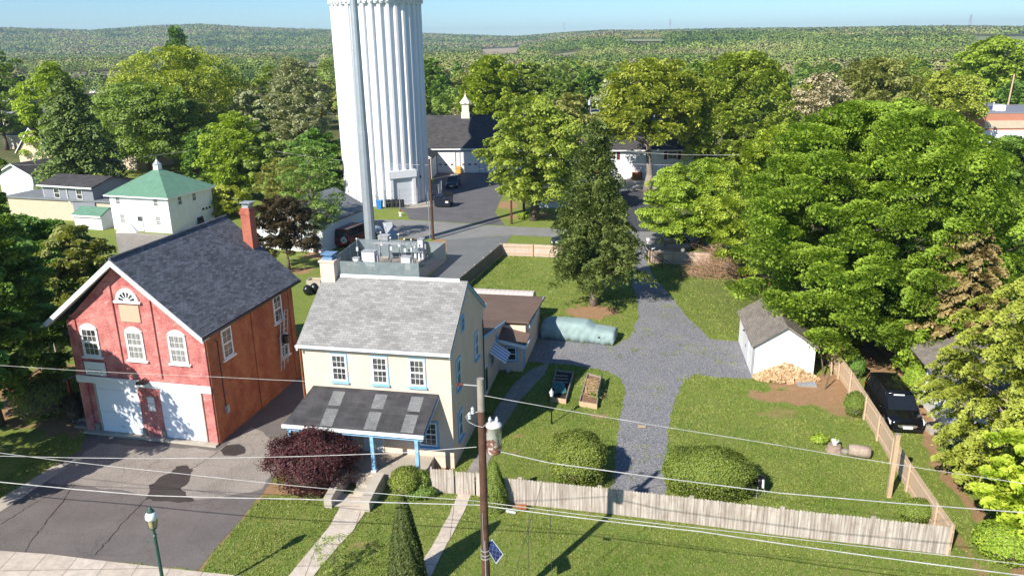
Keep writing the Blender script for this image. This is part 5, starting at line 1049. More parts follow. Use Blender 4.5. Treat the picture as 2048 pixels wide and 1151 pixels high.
mb = MB(); mb.lathe([(6.6, 28.102), (8.2, 29.2), (9.0, 31.5), (9.0, 35.5), (7.6, 38.2), (4.5, 39.8), (.3, 40.4)], n=48); mb.build('tank', MT['towerwhite'], tw, True)
pa = math.atan2(-1, .56); c, s_ = math.cos(pa), math.sin(pa); T = lambda u, z, d: ((6.1 + d) * c - u * s_, (6.1 + d) * s_ + u * c, z)
mb = MB(); mb.tb(T, -1.9, -1.45, 0, 3.9, -.9, .35); mb.tb(T, 1.45, 1.9, 0, 3.9, -.9, .35); mb.tb(T, -2.05, 2.05, 3.902, 4.9, -.9, .45); mb.build('door_surround', MT['towerwhite'], tw)
mb = MB(); mb.tb(T, -1.448, 1.448, .05, 3.9, -.8, .1); mb.build('roller_door', siding('roller_door_slats', (.62, .65, .68), .3, .03), tw)
mb = MB(); mb.tb(T, 2.6, 2.75, 3.6, 4.0, .1, .35); mb.build('wall_light', MT['black'], tw)
# chain-link fence by the tower
t = empty('chain_link_fence', (*G(700, 414)[:2], 0), 0, 'chain link fence on thin steel posts at the foot of the water tower', 'fence'); o0 = G(700, 414); cl = [(700, 414), (740, 416), (771, 419), (800, 417), (836, 413), (853, 409), (878, 405), (884, 396)]
mb = MB(); wr = MB(); prev = None
for px, py in cl:
    c = G(px, py) - o0; m_ = MB(); m_.cyl((c[0], c[1], 0), (c[0], c[1], 2.6), .05, n=6); m_.build('post', MT['galv'], t)
    if prev is not None:
        for z in (.1, .9, 1.7, 2.4, 2.6): wr.cyl((*prev[:2], z), (*c[:2], z), .014, n=3)
        L = np.linalg.norm(c - prev)
        for k in range(int(L / .35)):
            q = prev + (c - prev) * k * .35 / L; wr.cyl((q[0], q[1], .1), (q[0] + (c - prev)[0] * .6 / L, q[1] + (c - prev)[1] * .6 / L, 2.4), .006, n=3)
    prev = c
wr.build('mesh_wires', MT['galv'], t)
b = G(760, 417); t = empty('recycling_bin', (b[0], b[1], 0), R(-10), 'blue recycling bin on the grass by the tower', 'bin'); mb = MB(); mb.hexa([(-.3, -.35, 0), (.3, -.35, 0), (.3, .35, 0), (-.3, .35, 0), (-.36, -.42, 1.1), (.36, -.42, 1.1), (.36, .42, 1.1), (-.36, .42, 1.1)]); mb.build('body', MT['binblue'], t); mb = MB(); mb.box(-.38, .38, -.46, .44, 1.102, 1.18); mb.build('lid', MT['binblue'], t)
for k in range(4):
    b = G(777 + k * 9, 414); mb = MB(); mb.lathe([(.3, 0), (.34, .3), (.34, .9), (.36, .92), (.3, 1.05)], (b[0], b[1], 0), 12); tag(mb.build('barrel', MT['rubber']), 'dark barrel behind the chain link fence at the tower foot, %s from the blue bin' % ('first', 'second', 'third', 'fourth')[k], 'barrel', 'dark barrels at the tower foot')
def hydrant(px, py):
    b = G(px, py); t = empty('fire_hydrant', (b[0], b[1], 0), 0, 'white fire hydrant with a red cap on the grass before the tower', 'hydrant'); mb = MB(); mb.lathe([(.2, 0), (.2, .06), (.13, .08), (.13, .6), (.17, .62)], n=10); mb.cyl((-.24, 0, .45), (.24, 0, .45), .07, n=8); mb.build('barrel', MT['trim'], t); mb = MB(); mb.lathe([(.17, .62), (.13, .78), (.04, .86)], n=10); mb.build('cap', MT['red_paint'], t)
hydrant(801, 432)
def dumpster(px, py):
    b = G(px, py); t = empty('dumpster', (b[0], b[1], 0), R(-12), 'black open lidded dumpster beside the utility pole at the station drive', 'dumpster'); mb = MB(); mb.hexa([(-1.1, 0, .15), (1.1, 0, .15), (1.1, 1.5, .15), (-1.1, 1.5, .15), (-1.15, -.25, 1.3), (1.15, -.25, 1.3), (1.15, 1.6, 1.55), (-1.15, 1.6, 1.55)]); mb.box(-1.2, 1.2, -.3, -.25, 1.15, 1.3); mb.build('body', MT['cardark'], t); mb = MB(); mb.hexa([(-1.1, .2, 1.4), (-.05, .2, 1.4), (-.05, 1.6, 1.6), (-1.1, 1.6, 1.6), (-1.1, .1, 1.45), (-.05, .1, 1.45), (-.05, 1.6, 1.66), (-1.1, 1.6, 1.66)]); mb.hexa([(.05, .9, 1.5), (1.1, .9, 1.5), (1.1, 1.6, 1.6), (.05, 1.6, 1.6), (.05, .8, 2.1), (1.1, .8, 2.1), (1.1, 1.65, 1.65), (.05, 1.65, 1.65)]); mb.build('lids', MT['black'], t); mb = MB(); mb.box(.5, .9, -.20, -.16, .7, .95); mb.build('sticker', MT['trim'], t)
dumpster(885, 415)

# ---------------------------------------------------------------- buildings
def bld(label, loc, ang, w, l, h, hp, wall, roofm, ridge='x', over=.35, cat='house', name='house', hip=False, trimm='trim', rth=.16, origin='FR'):
    """origin front-right corner; x from -w to 0, y back"""
    t = empty(name, (loc[0], loc[1], 0), R(ang), label, cat)
    mb = MB()
    if hp <= h + .01 or hip: mb.box(-w, 0, 0, l, 0, h)
    elif ridge == 'x': mb.ext([(0, 0, 0), (0, l, 0), (0, l, h), (0, l / 2, hp - .08), (0, 0, h)], (-w, 0, 0))
    else: mb.ext([(0, 0, 0), (-w, 0, 0), (-w, 0, h), (-w / 2, 0, hp - .08), (0, 0, h)], (0, l, 0))
    mb.build('walls', MT[wall], t); o = over; rf = MB(); fs = MB()
    if hp <= h + .01: rf.box(-w - o, o, -o, l + o, h + .002, h + .25)
    elif hip:
        a_ = [(-w - o, -o), (o, -o), (o, l + o), (-w - o, l + o)]; c_ = (-w / 2, l / 2)
        for k in range(4):
            p, q = a_[k], a_[(k + 1) % 4]; rf.face((*p, h), (*q, h), (*c_, hp))
        fs.box(-w - o, o, -o, l + o, h - .18, h - .004)
    elif ridge == 'x':
        s_ = (hp - h) / (l / 2); slab(rf, (-w - o, -o, h - s_ * o + .1), (o, -o, h - s_ * o + .1), (o, l / 2, hp + .1), (-w - o, l / 2, hp + .1), rth); slab(rf, (-w - o, l / 2 + .002, hp + .1), (o, l / 2 + .002, hp + .1), (o, l + o, h - s_ * o + .1), (-w - o, l + o, h - s_ * o + .1), rth); fs.box(-w - o, o, -o - .08, -o - .003, h - s_ * o - .12, h - s_ * o + .08)
    else:
        s_ = (hp - h) / (w / 2); slab(rf, (-w / 2, -o, hp + .1), (o, -o, h - s_ * o + .1), (o, l + o, h - s_ * o + .1), (-w / 2, l + o, hp + .1), rth); slab(rf, (-w / 2 - .002, -o, hp + .1), (-w / 2 - .002, l + o, hp + .1), (-w - o, l + o, h - s_ * o + .1), (-w - o, -o, h - s_ * o + .1), rth)
        for sg in (1, -1):
            xa = -w / 2; xb = o if sg > 0 else -w - o; fs.hexa([(xa, -o - .06, hp - .12), (xb, -o - .06, h - s_ * o - .12), (xb, -o - .003, h - s_ * o - .12), (xa, -o - .003, hp - .12), (xa, -o - .06, hp + .1), (xb, -o - .06, h - s_ * o + .1), (xb, -o - .003, h - s_ * o + .1), (xa, -o - .003, hp + .1)])
    rf.build('roof', MT[roofm], t)
    if fs.v: fs.build('fascia', MT[trimm], t)
    return t
# green roofed white building; solve front-right corner from the survey
g = G(345, 467); HP_ = 7.3; gh = bld('white two storey building with a green hipped metal roof and small cupola', g, -18, 8.8, 8.0, 4.45, HP_, 'cladwhite', 'greenroof', hip=True, over=.45, cat='building', name='white_building')
for x in (-7.5, -1.8): window(gh, TF(0), x, 3.75, .66, .9, 'trim', None, 'glass', 3, 4, 0, False, .05)
for x in (-7.2, -1.8): window(gh, TF(0), x, 1.5, .75, 1.15, 'trim', None, 'curtain', 3, 4, 0, False, .06)
for y in (2.0, 4.6): window(gh, TR(0), y, 3.7, .65, 1.0, 'trim', None, 'glass', 2, 2, 0, True, .05)
mb = MB(); mb.box(-4.9, -4.15, -.06, -.003, .02, 2.0); dr = mb.build('door', MT['steel'], gh); mb = MB(); mb.box(-4.82, -4.23, -.075, -.061, 1.35, 1.85); mb.build('door_pane', MT['glass'], dr); mb = MB(); mb.box(-4.84, -4.21, -.072, -.061, .1, 1.3); mb.build('door_panel', MT['trim'], dr)
mb = MB(); mb.box(.003, .06, 5.6, 7.6, .02, 2.2); gd = mb.build('garage_door', MT['trim'], gh); mb = MB()
for k in range(3): mb.box(.061, .07, 5.75 + k * .62, 6.15 + k * .62, 1.7, 2.0)
mb.build('door_pane', MT['glass'], gd)
mb = MB(); mb.box(-4.75, -4.05, 3.65, 4.35, 7.0, 7.75); cu = mb.build('cupola', MT['trim'], gh); mb = MB(); mb.lathe([(.55, 0), (.26, .3), (.05, .6), (.02, .95)], (-4.4, 4.0, 7.752), 8); mb.build('cupola_roof', MT['steel'], cu)
b = G(388, 448); mb = MB(); mb.hexa([(b[0] - 1.3, b[1] - .6, 0), (b[0] + 1.3, b[1] - .9, 0), (b[0] + 1.3, b[1] + .3, 0), (b[0] - 1.3, b[1] + .6, 0), (b[0] - 1.1, b[1] - .5, 1.0), (b[0] + 1.2, b[1] - .8, 1.0), (b[0] + 1.2, b[1] + .2, 1.0), (b[0] - 1.1, b[1] + .5, 1.0)]); tag(mb.build('covered_cart', MT['black']), 'black covered cart beside the right wall of the green roofed building', 'cart')
b = G(258, 462); mb = MB(); mb.hexa([(b[0] - 1.2, b[1] - .8, 0), (b[0] + 1.4, b[1] - 1, 0), (b[0] + 1.4, b[1] + .6, 0), (b[0] - 1.2, b[1] + .8, 0), (b[0] - .8, b[1] - .1, 1.1), (b[0] + .4, b[1] - .2, .9), (b[0] + .4, b[1] + .5, .9), (b[0] - .8, b[1] + .6, 1.1)]); tag(mb.build('cellar_hatch', MT['steel']), 'dark sloping cellar hatch before the green roofed building', 'hatch')
# grey annexe, flat roof, small green shed
g = G(190, 412, 2.2); an = bld('small grey and white building with a low dark hipped roof at the left', (g[0], g[1]), -20, 8.6, 6.4, 4.7, 5.5, 'cladgrey', 'shingle_black', ridge='x', over=.45, cat='building', name='grey_building')
for x in (-6.2, -2.3): window(an, TF(0), x, 3.6, 1.0, 1.3, 'trim', None, 'glass', 1, 2, 0, True, .07)
mb = MB(); mb.tube([(-4.4, -.08, 4.6), (-4.3, -.1, 2.6), (-3.9, -.15, 2.4)], .06); mb.build('downspout', MT['trim'], an)
mb = MB(); mb.box(-8.66, -8.602, 0, 6.3, 0, 4.65); mb.build('white_end_wall', MT['cladwhite'], an)
g = G(243, 452); fr = bld('long low building with a flat grey roof between the grey building and the green roof', (g[0], g[1] + 1.2), -17, 19, 9.5, 2.7, 2.7, 'beige', 'roll_grey', over=.25, cat='building', name='flat_roofed_building')
g = G(212, 457); gs = bld('small white shed with a green lean roof before the flat roofed building', (g[0], g[1] - .8), -17, 4.2, 3.0, 1.8, 2.5, 'cladwhite', 'greenroof', ridge='x', over=.2, cat='shed', name='small_shed')
g = G(72, 395); wh = bld('white cottage wall behind the dark left tree', (g[0], g[1]), -20, 7, 8, 3.5, 5, 'cladwhite', 'shingle_black', ridge='y', name='cottage')
# far left houses
def pb(label, px, py, w, l, h, hp, wall, roofm, ridge, ang=-17, wins=(), **kw):
    g = G(px, py); t = bld(label, g, ang, w, l, h, hp, wall, roofm, ridge, **kw)
    for x in wins: window(t, TF(0), x, h * .55, 1.0, 1.3, 'trim', None, 'glass', 1, 2, 0, True, .08)
    return t
hb = pb('cream gabled house with a black roof at the left behind the dark tree', 112, 352, 8.5, 13, 4.2, 8.4, 'beige', 'shingle_black', 'y', -22, (-4.4,)); hb.scale = (1, 1, 1)
pb('beige garage with a brown roof left of the big yellow green tree', 276, 341, 8, 8.5, 3.6, 5.8, 'beige', 'shingle_brown', 'y', -24, (-4.4,))
pb('beige house with a grey roof far at the left edge', 112, 300, 13, 9, 3.2, 5.2, 'beige', 'roll_grey', 'x', -15, (-9, -3))
pb('tan house wall with a window above the cream gabled house', 100, 272, 9, 9, 4.5, 7, 'beige', 'shingle_brown', 'y', -20, (-3,))
for k, (px, py, w_, lab) in enumerate(((70, 168, 16, 'white long warehouse far left, uppermost of the white roofs'), (66, 182, 22, 'white long building far left with a pale roof'), (40, 200, 20, 'low white building far left nearest of the white roofs'), (100, 150, 10, 'small white roofed building far left beyond the plain'), (212, 178, 10, 'small white house right of the round bright tree'), (20, 250, 14, 'grey roofed house at the left edge behind the trees'), (12, 225, 12, 'small brown roofed house at the extreme left edge'))):
    pb(lab, px, py + 8, w_, 9, 3.6, 5.4, 'white' if k < 5 else 'beige', 'roll_grey' if k not in (3,) else 'white', 'x', -12, (-3,))
pb('pale farmhouse in the fields above the far left town', 600, 106, 20, 14, 7, 12, 'tanwood', 'roll_roof', 'x', -5); pb('white house roof in the wood right of the water tower', 945, 192, 13, 9, 3.4, 5.4, 'white', 'roll_grey', 'x', -5, (-4,)); pb('pink walled house half hidden in the wood above the maples', 1705, 205, 14, 10, 4, 6.4, 'white', 'roll_grey', 'x', -5); pb('brown roofed house half hidden right of the bare beige tree', 1722, 255, 9, 9, 4, 6.5, 'trim', 'roll_roof', 'x', -5)
pb('pale stone outbuilding at the edge of the distant wood', 1170, 116, 16, 10, 5, 8, 'beige', 'roll_grey', 'x', 3)
# white church like steeple at the left middle
# fire station
g = G(1085, 344); fs_ = bld('long white fire station with a dark roof, two garage doors and a white cupola', (g[0], g[1] - .3), -3.4, 24.5, 13, 4.55, 9.3, 'white', 'shingle_black', 'x', .5, cat='fire station', name='fire_station')
X0 = -24.5
def sx(px, z=2): # local x of a pixel column on the station front
    gx_ = G(px, 345); a_ = R(-3.4); return (gx_[0] - g[0]) * math.cos(a_) + (gx_[1] - g[1]) * math.sin(a_)
for (p0_, p1_) in ((876, 911), (922, 958), (972, 1008)):
    x0, x1 = sx(p0_), sx(p1_); mb = MB(); mb.box(x0, x1, -.04, -.003, .02, 3.7); o = mb.build('garage_door', siding('station_door_panels', (.80, .78, .72), .6, .02), fs_); mb = MB()
    for k in range(3): c = x0 + (x1 - x0) * (.17 + .33 * k); mb.box(c - .25, c + .25, -.055, -.041, 1.35, 1.6)
    mb.build('door_pane', MT['glass'], o); mb = MB(); mb.box(x0 - .16, x0 - .003, -.12, -.003, 0, 3.86); mb.box(x1 + .003, x1 + .16, -.12, -.003, 0, 3.86); mb.box(x0, x1, -.12, -.003, 3.702, 3.86); mb.build('door_frame', MT['steel'], o)
def text(s_, size, loc, rotz, mat, par, name='lettering', ext=.01):
    cu_ = bpy.data.curves.new('t', 'FONT'); cu_.body = s_; cu_.size = size; cu_.extrude = ext; cu_.align_x = 'LEFT'; ob = bpy.data.objects.new('t', cu_); COL.objects.link(ob); bpy.context.view_layer.update()
    me_ = bpy.data.meshes.new_from_object(ob.evaluated_get(bpy.context.evaluated_depsgraph_get())); bpy.data.objects.remove(ob); o = bpy.data.objects.new(name, me_); COL.objects.link(o); me_.materials.clear(); me_.materials.append(mat); o.parent = par; o.location = loc; o.rotation_euler = (math.pi / 2, 0, rotz); return o
text('EAST GREENVILLE BOROUGH', .52, (sx(902), -.03, 3.98), 0, MT['steel'], fs_)
cx_ = sx(927); mb = MB(); mb.box(cx_ - .75, cx_ + .75, 5.7, 7.3, 8.4, 9.9); mb.box(cx_ - .62, cx_ + .62, 5.85, 7.15, 9.9, 11.3); mb.box(cx_ - .8, cx_ + .8, 5.65, 7.35, 11.3, 11.5); cu = mb.build('cupola', plain('cream_paint', (.72, .66, .52), .6, .04), fs_); mb = MB(); mb.lathe([(1.05, 0), (.6, .55), (.25, 1.0), (.07, 1.5), (.02, 2.1)], (cx_, 6.5, 11.502), 8); mb.build('cupola_roof', plain('cream_metal', (.72, .66, .52), .5, .04), cu)
b = G(917, 346); mb = MB(); mb.hexa([(b[0] - .4, b[1] - .6, 0), (b[0] + .5, b[1] - .6, 0), (b[0] + .5, b[1], 0), (b[0] - .4, b[1], 0), (b[0] - .3, b[1] - .5, 1.2), (b[0] + .4, b[1] - .5, 1.2), (b[0] + .4, b[1], 1.2), (b[0] - .3, b[1], 1.2)]); tag(mb.build('yellow_barrier', MT['yellow']), 'yellow barrier between the fire station doors', 'barrier')
b = G(870, 350); t = bld('low white lean building with a dark opening beside the tower', (b[0] - .2, b[1] - 4), -3.4, 4.5, 6, 3.6, 5, 'white', 'shingle_black', 'y', cat='outbuilding', name='outbuilding'); mb = MB(); mb.box(-1.8, -.3, -.03, -.003, 0, 3); mb.build('opening', MT['black'], t)
# white little garage below the oak, ranch house, houses behind
g = G(1182, 417); wg_ = bld('small white garage with a dark gable roof between the oak and the spruce', g, -10, 7.2, 8, 3.3, 5.3, 'cladwhite', 'shingle_black', 'y', cat='garage', name='garage'); window(wg_, TF(0), -3.2, 2.0, 1.5, 1.0, 'trim', None, 'glass', 1, 2, 0, True, .08)
mb = MB(); mb.box(-4.2, -3.98, -.05, -.002, 1.45, 2.55); mb.box(-2.42, -2.2, -.05, -.002, 1.45, 2.55); mb.build('shutter', MT['black'], wg_)
g = G(1385, 358); rh = bld('white ranch house with a black roof and dark red shutters beyond the bare trunk', g, -5, 24, 10.5, 5.0, 8.0, 'cladwhite', 'shingle_black', 'x', .5, name='ranch_house')
for x in (-13.2, -3.4, -18.5):
    window(rh, TF(0), x, 3.9, 1.5, 1.3, 'trim', None, 'glass', 2, 2, 0, True, .08); mb = MB(); mb.box(x - 1.35, x - .85, -.05, -.002, 3.2, 4.6); mb.box(x + .85, x + 1.35, -.05, -.002, 3.2, 4.6); mb.build('shutter', plain('dark_red_paint', (.10, .02, .02), .6, .1), rh)
window(rh, TF(0), -5.0, .9, 1.2, .7, 'trim', None, 'glass', 2, 1, 0, False, .08)
mb = MB(); mb.box(-20.5, -15.6, -2.6, -.003, 0, 1.9); mb.box(-20.5, -15.6, -2.6, -2.45, 1.902, 2.6); st = mb.build('brick_stoop', MT['brickred'], rh); mb = MB(); mb.box(-19.6, -17.0, -2.66, -2.602, .1, 1.6); mb.build('white_panel', MT['trim'], st)
mb = MB(); mb.box(-9.8, -8.2, -.8, -.05, 0, 1.2); mb.build('red_barbecue', MT['rust'], rh); mb = MB(); mb.box(-19, -18.2, 4.5, 5.3, 7.6, 9.2); mb.build('chimney', MT['brickred'], rh)
g = G(1395, 300); bld('white long house with a grey roof behind the ranch house', (g[0], g[1] + 8), -4, 30, 9, 4.2, 6.6, 'white', 'roll_grey', 'x', .5, name='house'); g = G(1205, 288); bld('white house corner left of the ranch house, under the trees', (g[0], g[1] + 4), -4, 11, 9, 4.4, 6.8, 'white', 'roll_grey', 'x', .5, name='house')
b = G(1180, 300); mb = MB(); mb.cyl((b[0], b[1], 0), (b[0], b[1], 11), .13, .1); t = empty('utility_pole', (0, 0, 0), 0, 'far utility pole left of the white house under the trees', 'utility pole'); mb.build('shaft', MT['wood_grey'], t); mb = MB(); mb.cyl((b[0] - .3, b[1] - .3, 9.2), (b[0] - .3, b[1] - .3, 10.2), .28); mb.build('transformer', MT['porcelain'], t)
# brick school
g = G(2048, 300); sc_ = bld('low red brick school with a flat dark roof at the right edge', (g[0] + 38, g[1] + 2), -5, 54, 26, 6.6, 6.6, 'farbrick', 'cladgrey', 'x', .05, cat='school', name='brick_school')
gl = G(1920, 272)
mb = MB(); mb.box(-54.0, -43.5, -.5, -.003, 0, 8.2); mb.box(-54, -43.5, .3, 8, 6.9, 8.2); fb = mb.build('front_block', MT['farbrick'], sc_)
window(sc_, TF(-.5), -48.2, 5.2, 1.3, 1.9, 'trim', None, 'glass', 1, 2, 0, False, .15)
mb = MB(); mb.box(-43.4, 0, -.2, -.003, 3.7, 5.2); mb.build('cream_band', MT['beige'], sc_); mb = MB(); mb.box(-43.4, 0, -.35, -.003, 0.5, 3.3); mb.build('white_panel', MT['trim'], sc_)
mb = MB(); mb.box(-51.3, -50, 3, 4.2, 6.85, 11.0); mb.build('chimney', MT['farbrick'], sc_); mb = MB(); mb.box(-40, -38.2, 3, 4.6, 6.86, 8.0); mb.build('roof_vent', MT['trim'], sc_)
b = G(1975, 285); t = empty('flagpole', (b[0], b[1], 0), 0, 'white flagpole with a striped flag in front of the brick school', 'flagpole'); hp_ = ZAT(1983, 208, b[0], b[1]); mb = MB(); mb.cyl((0, 0, 0), (0, 0, hp_), .12, .07); mb.lathe([(.02, 0), (.2, .15), (.02, .35)], (0, 0, hp_), 8); mb.build('pole', MT['trim'], t)
def flagstrip(z0, z1, x0, x1, mat, nm, par):
    mb = MB(); n_ = 8
    for k in range(n_):
        xa, xb = x0 + (x1 - x0) * k / n_, x0 + (x1 - x0) * (k + 1) / n_; f1 = lambda x: -.35 * math.sin(x * 1.6); dz = lambda x: -.28 * abs(x)
        mb.face((xa, f1(xa), z0 + dz(xa)), (xb, f1(xb), z0 + dz(xb)), (xb, f1(xb), z1 + dz(xb)), (xa, f1(xa), z1 + dz(xa)))
    return mb.build(nm, mat, par)
fm = [plain('flag_red', (.5, .05, .06), .8), plain('flag_white', (.75, .75, .75), .8), plain('flag_blue', (.03, .05, .2), .8)]; fl0 = None
for k in range(13):
    z1 = hp_ - .3 - k * .19; long_ = k >= 7; o = flagstrip(z1 - .19, z1, -4.2, -.1 if long_ else -1.8, fm[k % 2], 'flag' if fl0 is None else 'stripe', t if fl0 is None else fl0); fl0 = fl0 or o
flagstrip(hp_ - .3 - 7 * .19, hp_ - .3, -1.8, -.1, fm[2], 'canton', fl0)
b = G(2003, 272); mb = MB(); mb.cyl((b[0], b[1], 0), (b[0] + .5, b[1], 13.5), .22, .16); t = empty('utility_pole', (0, 0, 0), 0, 'pale utility pole above the roof of the brick school', 'utility pole'); mb.build('shaft', MT['tanwood'], t)
# white porch house at the right, under the hemlock
g = G(1932, 926); ph = empty('porch_house', (g[0], g[1], 0), R(-10), 'white house with a columned porch half hidden by the hemlock at the right edge', 'house')
Lh = 9.5
mb = MB(); mb.box(.0, 9, 0, Lh - 4.2, 0, .9); mb.box(1.6, 9, 0.002, Lh, .902, 3.3); mb.box(.002, 1.598, 0, Lh - 1, .0, .88); mb.build('walls', MT['white'], ph)
mb = MB(); slab(mb, (-.45, -.4, 2.9), (1.7, -.4, 3.6), (1.7, Lh, 3.6), (-.45, Lh, 2.9), .12); mb.ext([(1.702, -.4, 3.4), (9, -.4, 3.4), (5.4, -.4, 5.6)], (0, Lh + .8, 0)); mb.build('roof', MT['shingle_brown'], ph)
for y in (.3, 2.6, 5.0, 7.2): mb = MB(); mb.cyl((.15, y, .9), (.15, y, 2.85), .12, n=12); mb.box(-.02, .32, y - .17, y + .17, .882, .98); mb.build('column', MT['trim'], ph)
mb = MB(); mb.box(-.1, .3, .0, 7.4, 2.72, 2.86); mb.build('porch_beam', MT['trim'], ph)
b = G(1893, 860); mb = MB(); mb.box(b[0] - 1.2, b[0] + .3, b[1] - .5, b[1] + .7, 0, .2); tag(mb.build('doorstep', MT['concrete']), 'concrete doorstep between the minivan and the porch house', 'step')
for k, (px, py) in enumerate(((1880, 905), (1885, 925), (1892, 945))):
    c = G(px, py); p, nr, s, _ = crown('flat', .5, .25, 6, 20, .12); tt = empty('weed', (c[0], c[1], 0), 0, 'low leafy weed by the white porch wall, %s of the three' % ('farthest', 'middle', 'nearest')[k], 'plant'); leafobj('leaves', p, nr, s, LM['mid'], tt)
vd = G(745, 464) - G(678, 494); va = math.atan2(vd[1], vd[0]); t = bld('blue white garage wall behind the thinly leafed tree', G(648, 506), math.degrees(va) - 90, 8.5, 9.5, 3.2, 5.3, 'cladwhite', 'roll_grey', 'y', .3, cat='garage', name='garage')

# ---------------------------------------------------------------- vehicles
def car(label, name, cat, loc, rz, L=5.1, Wd=2.0, Hh=1.75, paint='carblack', hood=1.05, belt=1.05, nose=.78, wind=1.9, roof_end=None, rear_rake=.35, plate=True, group=None):
    """front at local y=0 facing -y, body runs to y=L"""
    t = empty(name, (loc[0], loc[1], 0), rz, label, cat, group); w = Wd / 2; roof_end = roof_end or L - .45
    def ring(y, hw, zl, zb, rnd=.12): return [(-hw + .06, y, zl), (-hw, y, zl + .15), (-hw, y, (zl + zb) / 2), (-hw + .03, y, zb - rnd), (-hw + .14, y, zb), (0, y, zb + .03), (hw - .14, y, zb), (hw - .03, y, zb - rnd), (hw, y, (zl + zb) / 2), (hw, y, zl + .15), (hw - .06, y, zl)]
    zs = [(.0, w * .72, .32, nose - .12), (.06, w * .86, .26, nose), (.25, w * .95, .22, nose + .05), (.7, w, .2, nose + .14), (hood, w, .2, belt - .02), (wind, w, .2, belt), (L * .6, w, .2, belt), (L - .5, w * .99, .22, belt + .03), (L - .12, w * .96, .28, belt), (L, w * .86, .36, belt - .12)]
    mb = MB(); mb.loft([ring(*z) for z in zs]); body = mb.build('body', MT[paint], t, True)
    def gr(y, hw, zb, hr, zt): return [(-hw, y, zb), (-hr, y, zt), (hr, y, zt), (hw, y, zb)]
    wt = w - .1; wr = w * .74
    mb = MB(); mb.loft([gr(hood - .05, wt * .9, belt - .03, wt * .88, belt - .015), gr(hood + .45, wt, belt, wr * 1.1, belt + (Hh - belt) * .55), gr(wind, wt, belt, wr, Hh - .06), gr(roof_end, wt, belt, wr, Hh - .07), gr(L - .06, wt * .96, belt, wr * .95, belt + .06)]); mb.build('windows', MT['carglass'], t)
    mb = MB(); r_ = lambda y, hw, z: [(-hw, y, z - .05), (-hw * .92, y, z + .01), (0, y, z + .035), (hw * .92, y, z + .01), (hw, y, z - .05), (0, y, z - .07)]
    mb.loft([r_(wind - .12, wr * .96, Hh - .07), r_(wind + .25, wr * 1.04, Hh - .02), r_((wind + roof_end) / 2, wr * 1.05, Hh), r_(roof_end - .1, wr * 1.04, Hh - .02), r_(roof_end + .12, wr * .98, Hh - .06)]); rf = mb.build('roof', MT[paint], t, True)
    mb = MB()
    for s_ in (-1, 1):
        mb.cyl((s_ * wt * .9, hood - .02, belt), (s_ * wr * 1.0, wind, Hh - .05), .035, n=5); mb.cyl((s_ * wt, L - .1, belt), (s_ * wr, roof_end + .05, Hh - .06), .05, n=5)
        for y in (wind + (roof_end - wind) * .34, wind + (roof_end - wind) * .70): mb.cyl((s_ * (wt + .005), y + .05, belt), (s_ * (wr + .01), y, Hh - .06), .035, n=5)
    mb.build('pillars', MT[paint], t)
    for y in (.95, L - 1.05):
        for s_ in (-1, 1):
            mb = MB(); mb.cyl((s_ * (w - .24), y, .34), (s_ * (w + .012), y, .34), .34, n=18); wh = mb.build('wheel', MT['rubber'], t); mb = MB(); mb.cyl((s_ * (w + .013), y, .34), (s_ * (w + .022), y, .34), .2, n=10); mb.build('rim', MT['steel'], wh)
    for s_ in (-1, 1):
        mb = MB(); mb.hexa([(s_ * w * .5, -.01, nose - .26), (s_ * w * .93, .12, nose - .22), (s_ * w * .93, .35, nose - .2), (s_ * w * .5, .2, nose - .2), (s_ * w * .52, .03, nose - .12), (s_ * w * .96, .2, nose - .04), (s_ * w * .955, .5, nose + .0), (s_ * w * .5, .25, nose - .1)]); mb.build('headlight', MT['lampglass'], t)
        mb = MB(); mb.box(s_ * w * .62 if s_ > 0 else -w * .93, w * .93 if s_ > 0 else -w * .62, L - .06, L + .015, belt - .28, belt - .1); mb.build('tail_light', MT['lamp_red'], t)
        mb = MB(); mb.hexa([(s_ * w, wind - .55, belt), (s_ * (w + .2), wind - .6, belt + .02), (s_ * (w + .2), wind - .48, belt + .02), (s_ * w, wind - .43, belt), (s_ * w, wind - .55, belt + .14), (s_ * (w + .2), wind - .6, belt + .16), (s_ * (w + .2), wind - .48, belt + .16), (s_ * w, wind - .43, belt + .14)]); mb.build('mirror', MT[paint], t)
    mb = MB(); mb.box(-w * .5, w * .5, -.02, .05, nose - .34, nose - .22); mb.box(-w * .42, w * .42, -.045, -.021, nose - .20, nose - .185); mb.box(-w * .42, w * .42, -.045, -.021, nose - .36, nose - .345); mb.build('grille', MT['chrome'] if paint == 'carblack' else MT['black'], t)
    mb = MB(); mb.box(-w * .8, w * .8, -.07, .1, .2, .36); mb.build('bumper', MT['black'] if paint != 'carwhite' else MT['steel'], t)
    if plate: mb = MB(); mb.box(-.26, .26, -.09, -.071, .37, .53); mb.build('number_plate', MT['trim'], t)
    return t
g = G(1813, 868); mv = car('black minivan parked beside the tan fence at the right', 'minivan', 'minivan', (g[0], g[1]), R(-8), 5.1, 2.0, 1.78)
mb = MB(); mb.box(-.35, .25, 1.72, 1.74, 1.60, 1.68); mb.build('sun_visor', MT['trim'], mv); 
g = G(677, 500); rv = car('dark red van with a white crossed spare wheel cover beside the blue white garage', 'red_van', 'van', (g[0] + 4.3, g[1] + 6.6), R(-32), 5.2, 2.0, 2.15, 'carred', hood=.8, belt=1.3, nose=.95, wind=1.3, roof_end=4.9)
rv.rotation_euler.z = va + math.pi / 2; rv.location = (*(G(684, 497)[:2] + vd[:2] / np.linalg.norm(vd) * 5.2), 0)
mb = MB(); mb.cyl((-.35, 5.18, 1.0), (-.35, 5.34, 1.0), .36, n=18); sw_ = mb.build('spare_wheel', MT['trim'], rv); mb = MB()
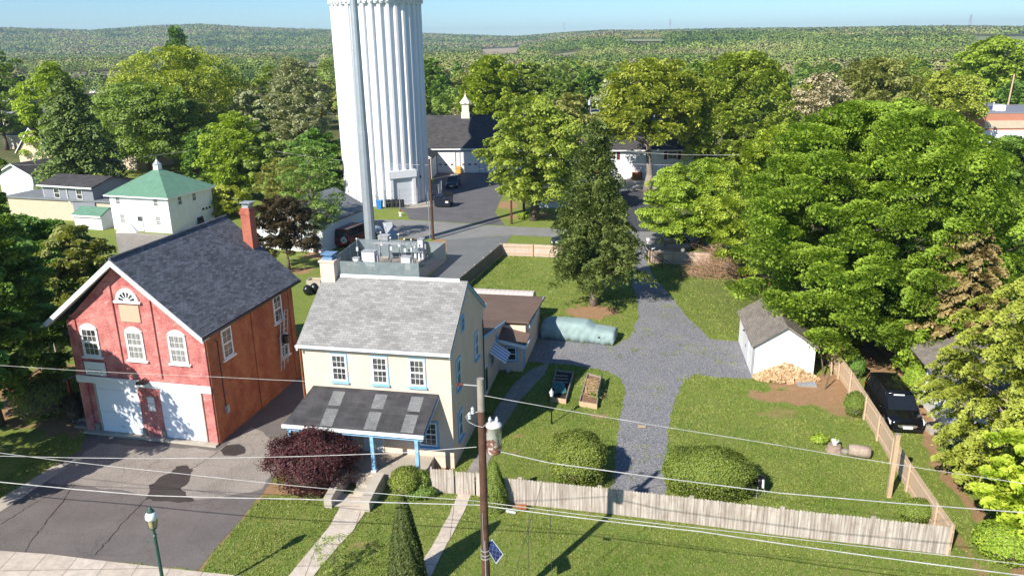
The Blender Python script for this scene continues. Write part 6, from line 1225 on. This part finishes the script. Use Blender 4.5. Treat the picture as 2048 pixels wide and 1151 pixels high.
for a_ in (.78, 2.36): mb.hexa([(-.35 + math.cos(a_) * r_ + math.sin(a_) * o_, y_, 1.0 + math.sin(a_) * r_ - math.cos(a_) * o_) for y_ in (5.341, 5.35) for r_, o_ in ((-.33, -.03), (.33, -.03), (.33, .03), (-.33, .03))])
mb.build('cross', MT['black'], sw_)
g = G(752, 470); car('silver pickup with dark windows parked behind the steel mast', 'silver_pickup', 'pickup', (g[0] + .6, g[1] + .5), R(100), 5.2, 2.0, 1.75, 'carwhite', wind=1.8)
g = G(903, 378); car('black car parked at the fire station beside the tower shadow', 'black_car', 'car', (g[0], g[1]), R(-4), 4.7, 1.9, 1.65, 'carblack')
g = G(1372, 502); car('dark car with a white bumper parked behind the rear fence, under the maple', 'parked_car', 'car', (g[0] - 4.2, g[1] - .5), R(-80), 4.6, 1.85, 1.55, 'cardark')
g = G(1105, 492); car('dark car with a pale roof parked on the street behind the spruce', 'parked_car', 'car', (g[0], g[1]), R(-78), 4.6, 1.85, 1.5, 'cardark')
# covered pickup under a tarpaulin
A = G(1082, 676); B = G(1226, 691); L = np.linalg.norm(B - A); ang = math.atan2(B[1] - A[1], B[0] - A[0]); ct = empty('covered_pickup', (A[0], A[1], 0), ang, 'pickup truck under a pale green fabric cover beside the gravel drive', 'covered truck')
st_ = [(0, .86, 1.2), (.06, .94, 1.36), (.30, .96, 1.40), (.60, .96, 1.42), (.62, .95, 1.38), (.68, .93, 1.18), (.72, .94, 1.06), (.85, .95, 1.03), (.97, .93, .98), (1.0, .88, .9)]
mb = MB(); rings = []; NS = 66; nr_ = np.random.default_rng(5)
for i in range(NS):
    t_ = i / (NS - 1); hw = np.interp(t_, [q[0] for q in st_], [q[1] for q in st_]); zt = np.interp(t_, [q[0] for q in st_], [q[2] for q in st_]); ring = []
    for k in range(37):
        u = -1 + 2 * k / 36; e_ = 5.0; a_ = math.pi * (1 - (u + 1) / 2); cx, cz = math.cos(a_), math.sin(a_); x = math.copysign(abs(cx) ** (2 / e_), cx); z = abs(cz) ** (2 / e_)
        wv = .018 * math.sin(t_ * 60 - z * 9 + 6 * abs(x)) * (1 - z ** 4) + .025 * math.sin(t_ * 46 + 2.2 * math.sin(z * 4 + 3 * x)) * (1 - z ** 6) + .03 * math.sin(t_ * 23 + x * 5 + z * 7) * (1 - z ** 8 * .6) + .015 * math.sin(t_ * 90 + z * 15) * (1 - z ** 4)
        sag = -.03 * math.sin(u * math.pi * 1.5) ** 2
        ring.append((t_ * L + wv * .4, hw + x * (hw + wv * 1.1 + .05 * (1 - z)), max(.04, z * (zt + sag)) if k not in (0, 36) else .04))
    rings.append(ring)
mb.loft(rings); mb.build('fabric_cover', plain('pale_green_fabric', (.27, .36, .345), .85, .12, 1.3, grime=.25), ct, True)
mb = MB(); mb.cyl((L * .2, .02, .3), (L * .2, 1.9, .3), .3, n=14); mb.cyl((L * .82, .02, .3), (L * .82, 1.9, .3), .3, n=14); mb.build('wheels', MT['rubber'], ct)

# ---------------------------------------------------------------- poles, lamp, wires
PB = np.array([-1.16, 24.9]); z_at = lambda px, py: ZAT(px, py, *PB)
PTOP = z_at(951, 757); SD = np.array([math.cos(R(-12.4)), math.sin(R(-12.4))])
up_ = empty('utility_pole', (*PB, 0), 0, 'tall brown utility pole in front of the cream house carrying a rusty transformer', 'utility pole')
mb = MB(); mb.cyl((0, 0, 0), (0, 0, PTOP * .88), .165, .13, 16); mb.build('shaft', MT['wood_pole'], up_); mb = MB(); mb.cyl((0, 0, PTOP * .88 + .002), (0, 0, PTOP), .13, .125, 16); mb.build('grey_top', MT['wood_grey'], up_)
zt = z_at(983, 905); zt1 = z_at(983, 850); tx = np.array([.42, .08]); mb = MB(); hh = zt1 - zt; mb.lathe([(.26, 0), (.28, .04), (.28, hh - .05), (.31, hh - .04), (.31, hh), (.22, hh + .08), (.05, hh + .12)], (*tx, zt), 20)
def rustmat():
    m = M('rusty_white_paint'); f = m.ramp(m.noise(3.2, 6, .6), .5, .56); g_ = m.ramp(m.noise(1.7, 4), .45, .6); return m.out(m.mix(f, m.mix(g_, (.62, .60, .57), (.66, .52, .42)), (.28, .11, .08)), .6)
tr_ = mb.build('transformer', rustmat(), up_, True); mb = MB()
for k in (-1, 1): mb.lathe([(.045, 0), (.07, .04), (.045, .08), (.07, .12), (.045, .16), (.03, .22)], (tx[0] + .12 * k, tx[1], zt + hh + .08), 8)
mb.build('bushing', MT['porcelain'], tr_); mb = MB(); mb.box(.1, .2, .02, .12, zt + .25, zt + .35); mb.box(.1, .2, .02, .12, zt + .7, zt + .8); mb.build('bracket', MT['trim'], tr_)
zi = z_at(951, 771); mb = MB(); mb.cyl((-.13, 0, zi), (-.75, .14, zi + .0), .02); mb.build('insulator_arm', MT['steel'], up_); mb = MB(); ia = []
for k in range(3): c = np.array([-.62 - .09 * k, .12, zi]); mb.cyl(c, c + [-.05, .01, 0], .075, .05, 10)
mb.build('insulator', MT['brown_porcelain'], up_)
zk = z_at(925, 830); mb = MB(); 
for (x, z0, z1) in ((-.30, zk + .05, zk + .32), (-.42, zk - .15, zk + .12)):
    mb.lathe([(.04, 0), (.07, .04), (.045, .08), (.07, .12), (.045, .16), (.07, .2), (.03, z1 - z0)], (x, -.05, z0), 8)
mb.build('cutout', MT['porcelain'], up_); mb = MB(); mb.tube([(-.13, 0, zk + .1), (-.42, -.05, zk + .1)], .02); mb.tube([(-.42, -.05, zk + .12), (-.55, -.06, zk - .05), (-.45, -.06, zk - .25), (-.2, -.1, zk - .38), (.05, -.15, zk - .42), (.35, 0, zt + hh + .25)], .012); mb.build('jumper_wires', MT['wire'], up_)
zs = z_at(988, 1102); PBv = np.array([PB[0], PB[1], 0])
def op_(px, py, off): d = ray(px, py); n = np.array([-SD[1], SD[0], 0]); p0 = PBv + n * off; t_ = ((p0 - np.array([0, 0, H])) @ n) / (d @ n); return np.array([0, 0, H]) + d * t_ - PBv
q4 = [op_(970, 1089, .05), op_(992, 1127, -.25), op_(1007, 1108, -.2), op_(984, 1077, .1)]; sp_ = MB(); dn = np.array([.015, .02, -.03]); sp_.hexa([q + dn for q in q4] + q4)
sfr = sp_.build('solar_panel', MT['steel'], up_); sp_ = MB(); cq = sum(q4) / 4; sp_.face(*[cq + (q - cq) * .9 + [-.002, -.004, .004] for q in q4]); sp_.build('solar_cells', MT['solar'], sfr); mb = MB(); mb.cyl((.1, 0, zs), (.4, .05, zs), .025); mb.build('arm', MT['steel'], sfr)
mb = MB(); mb.tube([(.0, -.165, .2), (.0, -.15, zs + .6)], .02); mb.tube([(-.05, -.15, zs + .2), (-.06, -.16, z_at(957, 1020))], .012); mb.build('ground_wire', MT['steel'], up_)
for z in (zs - .25, zs - .1, zs + .1): mb = MB(); mb.cyl((0, 0, z), (0, 0, z + .03), .18, n=16); mb.build('strap', MT['steel'], up_)
def on_plane(px, py, off=0.):
    d = ray(px, py); n = np.array([-SD[1], SD[0], 0]); p0 = np.array([PB[0], PB[1], 0]) + n * off; t_ = ((p0 - np.array([0, 0, H])) @ n) / (d @ n); return np.array([0, 0, H]) + d * t_
def wire(label, pts, r, mat='wire', off=0, cat='cable', name='cable', extend='LR'):
    P = [on_plane(px, py, off) for px, py in pts]
    if extend:   # carry the span on beyond the frame
        for e0, e1, at0 in ((P[0], P[1], True), (P[-1], P[-2], False)):
            if ('L' if at0 else 'R') not in extend: continue
            q = e0 + (e0 - e1) / np.linalg.norm(e0 - e1) * 14; P = [q] + P if at0 else P + [q]
    D = []
    for a_, b_ in zip(P[:-1], P[1:]):
        L = np.linalg.norm(b_ - a_); n_ = max(1, int(L / 2.5))
        for k in range(n_): f_ = k / n_; D.append(a_ + (b_ - a_) * f_ - np.array([0, 0, .0016 * L * L * 4 * f_ * (1 - f_) * .3]))
    D.append(P[-1]); mb = MB(); mb.tube(D, r, 6); o = mb.build(name, MT[mat]); return tag(o, label, cat)
wire('thick pale cable crossing the parking lot and passing the pole low down', [(0, 963), (300, 990), (600, 997), (957, 1009), (1400, 1062), (2048, 1150)], .020)
wire('thin cable just above the thick one, level with the fence boards at the pole', [(0, 905), (350, 945), (953, 1001), (1500, 1066), (1915, 1112), (2048, 1128)], .012)
wire('pale cable running from the left edge to the pole beside the burgundy bush', [(0, 911), (300, 916), (600, 912), (800, 905), (953, 893)], .013, off=.1, extend='L')
wire('cable leaving the transformer to the right over the clipped boxwoods', [(958, 893), (1100, 925), (1300, 952), (1560, 985), (2048, 1024)], .017, off=.1, extend='R')
wire('upper bare wire leaving the pole top to the right above the front fence', [(960, 789), (1500, 880), (2048, 966)], .010, 'wire', extend='R')
wire('upper bare wire arriving at the brown insulators from the left', [(0, 730), (430, 753), (830, 769), (905, 772)], .008, 'wire', extend='L')
for k, (a_, b_, lab) in enumerate((((1098, 925), (1104, 1151), 'vertical guy wire dropping before the round boxwood'), ((1058, 1018), (1056, 1151), 'thin wire dropping from the thick cable right of the pole'), ((1095, 928), (1028, 1151), 'slanting dark wire from the cable joint down to the lower left'))):
    mb = MB(); mb.tube([on_plane(*a_), on_plane(*b_), on_plane(b_[0] * 2 - a_[0], b_[1] + 200)], .009, 5); tag(mb.build('guy_wire', MT['wire_dark']), lab, 'wire')
# splice cases on the thick cable
for (px, py, lab) in ((1012, 1016, 'small white splice cases on the cable beside the cone shrub'),):
    c = on_plane(px, py); mb = MB(); mb.cyl(c + [0, 0, -.1], c + [.35, -.07, -.14], .05); tag(mb.build('splice_case', MT['porcelain']), lab, 'splice case')
# other poles
def pole(label, pxb, pyb, pxt, pyt, r=.15, trans=False, mat='wood_pole'):
    b = G(pxb, pyb); h = ZAT(pxt, pyt, b[0], b[1]); t = empty('utility_pole', (b[0], b[1], 0), 0, label, 'utility pole'); q = on = None
    d = ray(pxt, pyt); k_ = b[1] / d[1] if d[1] else 0; lean = 0
    mb = MB(); mb.cyl((0, 0, 0), (lean, 0, h), r, r * .7, 10); mb.build('shaft', MT[mat], t)
    if trans:
        mb = MB(); mb.lathe([(.25, 0), (.27, .05), (.27, .9), (.2, 1.0)], (-.45, -.2, h - 2.6), 12); mb.build('transformer', MT['porcelain'], t); mb = MB(); mb.cyl((-.1, -.1, h - 3.4), (-.35, -.2, h - 3.2), .12, .1); mb.build('bracket', MT['trim'], t)
    return t, h
pole('brown utility pole beside the mast compound and dumpster', 866, 479, 863, 318, .17); pole('brown utility pole with a grey transformer beside the oak', 1048, 430, 1042, 265, .19, True); pole('short brown pole stub on the grass by the oak', 1023, 448, 1022, 388, .15)
pole('leaning utility pole between the green roof and the fresh green tree', 458, 378, 446, 290, .17); pole('tall thin pole at the left above the round green tree', 218, 200, 217, 165, .2)
mb = MB(); b = G(864, 478); mb.cyl((b[0] - .22, b[1], 0), (b[0] - .22, b[1], 5.5), .05, n=6); tag(mb.build('conduit_pipe', MT['galv']), 'pale conduit pipe on the utility pole beside the mast compound', 'pipe')
b0 = G(1048, 430); b1 = G(866, 479); b2 = G(458, 378)
for lab, pts in (('thin line from the left pole past the tower to the transformer pole', [(*b2[:2], 7.9), (*b1[:2], 8.6), (*b0[:2], 7.4), (60, 92, 7.4)]), ('upper line leaving the transformer pole over the spruce', [(*b0[:2], 10.2), (30, 92, 8.6), (90, 80, 9)]), ('line from the mast side pole down to the left trees', [(*b2[:2], 7.0), (-75, 108, 6.5)])):
    mb = MB(); P = [np.array(p) for p in pts]
    for a_, c_ in zip(P[:-1], P[1:]):
        for k in range(10): f0, f1 = k / 10, (k + 1) / 10; sg = lambda f_: a_ + (c_ - a_) * f_ - np.array([0, 0, 1.0 * 4 * f_ * (1 - f_) * .9]); mb.cyl(sg(f0), sg(f1), .022, n=4)
    tag(mb.build('power_line', MT['wire']), lab, 'power line')
# white timber post
b = G(1777, 993); t = empty('timber_post', (b[0], b[1], 0), R(-10), 'pale square timber post standing alone inside the tan fence', 'post'); h = ZAT(1795, 868, b[0], b[1]); mb = MB(); mb.hexa([(-.1, -.1, 0), (.1, -.1, 0), (.1, .1, 0), (-.1, .1, 0), (-.09, -.09, h), (.11, -.09, h), (.11, .11, h), (-.09, .11, h)]); mb.build('shaft', MT['tanwood'], t); mb = MB(); mb.box(-.088, .108, -.088, .108, h + .001, h + .03); mb.build('cap', MT['wood_grey'], t)
# street lamp
b = G(338, 1230); t = empty('street_lamp', (b[0], b[1], 0), 0, 'dark green street lamp with a white acorn globe at the lower left', 'street lamp'); h = ZAT(310, 1012, b[0], b[1]); mb = MB(); mb.lathe([(.2, 0), (.2, .3), (.12, .4), (.075, .6), (.06, h - 1.25), (.09, h - 1.2), (.055, h - 1.15), (.055, h - .95), (.13, h - .9), (.15, h - .84)], n=14); mb.build('post', MT['dark_green_paint'], t)
mb = MB(); mb.lathe([(.13, h - .838), (.15, h - .75), (.165, h - .52)], n=14); mb.build('lamp_cage', plain('amber_glass', (.35, .28, .15), .3, .2, 8, spec=.6), t); mb = MB(); mb.lathe([(.17, h - .518), (.23, h - .42), (.21, h - .28), (.14, h - .17)], n=14); mb.build('globe', MT['lampglass'], t, True); mb = MB(); mb.lathe([(.145, h - .168), (.12, h - .1), (.06, h - .05), (.07, h - .02), (.02, h + .04)], n=12); mb.build('finial', MT['dark_green_paint'], t)
for k in range(4): q = k * 1.57 + .5; mb = MB(); mb.cyl((.15 * math.cos(q), .15 * math.sin(q), h - .84), (.18 * math.cos(q), .18 * math.sin(q), h - .5), .012, n=5); mb.build('cage_bar', MT['dark_green_paint'], t)
mb = MB(); mb.cyl((-.35, 0, h - 1.45), (.03, 0, h - 1.5), .018); mb.build('banner_arm', MT['dark_green_paint'], t)
# yard lamp
b = G(1103, 847); t = empty('yard_lamp', (b[0], b[1], 0), 0, 'small black yard lamp post before the left garden bed', 'lamp post'); mb = MB(); mb.lathe([(.07, 0), (.045, .15), (.04, 1.75), (.09, 1.8)], n=10); mb.build('post', MT['black'], t); mb = MB(); mb.lathe([(.08, 1.802), (.13, 2.05), (.12, 2.08)], n=8); mb.build('lantern', MT['lampglass'], t); mb = MB(); mb.lathe([(.15, 2.082), (.05, 2.2), (.02, 2.3)], n=8); mb.build('lantern_cap', MT['steel'], t)

# ---------------------------------------------------------------- garden things
def bed(label, px4, soilm, extra):
    P = [G(*q) for q in px4]; c = sum(P) / 4; t = empty('garden_bed', (c[0], c[1], 0), 0, label, 'garden bed'); Q = [p[:2] - c[:2] for p in P]; hgt = .34
    for k in range(4):
        a_, b_ = Q[k], Q[(k + 1) % 4]; u = (b_ - a_) / np.linalg.norm(b_ - a_); nn = np.array([-u[1], u[0]]) * .05; mb = MB(); i_ = k % 2 * .05; aa = a_ + u * i_; bb = b_ - u * i_
        mb.hexa([(*aa, 0), (*bb, 0), (*(bb + nn), 0), (*(aa + nn), 0), (*aa, hgt), (*bb, hgt), (*(bb + nn), hgt), (*(aa + nn), hgt)]); mb.build('side_board', MT['wood_grey'] if k else MT['tanwood'], t)
    mb = MB(); mb.face(*[(*(q * .97), .24) for q in Q]); mb.build('soil', soilm, t); return t, Q
DS = plain('dark_soil', (.035, .028, .022), .95, .4, 8, bump=.6, bs=20); BS = plain('brown_soil', (.22, .12, .075), .95, .35, 6, bump=.8, bs=15)
t, Q = bed('raised garden bed with dark soil and a white hose, left of the two', [(1100, 803), (1132, 808), (1147, 752), (1112, 748)], DS, 0)
mb = MB()
for k in range(3): mb.hexa([(-.6 + .1 * k, .5 + k * .5, .25), (.5, .35 + k * .5, .25), (.5, .42 + k * .5, .25), (-.6 + .1 * k, .6 + k * .5, .25), (-.6 + .1 * k, .5 + k * .5, .3), (.5, .35 + k * .5, .3), (.5, .42 + k * .5, .3), (-.6 + .1 * k, .6 + k * .5, .3)])
mb.build('cross_slats', MT['wood_grey'], t); mb = MB(); prev = None
for k in range(20): q = k * .5; p_ = (.02 + .16 * math.cos(q), -.25 + .2 * math.sin(q), .30 + k * .004); (mb.cyl(prev, p_, .02, n=5) if prev else None); prev = p_
tag(mb.build('garden_hose', MT['trim']), 'white coiled hose lying in the left garden bed', 'hose'); bpy.context.scene.collection.objects['garden_hose'].location = t.location
mb = MB(); nr_ = np.random.default_rng(3)
gq = [[(-.55 + .75 * i / 6 + .05 * math.sin(j), -1.45 + 1.7 * j / 8, .30 + .16 * nr_.random()) for i in range(7)] for j in range(9)]
for j in range(8):
    for i in range(6): mb.face(gq[j][i], gq[j][i + 1], gq[j + 1][i + 1], gq[j + 1][i])
o = mb.build('garden_net', MT['green_fabric']); o.location = t.location; tag(o, 'crumpled green netting over the left garden bed', 'netting')
t2, Q = bed('raised garden bed of brown soil and straw, right of the two', [(1158, 812), (1194, 818), (1203, 762), (1175, 754)], BS, 0)
mb = MB()
for i in range(500): x, y = random.gauss(.05, .3), random.uniform(-1.3, 1.6); a_ = random.uniform(0, 3.14); logpiece(mb, (x, y, .27 + random.random() * .06), .22, a_, random.gauss(0, .3), .008)
o = mb.build('straw', plain('straw', (.50, .36, .18), .9, .25, 5), t2); tag(o, kind='stuff')
p, nr, s, _ = crown('flat', .9, .25, 10, 60, .07); o = leafobj('seedlings', p + [.0, -1.1, .2], nr, s, LM['mid'], t2); tag(o, kind='stuff')
mb = MB(); mb.cyl((-.4, -.6, .32), (-.3, .3, .34), .05, n=6); mb.build('stick', MT['tanwood'], t2)
mb = MB(); mb.box(-.01, .01, -1.5, 1.6, .3, .75); o = mb.build('net_panel', MT['green_fabric'], t2); o.location = (.55, 0, 0); o.rotation_euler = (0, 0, R(-12))
# stumps, log, pot
b = G(1718, 912); t = empty('fallen_log', (b[0], b[1], .32), R(-20), 'thick cut log lying on the lawn beside the tan fence', 'log'); mb = MB(); mb.loft([[(x, r_ * math.cos(q) * random.uniform(.93, 1.07), r_ * math.sin(q) * random.uniform(.93, 1.07)) for q in np.linspace(0, 6.28, 17)[:-1]] for x, r_ in ((-.55, .30), (-.2, .33), (.2, .34), (.52, .31))]); mb.build('log_body', plain('pale_log', (.36, .28, .22), .95, .25, 5, grime=.4, bump=.6, bs=14), t, True); mb = MB(); mb.cyl((.52, 0, 0), (.535, 0, 0), .27, n=14); mb.build('cut_end', MT['rust'], t)
b = G(1668, 900); t = empty('stump', (b[0], b[1], 0), 0, 'low wide stump carrying a white flower pot', 'stump'); mb = MB(); mb.lathe([(.46, 0), (.40, .12), (.36, .30), (.33, .36)], n=11); mb.build('stump_body', plain('grey_stump', (.30, .22, .17), .95, .25, 5, grime=.4, bump=.6, bs=14), t)
t = empty('flower_pot', (b[0], b[1], .365), 0, 'white flower pot with a small green plant on the stump', 'flower pot'); mb = MB(); mb.lathe([(.11, 0), (.17, .2), (.2, .22), (.2, .27), (.14, .26)], n=14); mb.build('pot', MT['trim'], t); p, nr, s, _ = crown('round', .34, .24, 8, 14, .08); leafobj('plant', p + [0, 0, .22], nr, s, LM['maple'], t)
b = G(1690, 905); mb = MB(); mb.lathe([(.2, 0), (.24, .12), (.16, .2), (.03, .23)], (b[0], b[1], 0), 8); tag(mb.build('stone', MT['concrete_dark']), 'small rounded stone between the stump and the fallen log', 'stone')
b = G(1038, 1010); mb = MB(); mb.cyl((b[0] - .05, b[1] - .35, .15), (b[0] + .35, b[1] - .38, .15), .14, n=12); tag(mb.build('log_piece', MT['rust']), 'short reddish log at the foot of the picket fence', 'log')
# kettle barbecue behind the right boxwood
b = G(1518, 1000); t = empty('barbecue', (b[0] + .1, b[1] + .5, 0), 0, 'dark covered barbecue standing in the shade right of the oblong boxwood', 'barbecue'); mb = MB(); mb.lathe([(.12, .5), (.28, .62), (.32, .8), (.28, .98), (.1, 1.08)], n=14); mb.build('kettle', MT['black'], t, True)
for q in (0, 2.1, 4.2): mb = MB(); mb.cyl((.2 * math.cos(q), .2 * math.sin(q), .62), (.36 * math.cos(q), .36 * math.sin(q), 0), .02, n=6); mb.build('leg', MT['steel'], t)
mb = MB(); mb.cyl((.1, -.25, 1.0), (.1, -.33, .6), .06, n=8); mb.build('white_handle', MT['trim'], t)
b = G(1868, 790); mb = MB(); mb.box(b[0] - .15, b[0] + .15, b[1] - .15, b[1] + .15, 0, .25); tag(mb.build('yellow_bucket', plain('yellow_green_plastic', (.55, .6, .15), .5, .05)), 'yellow green box by the cedar trunk near the minivan', 'box')
b = G(1010, 738); mb = MB(); mb.lathe([(.14, 0), (.2, .22), (.21, .26)], (b[0] + .2, b[1] - .5, 0), 10); tag(mb.build('wash_tub', MT['porcelain']), 'small pale tub by the bay window of the cream house', 'tub')
# distant lattice towers and lines
for k, (px, pyb, pyt) in enumerate(((1338, 66, 46), (1932, 62, 45), (1128, 76, 62))):
    r_ = 3300; d = ray(px, 100); a_ = math.atan2(d[0], d[1]); x, y = r_ * math.sin(a_), r_ * math.cos(a_); z0 = float(elev(x, y)); mb = MB()
    for s1 in (-1, 1):
        for s2 in (-1, 1): mb.cyl((x + 5 * s1, y + 5 * s2, z0), (x + .8 * s1, y + .8 * s2, z0 + 55), .55, n=4)
    for z in (38, 45, 52): mb.cyl((x - 9, y, z0 + z), (x + 9, y, z0 + z), .5, n=4)
    tag(mb.build('pylon', MT['steel']), ('pale lattice pylon on the hills right of the centre', 'pale lattice pylon on the hills near the right edge', 'pale lattice pylon on the low hills above the spruce')[k], 'pylon')

# ---------------------------------------------------------------- grass blades on the near lawns
def inside(poly, x, y):
    r_ = np.zeros(len(x), bool); n_ = len(poly); j = n_ - 1
    for i in range(n_):
        xi, yi, xj, yj = *poly[i], *poly[j]; c = ((yi > y) != (yj > y)) & (x < (xj - xi) * (y - yi) / (yj - yi + 1e-12) + xi); r_ ^= c; j = i
    return r_
def interp_soil(x, y):
    i = np.clip(np.searchsorted(XS, x), 1, nx - 1); j = np.clip(np.searchsorted(YS, y), 1, ny - 1); return soil.reshape(ny, nx)[j, i]
def grass(x0, x1, y0, y1, dens, hgt, wdt):
    n = int((x1 - x0) * (y1 - y0) * dens); x = rng.uniform(x0, x1, n); y = rng.uniform(y0, y1, n)
    ok = interp_soil(x, y) * .9 + vnoise(x, y, .25, 11) * .35 + vnoise(x, y, .9, 12) * .3 < .80
    ok &= (vnoise(x, y, .5, 21) * .5 + vnoise(x, y, 1.7, 22) * .5) > rng.random(n) * .75 + .12 * (vnoise(x, y, 3.1, 51) > .55)
    for k_, p in enumerate(POLYS): ok &= ~(inside(p, x, y) & ((vnoise(x, y, .55, 41) * .6 + vnoise(x, y, 2.5, 42) * .4 < .70) if k_ == 0 else True))
    x = x[ok]; y = y[ok]; n = len(x); a_ = rng.uniform(0, 6.28, n); h_ = hgt * (.5 + rng.random(n)); w_ = wdt * (.6 + .8 * rng.random(n)); la = rng.normal(size=(n, 2)) * hgt * .9
    ca, sa = np.cos(a_) * w_, np.sin(a_) * w_
    co = np.stack([np.stack([x - ca, y - sa, np.zeros(n)], 1), np.stack([x + ca, y + sa, np.zeros(n)], 1), np.stack([x + la[:, 0], y + la[:, 1], h_], 1)], 1).reshape(-1, 3)
    return co, np.clip(vnoise(x, y, 1.1, 31) * .5 + vnoise(x, y, 4., 32) * .4 + (rng.random(n) - .5) * .7 + .05, 0, 1)
parts = [grass(-30, 27, 25.5, 36, 420, .055, .028), grass(-27, 27, 36, 50, 240, .06, .036), grass(-12, 20, 50, 82, 90, .07, .05)]
co = np.concatenate([p[0] for p in parts]); rn = np.concatenate([p[1] for p in parts]); q = np.arange(len(co)).reshape(-1, 3)
me = mesh_np('grass', co, q, {'rnd': ('FACE', rn)}, leafmat('grass_blades', (.11, .20, .022), (.36, .37, .10), .2, .6, (.15, .20, .03), .0)); o = bpy.data.objects.new('grass', me); COL.objects.link(o); tag(o, 'short mown grass with yellowish patches', None, None, 'stuff')

# ---------------------------------------------------------------- haze
mb = MB(); mb.box(-6600, 6600, -320, 7200, -130, 150); hz = mb.build('haze', MT['white']); tag(hz, kind='stuff', label='thin summer haze over the valley')
m = bpy.data.materials.new('haze_volume'); m.use_nodes = True; n_ = m.node_tree; n_.nodes.clear(); o_ = n_.nodes.new('ShaderNodeOutputMaterial'); v = n_.nodes.new('ShaderNodeVolumePrincipled'); v.inputs['Color'].default_value = (.62, .78, 1.0, 1); v.inputs['Density'].default_value = .00013; v.inputs['Anisotropy'].default_value = .2; n_.links.new(v.outputs[0], o_.inputs['Volume']); hz.data.materials.clear(); hz.data.materials.append(m)
